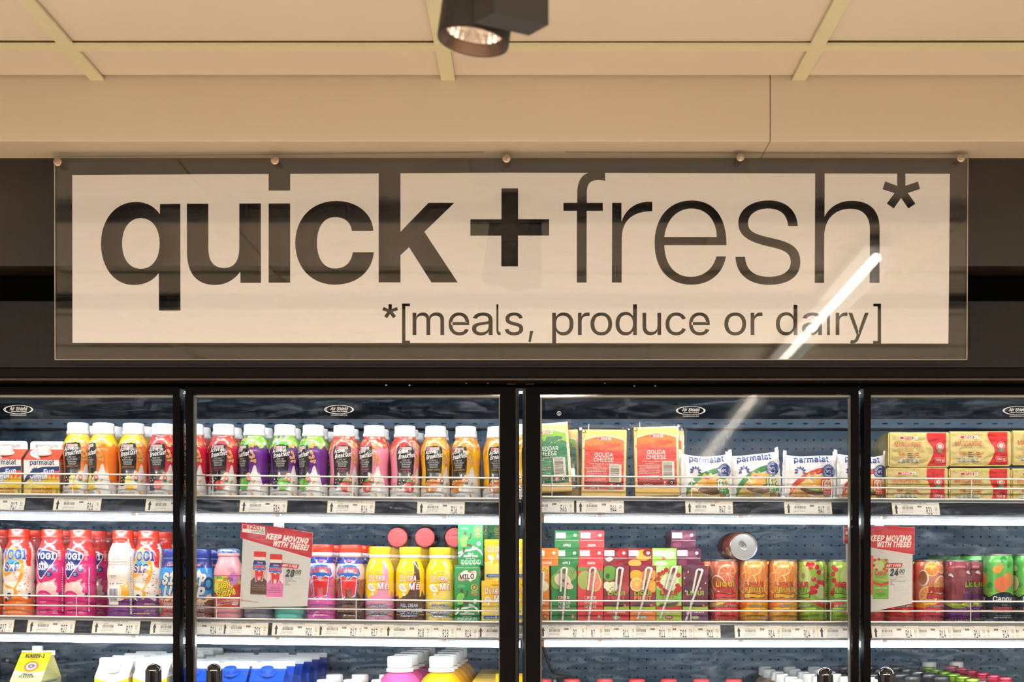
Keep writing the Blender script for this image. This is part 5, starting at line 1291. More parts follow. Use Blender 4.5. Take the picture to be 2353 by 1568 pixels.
# margarine bricks
def brick_parts(seed, bottom):
    w, h, t = 142, 80, 66
    r = random.Random(seed)
    bm = bmesh.new(); bmesh.ops.create_cube(bm, size=1)
    for v in bm.verts: v.co = (v.co.x * w, (v.co.y + .5) * t, (v.co.z + .5) * h)
    bmesh.ops.bevel(bm, geom=bm.edges[:], offset=2.6, segments=2, affect='EDGES')
    b = MB(); bm.verts.index_update(); b.add([v.co.copy() for v in bm.verts], [[v.index for v in f.verts] for f in bm.faces]); bm.free()
    fold = MB()                                             # folded foil flaps on the ends
    for sx in (-1, 1):
        x = sx * (w / 2 + .4); p = [(x, 4, 4), (x, t - 4, 4), (x + sx * 1.2, t * .5, h * .52)]; q = [(x, 4, h - 4), (x, t - 4, h - 4), (x + sx * 1.6, t * .5, h * .50)]
        fold.add(p + q, [(0, 1, 2) if sx > 0 else (0, 2, 1), (3, 5, 4) if sx > 0 else (3, 4, 5)])
    c = Canvas(); y = 0
    c.rect(-68, 4, 68, 77, (194, 178, 112)); c.up()
    c.poly(bez([(18, 3), (62, 3), (62, 78), (18, 78), ('c', 12, 64, 26, 52, 32, 42), ('c', 36, 28, 24, 14, 18, 3)] if not bottom else [(22, 3), (62, 3), (62, 78), (22, 78), ('c', 18, 62, 22, 50, 28, 38), ('c', 32, 22, 28, 12, 22, 3)]), (192, 26, 32)); c.up()
    c.spar(-46, 63, 41, 7, red=(188, 36, 42)); c.text('MARGARINE', -27, 45.5, 11.5, (206, 82, 40), w=63, xs=.8)
    c.text('DELICIOUS CREAMY TASTE', -24, 40, 2.8, (130, 110, 50), w=52); c.text('IDEAL', -41, 28, 5, (206, 96, 50), w=16); c.text('FOR', -40, 22, 5, (206, 96, 50), w=12)
    c.lines(-28, 30, 16, 3, 4.6, 2.2, (96, 90, 60), seed=3)
    for i in range(3): c.lines(-10 + 2 * i, 30 - i * 4.6, 9, 1, 4, 2, (206, 82, 50), seed=i)
    for i in range(3): c.line([(-49, 34.5 - 7 * i), (-2, 34.5 - 7 * i)], .5, (200, 110, 60))
    if bottom or seed % 2:
        for i in range(5): c.rrect(-52 + i * 10.3, 9, -42.6 + i * 10.3, 19.5, 2.6, (196, 196, 170)); 
        c.up()
        for i in range(5): c.lines(-50.5 + i * 10.3, 16, 6, 3, 2.6, 1.1, (80, 84, 80), seed=i); c.rect(-51 + i * 10.3, 9.6, -43.6 + i * 10.3, 11.6, (110, 116, 110))
    c.ring(47, 47, 7.6, 8.6, (232, 210, 196)); c.rosette(47, 47, 7.4); c.ring(47, 47, 4.4, 5.0, (245, 225, 215)); c.rect(35, 10.5, 58, 21.5, (226, 190, 170)); c.up(); c.rect(35.7, 11.2, 57.3, 20.8, (190, 26, 34)); c.up(); c.text('500 g', 46.5, 13.3, 5.4, (240, 226, 220), w=18, bold=.03)
    amp = .7 if bottom else 1.5
    def fn(x, yy, l):
        wv = amp * (np.sin(x * .11 + seed) * np.sin(yy * .13 + 2 * seed) + .6 * np.sin(x * .07 - yy * .16 + seed) * np.sin(yy * .09))
        e = np.minimum(1, np.minimum(70 - np.abs(x), np.minimum(yy, h - yy)) / 8).clip(0, 1)
        return np.stack([x * KF, -(l + .5 + np.abs(wv) * e) * KF, yy * KF], 1)
    return [('foil_wrap', autosmooth(scaled(b, KF, 'foil_wrap', pm('gold_foil', (206, 188, 116), .3, metal=.6, bump=.5, bscale=60)))), ('end_flaps', scaled(fold, KF, 'end_flaps', pm('gold_foil', (0, 0, 0)))), ('front_print', c.mesh('front_print', fn, INK_F, maxe=3, base=.5, step=.22))]
brk = [brick_parts(1, False), brick_parts(3, True), brick_parts(5, False), brick_parts(2, True)]
GM = 'margarine bricks stacked on the top shelf'
def brick(pr, px, lev, d, lb, rz=0, dz=0):
    x, y, z = at(px, 1, d); spawn(pr, 'margarine_brick', lb, 'margarine', (x, y, z + (lev * 81.5 + dz) * KF), (0, 0, math.radians(rz)), GM)
brick(brk[1], 2108, 0, 2.452, 'gold margarine brick at the bottom left of the stack, beside sliced cheese')
brick(brk[0], 2112, 1, 2.452, 'crumpled gold margarine brick on top of the bottom left brick', 2.0)
brick(brk[3], 2252, 0, 2.452, 'gold margarine brick at the bottom, second from the left')
brick(brk[2], 2252, 1, 2.452, 'gold margarine brick on the upper row, second from the left', -1.0, 3)
brick(brk[1], 2395, 0, 2.452, 'gold margarine brick at the bottom right edge of the picture')
brick(brk[0], 2396, 1, 2.452, 'gold margarine brick on the upper row at the right picture edge', 0, 6)
brick(brk[3], 2098, 0, 2.53, 'second-row margarine brick behind the bottom left brick')
brick(brk[2], 2100, 1, 2.53, 'second-row margarine brick rising behind the crumpled brick', 0, 3)
brick(brk[1], 2086, 0, 2.61, 'third-row margarine brick at the bottom behind the left stack')
brick(brk[1], 2088, 1, 2.61, 'third-row margarine brick, leftmost of the upper gold bricks')

# ======== second shelf, left bay
# waisted yoghurt drink bottles
S2 = 202 / 208
YP = zs([(30, 0), (34, 2.5), (35, 7), (34.4, 18), (33.4, 33), (34.2, 48), (35, 64), (34.2, 74), (33.1, 84), (34.4, 94), (35.4, 104), (34.6, 115), (33.2, 127), (33.6, 137), (33.8, 146), (31.6, 157), (27.2, 168), (24, 175), (22.2, 182), (22, 190), (22.6, 191)], S2)
YC = zs([(22.4, 187.5), (23.6, 188), (23.8, 192), (23.0, 193), (23.2, 205), (22.4, 207.4), (19, 208), (0, 208)], S2)
M_RED = pm('cap_red', (226, 58, 36), 0.3, coat=0.3, var=0.02)
capY = turned(YC, KC, 'cap', M_RED, 96, rib=(193.2 * S2, 205.5 * S2, 96, .5))
def yogi(kind):
    c = Canvas(); G = 35 * PI; r = random.Random(len(kind))
    RED, CRM = (222, 52, 40), (236, 228, 214)
    if kind in ('orange', 'purple', 'back'):
        base = (238, 118, 24) if kind == 'orange' else (116, 58, 130)
        sw = (240, 156, 44) if kind == 'orange' else (242, 172, 44)
        lc = ((44, 92, 176), (44, 88, 172)) if kind == 'orange' else ((72, 66, 142), (62, 58, 132))
        c.rect(-G, 0, G, 190 * S2, CRM); c.up()
        c.poly([(-G, 160), (-40, 158), (-30, 146), (-22, 154), (10, 150), (22, 154), (30, 118), (40, 116), (44, 150), (60, 172), (G, 172), (G, 186), (-G, 186)], RED)
        c.poly([(-G, 0), (G, 0), (G, 44)] + [(G - 2 * G * i / 30, 45 + r.uniform(-1.5, 3) + 4 * math.sin(i)) for i in range(1, 30)] + [(-G, 44)], base); c.up()
        c.blob([(-6, 166), (2, 160), (16, 148), (22, 128), (24, 110), (20, 92), (12, 78), (6, 66), (10, 58), (6, 46), (0, 46), (2, 60), (-4, 70), (-18, 74), (-30, 80), (-20, 68), (-2, 66), (6, 76), (12, 92), (14, 104), (0, 102), (-12, 96), (-24, 94), (-30, 102), (-24, 118), (-28, 140), (-16, 156)], sw); c.up()
        for i in range(70): c.ell(r.uniform(0, 36), r.uniform(56, 112), r.uniform(.4, 1.3), (196, 76, 46) if kind == 'orange' else (130, 70, 120), n=6)
        c.text('DANONE', 0, 171, 5.5, (246, 232, 226), w=25); c.up()
        c.text('YOGI', 0, 133, 21, lc[0], w=60, bold=.09, out=(232, 240, 250), ow=.05); c.up(); c.text('SIP', -3, 106, 19, lc[1], w=39, bold=.09, out=(232, 240, 250), ow=.05); c.up()
        c.text('OG', 1.2, 135, 16, (92, 150, 214), w=28, bold=.0, arc=0); c.up()
        c.poly([(-16, 133), (6, 129), (-10, 121)], (60, 176, 208)); c.poly([(-2, 134), (12, 128), (-2, 119), (3, 127.5)], (120, 206, 222)); c.up()
        c.ell(-9, 50, 6.4, (34, 44, 104), n=18); c.ell(-18, 40, 4, (34, 44, 104)); c.ell(35, 50, 4.4, (34, 44, 104), ry=6); c.up(); c.lines(-13, 51, 8, 3, 2.6, 1, (200, 206, 230))
        c.text('MEDIUM FAT', 18, 32, 4.4, (246, 214, 170), w=24); c.text('APRICOT & MANGO' if kind == 'orange' else 'GRANADILLA & MANGO', 8, 25, 4.4, (120, 52, 20) if kind == 'orange' else (220, 170, 60), w=38, bold=.03); c.text('DAIRY SNACK', 18, 16, 4.2, (246, 214, 180), w=24); c.lines(-22, 11.5, 52, 1, 3, 1.6, (248, 206, 150))
        if True:                         # rear of the sleeve
            bx_ = 74
            c.rect(bx_ - 34, 160, bx_ + 22, 162, CRM); c.poly([(bx_ - 30, 52), (bx_ + 18, 52), (bx_ + 18, 172), (bx_ - 30, 172)], CRM); c.up()
            c.poly([(bx_ + 5, 46), (bx_ + 6, 66), (bx_ + 2, 80), (bx_ + 8, 76), (bx_ + 14, 80), (bx_ + 20, 84), (bx_ + 23, 46)], sw); c.up()
            for i, (w_, t) in enumerate(((33, 'ALL ABOUT DAIRY POWERED SNACKS'), (43, 'GREAT! So you never miss a meal'), (30, 'CALCIUM with PROBIOTICS'), (18, 'DAILY SHAKE'), (47, 'HIGH IN CALCIUM to support strong bones'), (42, 'HIGH IN VITAMIN B COMPLEX'), (22, 'for you and family'))): c.text(t, bx_ - 6, 153 - i * 6.2, 2.9, (130, 140, 168), w=w_, bold=.02)
            c.text('SHAKE WELL', bx_ - 12, 96, 3.2, (70, 72, 96), w=16, bold=.03); c.text('KEEP COLD', bx_ - 12, 92, 2.6, (90, 92, 110), w=11)
            c.rect(bx_ - 23, 78, bx_ - 19.5, 81.5, (50, 70, 150)); c.rect(bx_ - 15, 78, bx_ - 11.5, 81.5, (200, 60, 50)); c.rect(bx_ - 5, 78, bx_ - 1, 82, (70, 170, 220)); c.lines(bx_ + 0, 79, 14, 1, 3, 1.6, (120, 130, 150)); c.up()
            c.rect(bx_ - 26, 32, bx_ + 0, 72, (242, 240, 236)); c.up(); c.barcode(bx_ - 24, 34, bx_ - 1, 71, dark=(52, 60, 110), light=(240, 238, 236))
            c.rect(bx_ + 24, 10, bx_ + 29, 182, (236, 232, 228)); c.up(); c.lines(bx_ + 25, 178, 3, 42, 3.9, 1.7, (70, 76, 120)); c.lines(-40, 22, 26, 6, 3, 1.2, (190, 170, 200), seed=12)
    else:
        PK = (216, 38, 124)
        c.rect(-G, 0, G, 190 * S2, PK); c.up()
        c.poly([(-G, 146)] + [(-G + 2 * G * i / 30, 138 + 7 * math.sin(i * 1.3) + r.uniform(-3, 3)) for i in range(31)] + [(G, 190), (-G, 190)], (226, 48, 50)); c.up()
        for i in range(26): c.blob([(x_ := r.uniform(-G, G), y_ := r.uniform(132, 170)), (x_ + 4, y_ - 6), (x_ + 2, y_ - 14), (x_ - 3, y_ - 7)], (206, 30, 76) if i % 2 else (240, 82, 60), 3)
        c.up()
        c.text('FEB 23 14:20', 4, 174, 4, (120, 20, 30), w=26)
        # dark blue shield
        sh_ = [(-35, 150), (-32, 157), (-24, 159), (8, 153), (22, 147), (23.5, 140), (16, 126), (-4, 98), (-12, 89), (-18, 91), (-24, 108), (-32, 132)]
        c.blob(sh_, (238, 236, 240), 4); c.up(); c.blob([(-6 + (x + 6) * .91, 128 + (y - 128) * .92) for x, y in sh_], (36, 52, 128), 4); c.up()
        c.text('YOGI', -5, 134, 13.5, (236, 238, 244), w=46, bold=.085, rot=-2); c.text('SIP', -9, 110, 13.5, (236, 238, 244), w=26, bold=.085, rot=-1); c.up()
        c.poly([(-14, 130), (-7, 126), (-14, 120)], (220, 224, 236)); c.poly([(-8, 130.5), (1, 126), (-8, 119), (-4, 125.5)], (236, 238, 246))
        c.ell(16.5, 111, 6.6, (44, 58, 132)); c.ell(5.5, 100, 6.6, (44, 58, 132)); c.up(); c.lines(13, 112.5, 7, 3, 2.4, 1, (190, 200, 230)); c.lines(2, 101.5, 7, 3, 2.4, 1, (190, 200, 230), seed=2)
        c.blob([(-34, 58), (-30, 74), (-22, 80), (-30, 90), (-16, 80), (-6, 82), (6, 84), (20, 90), (16, 78), (22, 70), (20, 60), (26, 54), (10, 50), (-12, 62), (-32, 50)], (226, 190, 182), 4); c.up()
        c.ell(-8, 40, 22, PK, ry=23, n=26); c.up(); c.text('THICK & CREAMY', -8, 52, 4.4, (240, 176, 204), w=30, arc=5); c.text('MEDIUM FAT', -9, 34, 3.8, (248, 206, 224), w=17); c.text('STRAWBERRY FLAVOURED', -4, 26.5, 4.2, (250, 214, 228), w=46, bold=.02); c.text('500 g', -24, 11, 4.2, (246, 196, 216), w=9); c.text('DAIRY SNACK', -8, 12, 3.4, (246, 196, 216), w=16); c.lines(13, 16, 12, 3, 3.4, 1.4, (240, 180, 206))
        c.rect(34, 14, 37, 116, (238, 220, 232)); c.up(); c.lines(34.4, 112, 2.4, 24, 4, 1.8, (70, 70, 140)); c.rect(27, 46, 31, 58, (54, 60, 140)); c.lines(25, 152, 9, 7, 3.4, 1.6, (250, 200, 190), seed=8)
    return c
M_YB = {'orange': pm('sleeve_cream', (236, 228, 214), .25, coat=.4), 'purple': pm('sleeve_cream', (0, 0, 0)), 'pink': pm('sleeve_magenta', (216, 38, 124), .25, coat=.4)}
yg = {}
for kd in ('orange', 'purple', 'pink'):
    yg[kd] = [('body', turned(YP, KC, 'body', M_YB[kd], 48)), ('cap', capY), ('sleeve_print', yogi(kd).mesh('sleeve_print', wrap_map(YP, KC, 34.6), INK_G, maxe=4.2))]
GY = 'waisted yoghurt drink bottles with red caps'
for kd, px, rz, row_, lb in (('orange', -30, 6, 0, 'orange-footed waisted drink bottle cut off by the left picture edge'), ('orange', 44.5, 0, 0, 'orange-footed waisted drink bottle with blue lettering, far left of the shelf'),
                           ('pink', 120, 0, 0, 'left of two front pink waisted bottles with blue shield'), ('pink', 185.5, -9, 0, 'right of two front pink waisted bottles with blue shield'),
                           ('purple', 283, -121, 0, 'cream waisted bottle turned to show its barcode and small print'), ('purple', 341, -8, 0, 'purple-footed waisted drink bottle with lettering facing front')):
    spawn(yg[kd], 'drinking_yoghurt_bottle', lb, 'bottle', at(px, 2, DC), (0, 0, math.radians(rz)), GY)
for kd, px, d, rz, lb in (('orange', 2, 2.548, 10, 'red-capped bottle in second row at the far left picture edge'), ('pink', 78, 2.548, -4, 'red-capped bottle in second row between the orange and left pink bottles'), ('pink', 149, 2.548, 30, 'red-capped bottle in second row between the two front pink bottles'),
                        ('pink', 222, 2.548, 5, 'second-row pink waisted bottle with half its blue shield showing'), ('pink', 246, 2.62, 25, 'third-row red-capped pink bottle beside the barcode bottle'), ('purple', 372, 2.548, 0, 'second-row red-capped bottle behind the purple-footed one'), ('purple', 398, 2.62, 30, 'third-row red-capped bottle behind the blue-capped bottle'), ('purple', 425, 2.69, 30, 'fourth-row red-capped bottle glimpsed through the left door seam'), ('purple', 310, 2.548, 60, 'second-row red-capped bottle hidden behind the barcode bottle')):
    spawn(yg[kd], 'drinking_yoghurt_bottle', lb, 'bottle', at(px, 2, d), (0, 0, math.radians(rz)), GY)

# blue bottles with block lettering
SP = [(29, 0), (32, 3), (33, 8), (33, 92), (32, 104), (29, 116), (26.5, 124), (25.4, 132), (25.4, 139), (23.6, 141), (23.6, 144)]
SCp = [(24.6, 141), (25.2, 142), (25.2, 158), (24, 160.5), (21, 161), (0, 161)]
M_NAVYCAP = pm('cap_navy', (32, 56, 140), 0.3, coat=0.4)
capS = turned(SCp, KC, 'cap', M_NAVYCAP, 80, rib=(142.5, 158.5, 80, .35))
def sipup(low, txt):
    c = Canvas(); G = 33 * PI; r = random.Random(4)
    c.rect(-G, 0, G, 140, (38, 140, 214)); c.up(); c.rect(-G, 118, G, 140, (34, 52, 136))
    for i in range(14): c.blob([(x_ := r.uniform(-G, G), y_ := r.uniform(60, 118)), (x_ + 14, y_ + 5), (x_ + 16, y_ - 8), (x_ + 3, y_ - 13)], ((28, 62, 130), (70, 170, 232), (26, 84, 170))[i % 3], 4)
    c.up(); c.poly([(-G, 0), (G, 0), (G, 44)] + [(G - 2 * G * i / 24, 52 + 9 * math.sin(i * 1.7)) for i in range(1, 24)] + [(-G, 44)], (228, 180, 132)); c.up()
    c.poly([(-G, 0), (G, 0), (G, 34), (30, 46), (20, 38), (-G, 32)], low); c.up()
    c.text('Clover', 0, 122, 6.4, (236, 150, 140), w=25, bold=.04, it=.1)
    c.up()
    for t, y, w_ in (('SIP', 80, 45), ('UP', 50, 38)): c.text(t, 0, y, 24, (206, 204, 200), w=w_, bold=.12, it=.14, out=(24, 40, 70), ow=.05, rot=-4); c.up()
    c.poly([(-4, 98), (8, 116), (16, 100), (11, 101), (9, 96), (2, 97)], (214, 212, 206)); c.ring(30, 82, 7, 12, (28, 58, 112), sq=1.3); c.up()
    for x, y in ((-32, 84), (-30, 64), (-31, 44)): c.ell(x, y, 6, (226, 120, 100)); c.up(); c.ring(x, y, 3.6, 4.6, (250, 226, 214)); c.lay -= 1
    for i in range(16): c.ell(r.uniform(-25, 25), r.uniform(36, 56), r.uniform(1, 2), low, ry=3, rot=r.uniform(0, 180), n=8)
    c.ell(-29, 21, 6, (90, 170, 90), ry=8); c.up(); c.text(txt[0], 2, 32, 7, (226, 206, 200), w=36, bold=.04, rot=4); c.text('FLAVOURED', 2, 24, 6, (226, 206, 200), w=36, bold=.03, rot=4); c.text('LOW FAT', 8, 16.5, 6, (200, 170, 165), w=24); c.text('DRINKING', 1, 9.5, 6, (200, 170, 165), w=36); c.text('DAIRY SNACK', 0, 2.5, 6, (200, 170, 165), w=42)
    return c
M_BLUE = pm('sleeve_sky_blue', (38, 140, 214), .25, coat=.4)
supA = [('body', turned(SP, KC, 'body', M_BLUE)), ('cap', capS), ('sleeve_print', sipup((176, 66, 84), ('STRAWBERRY',)).mesh('sleeve_print', wrap_map(SP, KC, 33), INK_G, maxe=4.2))]
supB = [('body', turned(SP, KC, 'body', M_BLUE)), ('cap', capS), ('sleeve_print', sipup((112, 70, 62), ('BANANA',)).mesh('sleeve_print', wrap_map(SP, KC, 33), INK_G, maxe=4.2))]
GB = 'blue drink bottles with navy caps'
spawn(supA, 'dairy_drink_bottle', 'blue bottle with dark pink foot left of the door seam', 'bottle', at(400, 2, DC), (0, 0, .05), GB)
spawn(supB, 'dairy_drink_bottle', 'blue bottle with brown foot right of the door seam', 'bottle', at(459.5, 2, DC), (0, 0, -.05), GB)
spawn(supB, 'dairy_drink_bottle', 'second-row blue bottle peeping out behind the brown-footed one', 'bottle', at(486, 2, 2.54), (0, 0, .3), GB)
spawn(supA, 'dairy_drink_bottle', 'second-row blue bottle behind the dark pink footed one', 'bottle', at(424, 2, 2.54), (0, 0, .3), GB)

# squat flavoured-milk jars with foil lids
TP = [(24, 0), (31, 3), (33.4, 10), (33.8, 26), (33.8, 100), (33, 112), (30, 124), (26, 134), (23.6, 141), (23, 145), (25.2, 146.5), (25.4, 152), (24.2, 154), (24, 155)]
TPF = [(25.6, 152.5), (25.9, 156), (25, 160), (22, 162.5), (14, 163.4), (0, 163.4)]
M_FOILB = pm('foil_lid_blue', (206, 220, 240), .28, metal=.5, rgb2=(42, 92, 190), vscale=260)
foil = turned(TPF, KC, 'foil_lid', M_FOILB, 48)
def stumpie(strip):
    c = Canvas(); G = 33.8 * PI; r = random.Random(3)
    c.rect(-G, 29, G, 102, (232, 196, 84)); c.up()
    for i, cl in enumerate([(230, 120, 180), (120, 190, 110), (226, 90, 70), (244, 220, 70), (200, 130, 200), (90, 170, 160)] * 3): c.ell(r.uniform(-G, G), r.uniform(60, 98), r.uniform(8, 16), cl, n=16)
    c.up(); c.rect(-G, 30, 34, 62, strip); c.poly([(-28, 30), (40, 30), (40, 84), (10, 70), (-24, 60)], strip); c.rect(-G, 100, G, 102, (190, 60, 70)); c.rect(-G, 29, G, 33, strip); c.up()
    c.ell(-16, 94, 9, (110, 176, 90), ry=7, a0=0, a1=180)
    c.text("Celebrating", 5, 94, 4, (90, 60, 40), w=20, bold=.03); c.text('50 Years', 6, 89, 5, (90, 60, 40), w=22, bold=.04); c.up()
    c.text('Steri', -3, 73, 15, (246, 218, 40), w=30, bold=.08, out=(40, 36, 34), ow=.06, rot=10); c.up(); c.text('Stumpie', 1, 55, 16, (246, 218, 40), w=46, bold=.08, out=(40, 36, 34), ow=.06, rot=12); c.up()
    c.poly([(-24, 42), (32, 54), (32, 41), (-24, 31)], (232, 150, 140)); c.up(); c.text('STRAWBERRY FLAVOURED', 4, 44.5, 3.8, (60, 30, 40), w=50, rot=12, bold=.02); c.text('LOW FAT MILK', 3, 38, 3.8, (60, 30, 40), w=32, rot=12, bold=.02)
    c.rect(-G, 40, -34, 98, (120, 180, 120)); c.up(); c.lines(-46, 92, 10, 10, 4.6, 2, (220, 220, 120)); c.rrect(14, 34, 29, 41, 2, (240, 214, 210)); c.lines(4, 117, 20, 2, 6, 2.2, (214, 150, 190), seed=3)
    return c
def stump(nm, rgb, strip):
    return [('body', turned(TP, KC, 'body', pm('jar_' + nm, rgb, .34, coat=.2, var=.02))), ('foil_lid', foil), ('sleeve_print', stumpie(strip).mesh('sleeve_print', wrap_map(TP, KC, 33.8), INK_G, maxe=4.2))]
GT = 'squat milk bottles with foil lids'
spawn(stump('pink', (240, 160, 164), (214, 54, 56)), 'milk_bottle', 'pink squat bottle with blue foil lid left of the promotion card', 'bottle', at(525.5, 2, DC), (0, 0, .03), GT)
spawn(stump('grey', (148, 142, 150), (120, 90, 90)), 'milk_bottle', 'grey-footed squat bottle behind the left half of the promotion card', 'bottle', at(595, 2, DC), (0, 0, 0), GT)
spawn(stump('mint', (112, 214, 196), (60, 160, 150)), 'milk_bottle', 'mint green squat bottle behind the right half of the promotion card', 'bottle', at(665.5, 2, DC), (0, 0, 0), GT)

# milk bottles with the big letter
MP = [(29, 0), (33, 2.5), (34.4, 6), (34.2, 14), (33.2, 17), (34.2, 20), (34.4, 28), (33.4, 31), (34.4, 34), (34.2, 50), (33.2, 62), (33.8, 66), (34.4, 72), (34.6, 92), (33.8, 95), (34.4, 98), (34.6, 110), (33.4, 120), (30.5, 128), (27, 134), (24.4, 140), (23.4, 146), (23.6, 147)]
MR = [(23.4, 146.5), (25.6, 148), (26.4, 152), (25.4, 156.5), (24.6, 158)]
MC = [(25.6, 157.5), (26.8, 159), (26.8, 172), (25.6, 174.6), (22, 175.4), (0, 175.4)]
capM = turned(MC, KC, 'cap', pm('cap_bright_red', (232, 66, 46), .3, coat=.3), 60, rib=(158.8, 172.5, 30, 0.9))
ringM = turned(MR, KC, 'neck_ring', pm('neck_milky', (236, 220, 224), .3), 48)
def bigm(c, x, y, s, red=(216, 46, 48), blue=(44, 104, 190)):
    M = [(-17, 22), (-10, 23), (0, 12), (10, 22), (18.5, 20), (14, -20), (8, -22), (6, -5), (3, -2), (1, -6), (-1, -8), (-5, -2), (-6.5, -22), (-13, -26), (-13.5, -22)]
    def P(d): return [(x + (a * (1 + d * .055)) * s, y + (b_ + 2) * (1 + d * .05) * s - 2 * s) for a, b_ in M]
    c.poly(P(3.4), blue); c.blob([(x + a * s, y + b_ * s) for a, b_ in ((-26, 38), (-20, 46), (0, 49), (20, 45), (25, 36), (22, 22), (-22, 22))], blue, 4); c.rect(x - 18 * s, y - 21 * s, x - 7 * s, y + 24 * s, blue); c.rect(x + 6 * s, y - 18 * s, x + 17 * s, y + 24 * s, blue); c.up(); c.poly(P(1.6), (236, 236, 242)); c.up(); c.poly(P(0), red); c.up()
    c.text('SUPER', x, y + 32 * s, 11 * s, (220, 62, 60), w=45 * s, bold=.09, arc=4.5 * s, out=(240, 206, 206), ow=.03); c.up(); c.poly([(x - 5 * s, y + 22 * s), (x + 5 * s, y + 22 * s), (x, y + 17 * s)], (206, 190, 190)); c.up()
def superm(ch):
    c = Canvas(); G = 34.4 * PI; r = random.Random(6 if ch else 9)
    low, mid_, hi = ((70, 50, 44), (150, 84, 64), (206, 184, 170)) if ch else ((224, 96, 172), (226, 110, 120), (246, 208, 226))
    c.rect(-G, 0, G, 146, hi); c.up(); c.rect(-G, 0, G, 96, mid_); c.up()
    c.poly([(-G, 0), (G, 0), (G, 58)] + [(G - 2 * G * i / 26, 62 + 12 * math.sin(i * 1.9)) for i in range(1, 26)] + [(-G, 58)], low); c.up()
    for i in range(22):
        x_, y_ = r.uniform(-G, G), r.uniform(6, 120); cl = ((108, 78, 66), (52, 38, 34), (150, 116, 96))[i % 3] if ch else ((240, 140, 200), (214, 70, 150), (248, 190, 220))[i % 3]
        c.blob([(x_, y_), (x_ + 10, y_ + 8), (x_ + 16, y_ + 2), (x_ + 9, y_ + 3), (x_ + 2, y_ - 7)], cl, 3)
    c.up(); c.poly([(-30, 66), (-24, 76), (-22, 60), (-28, 54)], (214, 60, 56)); c.rect(-G, 132, G, 146, (40, 52, 156)); c.up()
    c.text('Clover', 3, 136, 6.2, (236, 140, 150), w=18, bold=.05, it=.1); c.ell(-12, 138.5, 2.6, (226, 90, 100), n=10); c.up(); c.ring(0, 146, 14, 15.6, (236, 236, 240), a0=200, a1=330); c.up()
    bigm(c, 0, 80, 1.02)
    tc = (170, 140, 120) if ch else (72, 60, 150)
    c.text('CHOCOLATE' if ch else 'STRAWBERRY FLAVOURED', 2, 33.5, 5, tc, w=30 if ch else 54, bold=.02); c.text('MEDIUM FAT DAIRY BLEND', 2, 22.5, 6, tc, w=60, bold=.02); c.text('WITH ADDED CALCIUM', 2, 9, 3.6, tc, w=30, bold=.02); c.text('SWEETENED', 3, 3.6, 3.6, tc, w=19, bold=.02)
    return c
smb = {k: [('body', turned(MP, KC, 'body', pm('milk_body_' + k, (206, 184, 170) if k == 'choc' else (246, 208, 226), .25, coat=.4))), ('cap', capM), ('neck_ring', ringM), ('sleeve_print', superm(k == 'choc').mesh('sleeve_print', wrap_map(MP, KC, 34.4), INK_G, maxe=4.2))] for k in ('pink', 'choc')}
GSM = 'milk bottles with a big red letter'
spawn(smb['pink'], 'flavoured_milk_bottle', 'pink milk bottle with big red letter right of the promotion card', 'bottle', at(740, 2, DC), (0, 0, .04), GSM)
spawn(smb['choc'], 'flavoured_milk_bottle', 'brown chocolate milk bottle with big red letter beside the yellow bottles', 'bottle', at(805.5, 2, DC), (0, 0, 0), GSM)
spawn(smb['pink'], 'flavoured_milk_bottle', 'second-row red-capped bottle behind the pink milk bottle', 'bottle', at(764, 2, 2.548), (0, 0, .2), GSM)
spawn(smb['choc'], 'flavoured_milk_bottle', 'second-row red-capped bottle behind the brown chocolate milk bottle', 'bottle', at(829, 2, 2.548), (0, 0, -.3), GSM)

# yellow milkshake bottles
UP_ = [(29, 0), (32.4, 2.5), (33.6, 6), (33.4, 14), (32.8, 17), (33.6, 20), (33.6, 60), (33.6, 86), (32.8, 89), (33.6, 91.5), (32.8, 94), (33.8, 97), (33.4, 112), (32, 121), (29, 130), (26, 137), (23.8, 142), (23.2, 146), (23.4, 147)]
UR = [(23.4, 145.5), (25.2, 147), (25.6, 150), (24.8, 153.5), (23.6, 155)]
UC = [(24.2, 154.5), (25.4, 156), (25.4, 169), (24.4, 171.5), (21, 172.2), (0, 172.2)]
capU = turned(UC, KC, 'cap', pm('cap_yellow', (248, 206, 24), .3, coat=.3), 60, rib=(155.8, 169.5, 30, 0.8))
ringU = turned(UR, KC, 'neck_ring', pm('neck_cream', (246, 226, 196), .3), 48)
def ultra(c, x, y, s, rot=0):
    c.text('U', x - 16 * s, y + 1 * s, 15.5 * s, (246, 242, 238), w=9 * s, bold=.07, out=(196, 56, 52), ow=.09, it=.08); c.text('LTRA', x + 5 * s, y + 1.6 * s, 12 * s, (246, 242, 238), w=29 * s, bold=.07, out=(196, 56, 52), ow=.09, it=.08); c.up(); c.text('M', x + 8.5 * s, y - 17 * s, 15 * s, (246, 242, 238), w=15 * s, bold=.07, out=(196, 56, 52), ow=.09, it=.08); c.text('EL', x + 25 * s, y - 16.5 * s, 11.5 * s, (246, 242, 238), w=14 * s, bold=.07, out=(196, 56, 52), ow=.09, it=.08); c.up()
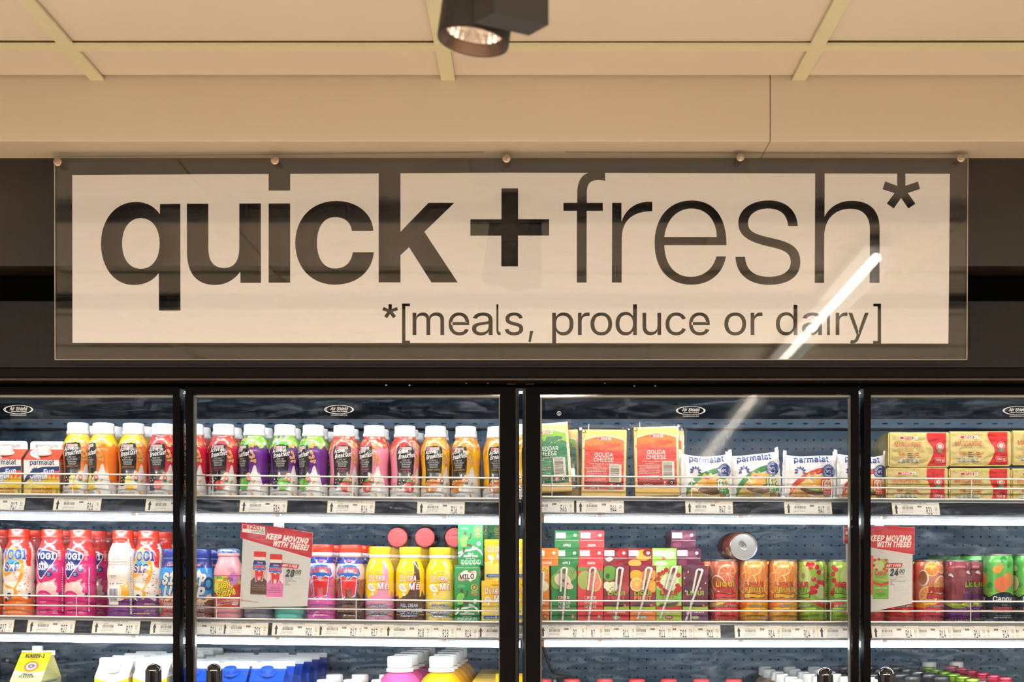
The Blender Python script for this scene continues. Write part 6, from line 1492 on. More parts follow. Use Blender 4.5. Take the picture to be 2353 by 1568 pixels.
def umel(fl):
    c = Canvas(); G = 33.6 * PI; r = random.Random(5)
    low = {'straw': (226, 152, 186), 'choc': (88, 62, 56), 'van': (238, 218, 120)}[fl]
    c.rect(-G, 0, G, 146, (248, 208, 14)); c.up()
    c.poly([(-G, 0), (G, 0), (G, 66), (60, 60), (52, 70), (44, 58), (34, 74), (30, 60), (26, 58), (27, 100), (24, 138), (14, 140), (12, 110), (4, 78), (-2, 66), (-8, 60), (-13, 62), (-16, 56), (-26, 54), (-28, 62), (-36, 58), (-60, 60), (-G, 64)], low); c.up(2)
    c.text('DANONE', 2, 112, 4, (90, 70, 30), w=17, bold=.02); c.up()
    ultra(c, -2, 92, 1.0); c.blob([(-24, 84), (-22, 76), (-12, 70), (-4, 72), (-10, 84), (-18, 88)], (244, 242, 236), 4); c.ell(-11, 64, 3, (244, 242, 236), ry=4); c.up(); c.text('Thick &', -15, 79.5, 3.6, (70, 80, 120), w=11, rot=-14); c.text('Creamy', -14, 75, 3.6, (70, 80, 120), w=13, rot=-14); c.up()
    t2 = {'straw': 'STRAWBERRY FLAVOURED', 'choc': 'CHOCOLATE FLAVOURED', 'van': 'VANILLA FLAVOURED'}[fl]
    for t, y, w_, h_ in (('FULL CREAM', 35, 40, 7.4), (t2, 23, 66, 8.2), ('MILKSHAKE', 14, 40, 7.4)): c.text(t, 1, y, h_, (222, 230, 240), w=w_, bold=.05, out=(54, 78, 122), ow=.12); c.up()
    c.text('275 ml', 4, 5.2, 4.4, (92, 70, 74) if fl != 'choc' else (170, 150, 70), w=19); c.lines(-13, 1.8, 34, 1, 2, 1, (110, 90, 90), al='c')
    return c
umb = {k: [('body', turned(UP_, KC, 'body', pm('milkshake_body', (248, 208, 14), .25, coat=.4))), ('cap', capU), ('neck_ring', ringU), ('sleeve_print', umel(k).mesh('sleeve_print', wrap_map(UP_, KC, 33.6), INK_G, maxe=4.2))] for k in ('straw', 'choc', 'van')}
GU = 'yellow milkshake bottles'
UL = {'straw': 'yellow milkshake bottle with pink foot, leftmost of the three', 'choc': 'yellow milkshake bottle with dark brown foot, middle of the three', 'van': 'yellow milkshake bottle with pale cream foot beside the green carton'}
for k, px, rz in (('straw', 873, -3), ('choc', 943, -1), ('van', 1011.5, 2)):
    spawn(umb[k], 'milkshake_bottle', UL[k], 'bottle', at(px, 2, DC), (0, 0, math.radians(rz)), GU)
    spawn(umb[k], 'milkshake_bottle', {'straw': 'second-row yellow-capped bottle behind the pink-footed milkshake', 'choc': 'second-row yellow-capped bottle behind the dark brown footed milkshake', 'van': 'second-row yellow-capped bottle behind the pale cream footed milkshake'}[k], 'bottle', at(px + (24 if k != 'choc' else 21), 2, 2.548), (0, 0, .5), GU)
spawn(umb['straw'], 'milkshake_bottle', 'second-row yellow-capped bottle between the pink-footed and dark-footed ones', 'bottle', at(918, 2, 2.62), (0, 0, .5), GU)

# dark bottles lying on top of the rows, red caps towards the viewer
LP = [(24, 0), (27, 3), (27.5, 8), (27.5, 66), (26.5, 84), (24, 96), (20.5, 104), (20.5, 108)]
M_DKB = pm('cola_dark_plastic', (62, 48, 62), .12, coat=.8, var=.15, vscale=40)
LC = [(20.6, 107), (22, 108.5), (22, 120), (20.8, 121.6), (0, 121.8)]
lyb = turned(LP, 2.56 / F, 'body', M_DKB); lyc = turned(LC, 2.56 / F, 'cap', pm('cap_coral_red', (222, 72, 76), .45), 64, rib=(109, 119.5, 64, .5))
cpn = Canvas(); cpn.text('with a', 0, 3, 4.4, (172, 40, 48), w=22, rot=14); cpn.text('cheeky', 0, -6, 4.4, (172, 40, 48), w=24, rot=14); cpn.ring(0, 0, 18.5, 19.5, (176, 44, 52))
cpm = cpn.mesh('cap_print', lambda x, y, l: np.stack([x * 2.56 / F, y * 2.56 / F, np.full_like(x, 121.8 * 2.56 / F) + l * .0003], 1), INK_M)
for i, px in enumerate((913, 976, 1045)):
    d = 2.50
    t = thing('lying_bottle', f'dark bottle lying with its round red cap outwards, {("left", "middle", "right")[i]} of three over the milkshakes', 'bottle', (X(px, d), d + 121.8 * 2.56 / F, Z(1235.5, d)), (PI / 2, 0.35 * (i - 1), 0), 'dark bottles lying above the milkshakes')
    for nm, me in (('body', lyb), ('cap', lyc), ('cap_print', cpm)): put(nm, me, t)

# green malt-drink cartons and yellow custard cartons
def box_parts(w, h, d, k, mat, c, inkm, side=None, top=None, bev=.8, nm='carton'):
    b = MB().bevbox(-w / 2, w / 2, 0, d, 0, h, bev)
    P = [('box', scaled(b, k, 'box', mat)), ('front_print', c.mesh('front_print', flat_map(k), inkm, base=.12, clip=(-w / 2 + .2, w / 2 - .2, .2, h - .3)))]
    if side: P.append(('side_print', side.mesh('side_print', lambda x, y, l: np.stack([(w / 2 + l) * k, x * k, y * k], 1), inkm, base=.12)))
    if top: P.append(('top_print', top.mesh('top_print', lambda x, y, l: np.stack([x * k, y * k, (h + l) * k], 1), inkm, base=.12)))
    return P
GRN = (34, 146, 76)
def milo():
    c = Canvas(); c.rect(-29, 0, 29, 133, GRN); c.rect(-29, 0, 29, 18, (24, 124, 66)); c.up()
    c.text('SOURCE OF 8 VITAMINS & 4 MINERALS', 0, 126, 2.4, (214, 236, 218), w=50)
    c.blob([(-21, 100), (-18, 112), (-8, 120), (-2, 122), (4, 118), (18, 121), (22, 114), (20, 102), (12, 97), (8, 94), (2, 99), (-12, 96)], (190, 150, 70), 4); c.up(); c.blob([(-19, 101), (-16, 112), (-6, 120), (0, 121), (5, 117), (19, 120.5), (21.5, 113), (19, 103), (11, 98.5), (7, 96), (1, 100.5), (-12, 98)], (236, 232, 226), 4); c.up()
    c.text('MILO', 0, 101.5, 10.5, (78, 46, 44), w=35, bold=.09, it=.08, rot=4); c.text('Nestlé' if 'é' in _G else 'Nestle', 11, 115, 3.8, (206, 70, 60), w=15, bold=.05, rot=3)
    c.text('MADE WITH', -13, 86, 2.2, (170, 214, 180), w=14); c.text('MALT & COCOA', -13, 82.6, 2.6, (200, 230, 206), w=16.5)
    c.ring(17, 82, 6, 8.2, (226, 176, 70)); c.ring(17, 82, 6, 8.2, (226, 96, 60), a0=0, a1=120); c.ell(17, 82, 4, (70, 160, 90)); c.up(); c.oat(17, 82, 4, 60); c.text('nutri flow', 17, 70, 3, (240, 226, 180), w=15, bold=.03); c.rect(10, 66, 25, 68, (206, 130, 60)); c.rect(13, 63, 22, 65, (206, 110, 50)); c.up()
    sk, gn = (92, 58, 44), (120, 196, 84)               # a footballer in a green shirt
    c.blob([(-28, 26), (-16, 31), (0, 33), (14, 36), (22, 30), (28, 22), (24, 34), (14, 40), (0, 38), (-16, 35), (-28, 30)], (230, 240, 232), 4); c.up()
    c.ell(-12, 74, 3.4, sk, ry=4.4); c.line([(-9, 64), (-1, 62), (1, 68), (1.5, 75)], 3.2, sk); c.line([(-12, 49), (-2, 46), (6, 43)], 5, sk); c.line([(-16, 44), (-14, 36), (-17, 30)], 4.6, sk); c.line([(4, 43), (14, 39), (22, 37)], 4.2, (222, 230, 224)); c.line([(-17, 30), (-22, 24), (-27, 20)], 4.2, (222, 230, 224)); c.up()
    c.blob([(-22, 46), (-24, 58), (-20, 67), (-13, 69), (-6, 66), (-6, 60), (-9, 56), (-8, 50), (-10, 44), (-18, 42)], gn, 4); c.ell(19, 50, 5, (226, 232, 228)); c.up(); c.ell(19, 50, 1.6, (60, 70, 66)); c.ell(16, 52.5, 1, (60, 70, 66)); c.ell(22, 47.5, 1, (60, 70, 66)); c.line([(18, 38.5), (24, 40)], 2.4, (40, 60, 44))
    c.text('MALT', 1, 24, 4.6, (244, 248, 244), w=13, bold=.06); c.text('ENERGY DRINK', 1, 18.6, 4.6, (244, 248, 244), w=33, bold=.06); c.lines(-14, 15, 28, 1, 3, 1.1, (190, 226, 200), al='c')
    for i in range(5):
        x = -22 + i * 9.2; c.rrect(x, 2, x + 8.4, 13, 3, (206, 236, 212)); c.up(); c.rrect(x + .6, 5.4, x + 7.8, 12.4, 2.4, (40, 150, 84)); c.up(); c.lines(x + 1.6, 10, 5, 2, 2.6, 1.1, (214, 240, 220), seed=i); c.lay -= 2
    c.lines(-18, -.2 + .4, 36, 1, 2, .9, (190, 226, 200))
    return c
sdm = Canvas(); sdm.rect(0, 0, 42, 133, (28, 128, 68)); sdm.up(); sdm.rect(4, 108, 38, 128, (230, 206, 90)); sdm.rect(4, 4, 38, 40, (40, 150, 84)); sdm.up(); sdm.lines(6, 100, 30, 14, 4.2, 2, (206, 150, 80), seed=7)
mil = box_parts(58, 133, 42, KF, pm('carton_green', GRN, .4), milo(), INK_M, sdm)
def cust():
    c = Canvas(); c.rect(-26, 0, 26, 98, (246, 196, 14)); c.up(); c.poly([(-26, 0), (26, 0), (26, 62), (18, 58), (14, 36), (8, 44), (-6, 40), (-14, 48), (-26, 44)], (244, 220, 104)); c.up()
    c.text('DANONE', 5, 86, 3.6, (80, 66, 30), w=16, bold=.02); c.up(); ultra(c, 0, 67, .95); c.blob([(-18, 60), (-17, 53), (-10, 49), (-3, 52), (-8, 60), (-13, 62)], (244, 242, 236), 4); c.ell(-9, 45, 2.6, (244, 242, 236), ry=3.4); c.up(); c.text('Delicious', -12, 56, 2.6, (70, 100, 160), w=9, rot=-10); c.text('Taste', -11, 53, 2.6, (70, 100, 160), w=6, rot=-10); c.rrect(-22, 10, 26, 17, 3.4, (36, 92, 164)); c.up(); c.text('Vanilla Flavoured Custard', 3, 11.8, 3.6, (220, 230, 244), w=40, bold=.02); c.text('125 ml', -14, 3.6, 4.4, (150, 120, 50), w=15); return c
sdc = Canvas(); sdc.rect(0, 0, 36, 98, (240, 190, 20)); sdc.up(); sdc.lines(4, 90, 28, 18, 4.6, 1.8, (120, 90, 30), seed=3)
cus = box_parts(52, 98, 36, KF, pm('carton_yellow', (246, 196, 14), .4), cust(), INK_M, sdc)
def boxat(pr, nm, px, py_base, d, lb, grp, rz=0): spawn(pr, nm, lb, 'carton', (X(px, d), d, Z(py_base, d)), (0, 0, math.radians(rz)), grp)
def base2(px, d): return CY - (surf(X(px, d), 2) - H) * F / d
GMI, GCU = 'green malt drink cartons', 'small yellow custard cartons'
boxat(mil, 'malt_drink_carton', 1073, base2(1073, DFt), DFt, 'green malt drink carton with white logo standing at the shelf front', GMI)
x_, d_ = 1081, 2.478
boxat(mil, 'malt_drink_carton', 1081, 1299.6, 2.462, 'green malt drink carton stacked on top, tucked under the light tube', GMI)
boxat(mil, 'malt_drink_carton', 1086, base2(1086, 2.52), 2.52, 'second-row green malt drink carton behind the front one', GMI)
boxat(mil, 'malt_drink_carton', 1093, 1297, 2.528, 'second-row green malt drink carton on the upper layer beside yellow ones', GMI)
boxat(mil, 'malt_drink_carton', 1127, 1297, 2.56, 'dark green carton at the back above the yellow custard cartons', GMI)
boxat(mil, 'malt_drink_carton', 1127, base2(1127, 2.56), 2.56, 'lower green carton at the back behind the yellow custard cartons', GMI)
boxat(cus, 'custard_carton', 1132.5, base2(1132, DFt), DFt, 'small yellow custard carton at the bottom beside the green carton', GCU)
boxat(cus, 'custard_carton', 1139, 1337, 2.475, 'small yellow custard carton stacked on the upper layer', GCU)
boxat(cus, 'custard_carton', 1199, base2(1199, DFt) - 0, DFt, 'small yellow custard carton at the bottom in the centre door gap', GCU)
boxat(cus, 'custard_carton', 1200, 1337, 2.46, 'small yellow custard carton on the upper layer in the centre door gap', GCU)

# ======== second shelf, right bays: straw cartons
def fruit_art(c, kind):
    """picture fruit on the upper half of a carton front (x -29..29, y 50..130)"""
    if kind == 'apple':
        c.ell(6, 112, 24, (126, 160, 84), ry=18); c.ell(-16, 96, 14, (120, 170, 70), ry=19); c.up(); c.ell(-3, 98, 20, (226, 206, 180), ry=15, rot=-24); c.ell(8, 86, 14, (226, 200, 176), ry=8, rot=-20); c.up(); c.ell(-1, 97, 2.6, (110, 80, 50), ry=4); c.ell(9, 90, 1.4, (90, 60, 40), ry=3); c.line([(14, 120), (20, 112), (24, 122)], 1.4, (70, 90, 40))
    elif kind == 'guava':
        c.ell(-12, 98, 18, (164, 172, 92), ry=22); c.ell(20, 108, 13, (92, 134, 70), ry=14); c.ell(-18, 124, 13, (110, 140, 70), ry=5); c.up(); c.blob([(6, 118), (14, 122), (20, 110), (26, 92), (20, 76), (8, 72), (-6, 78), (-11, 92), (-4, 106)], (196, 196, 100), 4); c.up(); c.blob([(7, 114), (13, 118), (18, 108), (23, 92), (18, 79), (8, 75), (-4, 80), (-8, 92), (-2, 104)], (232, 124, 104), 4); c.up()
        for i in range(14): c.ell(7 + 9 * math.cos(i * .9), 92 + 13 * math.sin(i * .9), .8, (246, 206, 170), n=6)
    elif kind == 'cocopine':
        c.blob([(8, 126), (26, 130), (26, 104), (16, 100), (4, 112)], (222, 170, 60), 4); c.ell(14, 84, 15, (190, 200, 120), ry=14); c.up(); c.ell(14, 84, 13, (240, 228, 190), ry=12); c.up(); c.ell(9, 82, 1.8, (90, 60, 40), ry=1.2); c.ell(15, 85, 1.8, (90, 60, 40), ry=1.2)
        for i in range(7): c.ell(12 + (i % 3) * 6, 128 - i * 4, 1.4, (120, 70, 30), n=6)
    elif kind == 'lapple':
        c.ell(18, 104, 16, (150, 40, 44), ry=18); c.ell(14, 78, 15, (176, 44, 46), ry=15); c.ell(-16, 114, 17, (96, 150, 56), ry=18); c.up(); c.ell(-20, 108, 5, (46, 84, 34), ry=6); c.ell(-10, 82, 15, (222, 224, 180), ry=12, rot=30); c.ell(-22, 86, 8, (216, 222, 180), ry=9); c.up(); c.ell(-10, 82, 2, (80, 60, 40), ry=1.2, rot=40); c.ell(-14, 78, 2, (80, 60, 40), ry=1.2, rot=40)
    elif kind == 'orange':
        c.ell(-16, 110, 15, (238, 166, 40), ry=12); c.up(); c.ell(12, 108, 20, (226, 150, 76), ry=15, rot=20); c.ell(-14, 88, 16, (232, 160, 60), ry=16); c.ell(22, 84, 12, (236, 140, 40), ry=14); c.up(); c.ring(-14, 88, 13.4, 15.2, (246, 224, 170)); c.ell(22, 84, 9, (240, 170, 70), ry=11)
        for i in range(9): a = 2 * PI * i / 9; c.line([(-14, 88), (-14 + 13 * math.cos(a), 88 + 13 * math.sin(a))], .8, (246, 220, 160))
        c.line([(2, 94), (22, 102)], 2.4, (120, 40, 50))
    elif kind == 'cran':
        c.ell(-18, 122, 12, (176, 206, 150), ry=9); c.ell(2, 94, 21, (210, 220, 180), ry=20); c.up()
        for i, (x, y) in enumerate(((-6, 122), (-14, 116), (4, 116), (12, 122), (-22, 112), (-24, 102), (-24, 90), (-18, 84), (22, 110), (-10, 76), (20, 86), (18, 76), (25, 80), (-4, 70), (-22, 70), (26, 70))): c.ell(x, y, 5.4, (176, 28, 34), n=14)
        c.up(); c.ell(2, 97, 2.2, (120, 80, 50)); c.poly([(-29, 50), (-29, 80), (-20, 74), (-16, 60)], (110, 176, 60)); c.poly([(29, 50), (29, 74), (18, 66), (16, 54)], (110, 186, 60))
    elif kind == 'grape':
        r = random.Random(11)
        for i in range(26): c.ell(r.uniform(-28, 28), r.uniform(54, 128), r.uniform(6, 9), ((96, 36, 56), (120, 48, 66), (78, 30, 52))[i % 3], n=16); c.lay += (i % 6 == 5)
        c.up()
        for x, y in ((-18, 118), (12, 124), (-26, 104), (22, 92), (-24, 74), (10, 80)): c.blob([(x, y), (x + 3, y + 2), (x + 2, y - 3)], (206, 190, 196), 3)
    c.up()
def liqui(c, x, y, s, a, b):
    c.text('LiQUi', x, y + 10.4 * s, 9 * s, a, w=41 * s, bold=.10, out=(70, 62, 66), ow=.055); c.up(); c.text('FRUiT', x, y - 1 * s, 9 * s, b, w=41 * s, bold=.10, out=(70, 62, 66), ow=.055); c.up()
JU = {'cocopine': dict(bg=(232, 128, 48), n1='COCOPINE', n2='BLEND', sub='nectar blend'), 'apple': dict(bg=(40, 130, 66), n1='APPLE', n2='NECTAR', sub='100% nectar'), 'guava': dict(bg=(214, 62, 66), n1='GUAVA', n2='NECTAR', sub='50% nectar'),
      'lapple': dict(bg=(126, 32, 44), a=(150, 170, 40), b=(206, 44, 48), low=(196, 40, 50), wave=(150, 178, 50), txt='CLEAR APPLE'), 'orange': dict(bg=(134, 40, 52), a=(156, 178, 50), b=(236, 130, 50), low=(230, 126, 44), wave=(150, 178, 50), txt='MANGO & ORANGE'),
      'cran': dict(bg=(150, 196, 84), a=(190, 40, 52), b=(150, 190, 66), low=(166, 190, 70), wave=(196, 56, 50), txt='CRANBERRY COOLER'), 'grape': dict(bg=(92, 36, 66), a=(156, 186, 60), b=(126, 40, 80), low=(110, 48, 96), wave=(160, 186, 60), txt='RED GRAPE')}
def juice_front(k):
    d = JU[k]; c = Canvas(); c.rect(-29, 0, 29, 131, d['bg']); c.up()
    fruit_art(c, k); c.up(4)
    if 'n1' in d:
        c.spar(-13, 55, 25, 6.4); c.text(d['n1'], 1, 44.5, 7.4, (240, 240, 232), w=29 if k != 'cocopine' else 38, xs=.8, bold=.02); c.text(d['n2'], 0, 34, 7.4, (240, 240, 232), w=27, bold=.02); c.text(d['sub'], 1, 28, 3.4, (206, 226, 214), w=19); c.rosette(20, 15.5, 4.8); c.text('200 ml', -1, 2.5, 5, (220, 232, 222), w=19)
    else:
        c.poly(bez([(-29, 0), (29, 0), (29, 30), ('c', 10, 36, -10, 24, -29, 33)]), d['low']); c.up(); c.poly(bez([(-29, 32), ('c', -10, 23, 10, 35, 29, 29), (29, 40), ('c', 10, 34, -10, 40, -29, 38)]), d['wave']); c.up(); liqui(c, 0, 54, 1.0, d['a'], d['b'])
        c.poly(bez([(-22, 42), ('c', -8, 47, 10, 46, 22, 50), (20, 42), ('c', 8, 39, -8, 42, -21, 38)]), (74, 62, 70)); c.ell(19, 40, 3.2, (226, 110, 90)); c.up(); c.text(d['txt'], 0, 23, 3.8, (226, 226, 216), w=42, bold=.03); c.ell(0, 13, 9.5, (140, 150, 100) if k != 'cran' else (150, 40, 50), ry=4.6); c.up(); c.text('100%', 0, 11.2, 4.4, (236, 236, 220), w=13, bold=.04); c.text('FRUIT JUICE BLEND', 0, 3.2, 3.8, (52, 50, 50), w=44, bold=.02)
    return c
def juice_end(k):                                         # the carton's folded top
    d = JU[k]; c = Canvas(); c.rect(-28.5, 0, 28.5, 40, d['bg']); c.up()
    if k == 'orange': c.ell(8, 24, 18, (240, 166, 48), ry=13); c.ell(-12, 6, 15, (240, 170, 80), ry=9); c.up(); c.ell(18, 30, 12, (130, 44, 54), ry=9)
    if k == 'cran': c.ell(10, 26, 15, (196, 220, 170), ry=11); c.ell(-8, 5, 16, (200, 222, 180), ry=6); c.up(); c.ell(-2, 17, 5, (190, 50, 50), ry=3)
    if k == 'lapple': c.ell(14, 28, 13, (170, 40, 42), ry=10); c.up(); c.ell(2, 5, 14, (156, 46, 50), ry=5); c.blob([(-24, 16), (-12, 20), (-6, 15), (-16, 9)], (222, 220, 206))
    if k == 'grape': c.ell(6, 24, 12, (130, 60, 90), ry=10); c.ell(-14, 8, 10, (126, 54, 84), ry=7)
    c.up(2); c.rect(-26, 22, -3, 35, (232, 234, 232)); c.up(); c.lines(-23, 31, 16, 1, 3, 1.2, (150, 152, 156)); c.text('06.09.24', -14.5, 26.5, 2.6, (110, 112, 118), w=15); c.text('21:16 A203', -14.5, 23, 2.6, (120, 122, 128), w=16)
    c.ell(18.5, 29, 3.6, (236, 238, 236)); c.up(); c.ell(18.2, 29, 2.2, (206, 212, 210)); c.line([(-27, 17.6), (27, 17.2)], .8, (255, 235, 225)); c.line([(-27, 14.2), (27, 13.8)], .5, (120, 80, 80))
    if 'n1' in d: c.text(d['n1'], 0, 3.4, 5.4, (244, 244, 240), w={'apple': 18, 'guava': 18, 'cocopine': 28}[k], bold=.05)
    return c
GST = 'straw cartons standing at the front'; GLY = 'straw cartons lying behind with their folded ends outwards'
JN = {'cocopine': 'orange pineapple', 'apple': 'green apple nectar', 'guava': 'red guava nectar', 'lapple': 'dark red apple juice', 'orange': 'orange mango juice', 'cran': 'light green cranberry juice', 'grape': 'purple grape juice'}
M_STRAW = pm('straw_white', (232, 232, 224), .4); M_SLEEVE = glass('straw_sleeve', smear=.16, film=.03, sscale=60, wavy=.002, refl=1.3)
sp_t = {'cocopine': (-13, 4, -2), 'apple': (1, 4, -6), 'guava': (7, 6, -4), 'lapple': (8, 6, 0), 'orange': (17, 12, -2), 'cran': (11, 11, 2), 'grape': (9, 14, -3)}
stand = {}
fx = {'cocopine': 1233, 'apple': 1296, 'guava': 1356.5, 'lapple': 1416.5, 'orange': 1477.5, 'cran': 1537, 'grape': 1597.5}
def wstraw(pts): return [tuple(v) for v in smooth_open(pts, 4)]
STR = {'cocopine': ((1243, 1315), (1241, 1428)), 'apple': ((1296, 1306), (1288, 1360), (1292, 1430)), 'guava': ((1361.5, 1306), (1351, 1357), (1352, 1428)), 'lapple': ((1424, 1306), (1415, 1357), (1414, 1424)), 'orange': ((1490, 1306), (1477, 1357), (1465, 1423)), 'cran': ((1548, 1304), (1530, 1355), (1517, 1421)), 'grape': ((1606, 1310), (1591, 1363), (1576, 1426))}
for k in JU:
    pr = box_parts(58.5, 132, 46, KF, pm('juice_carton_' + k, JU[k]['bg'], .35), juice_front(k), INK_M)
    stand[k] = pr
    t = spawn(pr, 'juice_carton', f'{JN[k]} straw carton standing in the front row', 'carton', at(fx[k], 2, DFt), group=GST)
    z0 = base2(fx[k], DFt)
    tp = STR[k][0]; bt = STR[k][-1]; sh_ = STR[k][1] if len(STR[k]) > 2 else (tp[0] - 6, tp[1] + 50)
    def q(px, py): return ((px - fx[k]) * KF, -.0026, (z0 - py) * KF)
    dx = (bt[0] - tp[0] + 7) / (bt[1] - tp[1])
    loop = [q(sh_[0], sh_[1]), q(tp[0] - 6.2, tp[1] + 8), q(tp[0] - 5, tp[1] + 2.5), q(tp[0], tp[1] - .6), q(tp[0] + 5, tp[1] + 2.5), q(tp[0] + 5.6, tp[1] + 9), q(*bt)]
    MB().tube(wstraw(loop), .0021, 8).build('bent_straw', M_STRAW, t)
    ang = math.atan2(bt[0] - tp[0], bt[1] - tp[1]); cx_, cy_ = (tp[0] + bt[0]) / 2 - 1, (tp[1] + bt[1]) / 2
    if abs(cx_ - fx[k]) < 20:
        hw, hh = 8.5, (bt[1] - tp[1]) / 2 + 4; ca, sa = math.cos(ang), math.sin(ang)
        P = [(-hw, -hh), (hw, -hh), (hw, hh), (-hw, hh)]; pts = [((cx_ + a * ca + b_ * sa - fx[k]) * KF, (z0 - (cy_ - a * sa + b_ * ca)) * KF) for a, b_ in P]
        MB().add([(a, -.0050, b_) for a, b_ in pts] + [(a, -.0003, b_) for a, b_ in pts], [(3, 2, 1, 0), (4, 5, 6, 7)] + [(i, (i + 1) % 4, (i + 1) % 4 + 4, i + 4) for i in range(4)]).build('clear_sleeve', M_SLEEVE, t)
lying = {}
dl = 2.492; kl = dl / F
for k in JU:
    b = MB().bevbox(-28.5, 28.5, 0, 126, 0, 40, .9)
    fl_ = MB().tube([(-6, 10, 41), (6, 10, 41)], 2.2, 8)
    lying[k] = [('box', scaled(b, kl, 'box', pm('juice_carton_' + k, (0, 0, 0)))), ('end_print', juice_end(k).mesh('end_print', flat_map(kl), INK_P, base=.12, clip=(-28.3, 28.3, .2, 39.8)))]
for k, px in (('cocopine', 1254), ('apple', 1301.5), ('guava', 1358.5), ('lapple', 1414.8), ('orange', 1470.8), ('cran', 1527), ('grape', 1582.5)):
    zl = 1299.5 - (px - 1240) * .0
    dd_ = 2.484 if k == 'cocopine' else dl
    spawn(lying[k], 'juice_carton', f'{JN[k]} straw carton lying behind the standing row, on the lower layer', 'carton', (X(px, dd_), dd_, Z(zl + 1.0, dd_)), (0, 0, 0), GLY)
    spawn(stand[k][:1], 'juice_carton', f'{JN[k]} straw carton hidden upright under the lying cartons', 'carton', (X(px, dl), dl + .025, Z(zl + 1.3, dl) - 132 * KF), (0, 0, 0), GST)
for k, px, lb in (('apple', 1303, 'green apple nectar straw carton lying on the top layer by the wire hook'), ('guava', 1360, 'red guava nectar straw carton lying on the top layer'), ('grape', 1570.5, 'purple grape juice straw carton lying alone on the top layer')):
    spawn(lying[k], 'juice_carton', lb, 'carton', (X(px, dl), dl, Z(1259.6, dl)), (0, 0, 0), GLY)

# cans
CP = [(24, 0), (26.5, 1), (32.4, 7), (33, 11), (33, 127), (32.2, 133), (30.6, 139), (30.2, 141)]
CR = [(30.2, 140.4), (31.4, 142), (31.6, 144.6), (30.8, 145.4), (29.6, 144.4), (28.6, 139), (27.4, 137.6), (26, 138.8), (24.6, 139.4), (23.6, 138.6), (14, 138.6), (0, 138.8)]
def can_parts(c, h=146, k=KC, nm='can', rgb=(200, 120, 60)):
    s = h / 146; p = [(r, z if z < 20 else z + h - 146) for r, z in CP]; rr = [(r, z + h - 146) for r, z in CR]
    lid = MB().lathe(rr, 48); lid.v = list(lid.v)
    tab = MB(); zt = h - 146 + 139.6
    ring_o = []
    for i in range(20):
        a = 2 * PI * i / 20; ring_o.append((7.6 * math.cos(a), 3 + 12.5 * math.sin(a)))
    n = 20; V = [(x, y, zt) for x, y in ring_o] + [(x, y, zt + 3) for x, y in ring_o] + [(x * .62, 5 + (y - 5) * .30 - 5.5, zt + 2.6) for x, y in ring_o]
    tab.add(V, [(i, (i + 1) % n, (i + 1) % n + n, i + n) for i in range(n)] + [(i + n, (i + 1) % n + n, (i + 1) % n + 2 * n, i + 2 * n) for i in range(n)])
    tab.lathe([(2.6, zt + .5), (2.6, zt + 2.2), (0, zt + 2.4)], 16, c=(0, 3, 0)); tab.lathe([(4.6, zt - 1), (4.4, zt + .2), (0, zt + .3)], 20, c=(0, -4, 0))
    pr = [('can_body', turned(p, k, 'can_body', pm('can_print_' + nm, rgb, .25, metal=.45, coat=.3, var=.01), 56, ends=False)), ('lid', autosmooth(scaled(lid, k, 'lid', M_ALU), 40)), ('ring_pull', scaled(tab, k, 'ring_pull', pm('ring_pull_steel', (150, 156, 160), .3, metal=1.0)))]
    if c: pr.append(('can_art', c.mesh('can_art', wrap_map(p, k, 33), INK_C, maxe=4.2, base=.12)))
    return pr
def slice_(c, x, y, r, rim, flesh, pith=(244, 226, 180), n=9):
    c.ell(x, y, r, rim, n=26); c.up(); c.ell(x, y, r * .93, pith, n=26); c.up(); c.ell(x, y, r * .84, flesh, n=26); c.up()
    for i in range(n): a = 2 * PI * i / n + .2; c.line([(x, y), (x + r * .84 * math.cos(a), y + r * .84 * math.sin(a))], r * .035, pith)
    c.ell(x, y, r * .10, pith, n=10); c.lay -= 3
def lf_can(top, low, wave, a, b, rib, name, art):
    c = Canvas(); G = 33 * PI; c.rect(-G, 6, G, 140, top); c.up()
    art(c); c.up(5)
    P = [(-G + 2 * G * i / 40, 50 + 4.5 * math.sin(i / 40 * 2 * PI * 2 + .6)) for i in range(41)]
    c.poly([(-G, 6), (G, 6)] + P[::-1], wave); c.up(); c.poly([(-G, 6), (G, 6)] + [(x, y - 8 + 3 * math.sin(x * .06 + 1)) for x, y in P][::-1], low); c.up()
    for ox in (0,):
        c.blob([(-26, 66), (-24, 69), (-4, 68), (10, 66), (22, 70), (25, 64), (22, 58), (8, 57), (-8, 58), (-26, 56)], (66, 62, 64), 4); c.up(); c.blob([(-24.6, 65.4), (-23, 67.6), (-4, 66.6), (10, 64.6), (21, 68), (23.4, 63.6), (21, 59.4), (8, 58.4), (-8, 59.4), (-24.6, 57.6)], rib, 4); c.up()
        liqui(c, -1, 72.5, 1.08, a, b)
        c.text(name, 1, 37.2, 4.9, (236, 232, 222), w=min(50, len(name) * 4.2), bold=.05, out=(80, 60, 50), ow=.09); c.up(); c.ell(1, 27.6, 10, (196, 90, 60), ry=4.8); c.up(); c.text('100%', 1, 25.6, 4.8, (244, 240, 226), w=17, bold=.06, it=.1); c.text('FRUIT JUICE BLEND', 1, 13.4, 5, (72, 52, 40), w=40, xs=.8, bold=.01); c.text('orange & apple / grape blend' if 'ORANGE' in name else 'apple / grape / pear blend', 1, 8.2, 2.6, (80, 60, 44), w=36, bold=.02)
    # side panel
    c.rect(60, 8, 78, 132, low); c.up(); c.rect(58.6, 8, 59.6, 132, (236, 140, 60)); c.barcode(62, 14, 76, 50, vert=True, light=(206, 214, 206), dark=(56, 66, 76)); c.lines(63, 112, 12, 12, 4.6, 1.8, (60, 90, 40), seed=6); c.xf = None
    return c
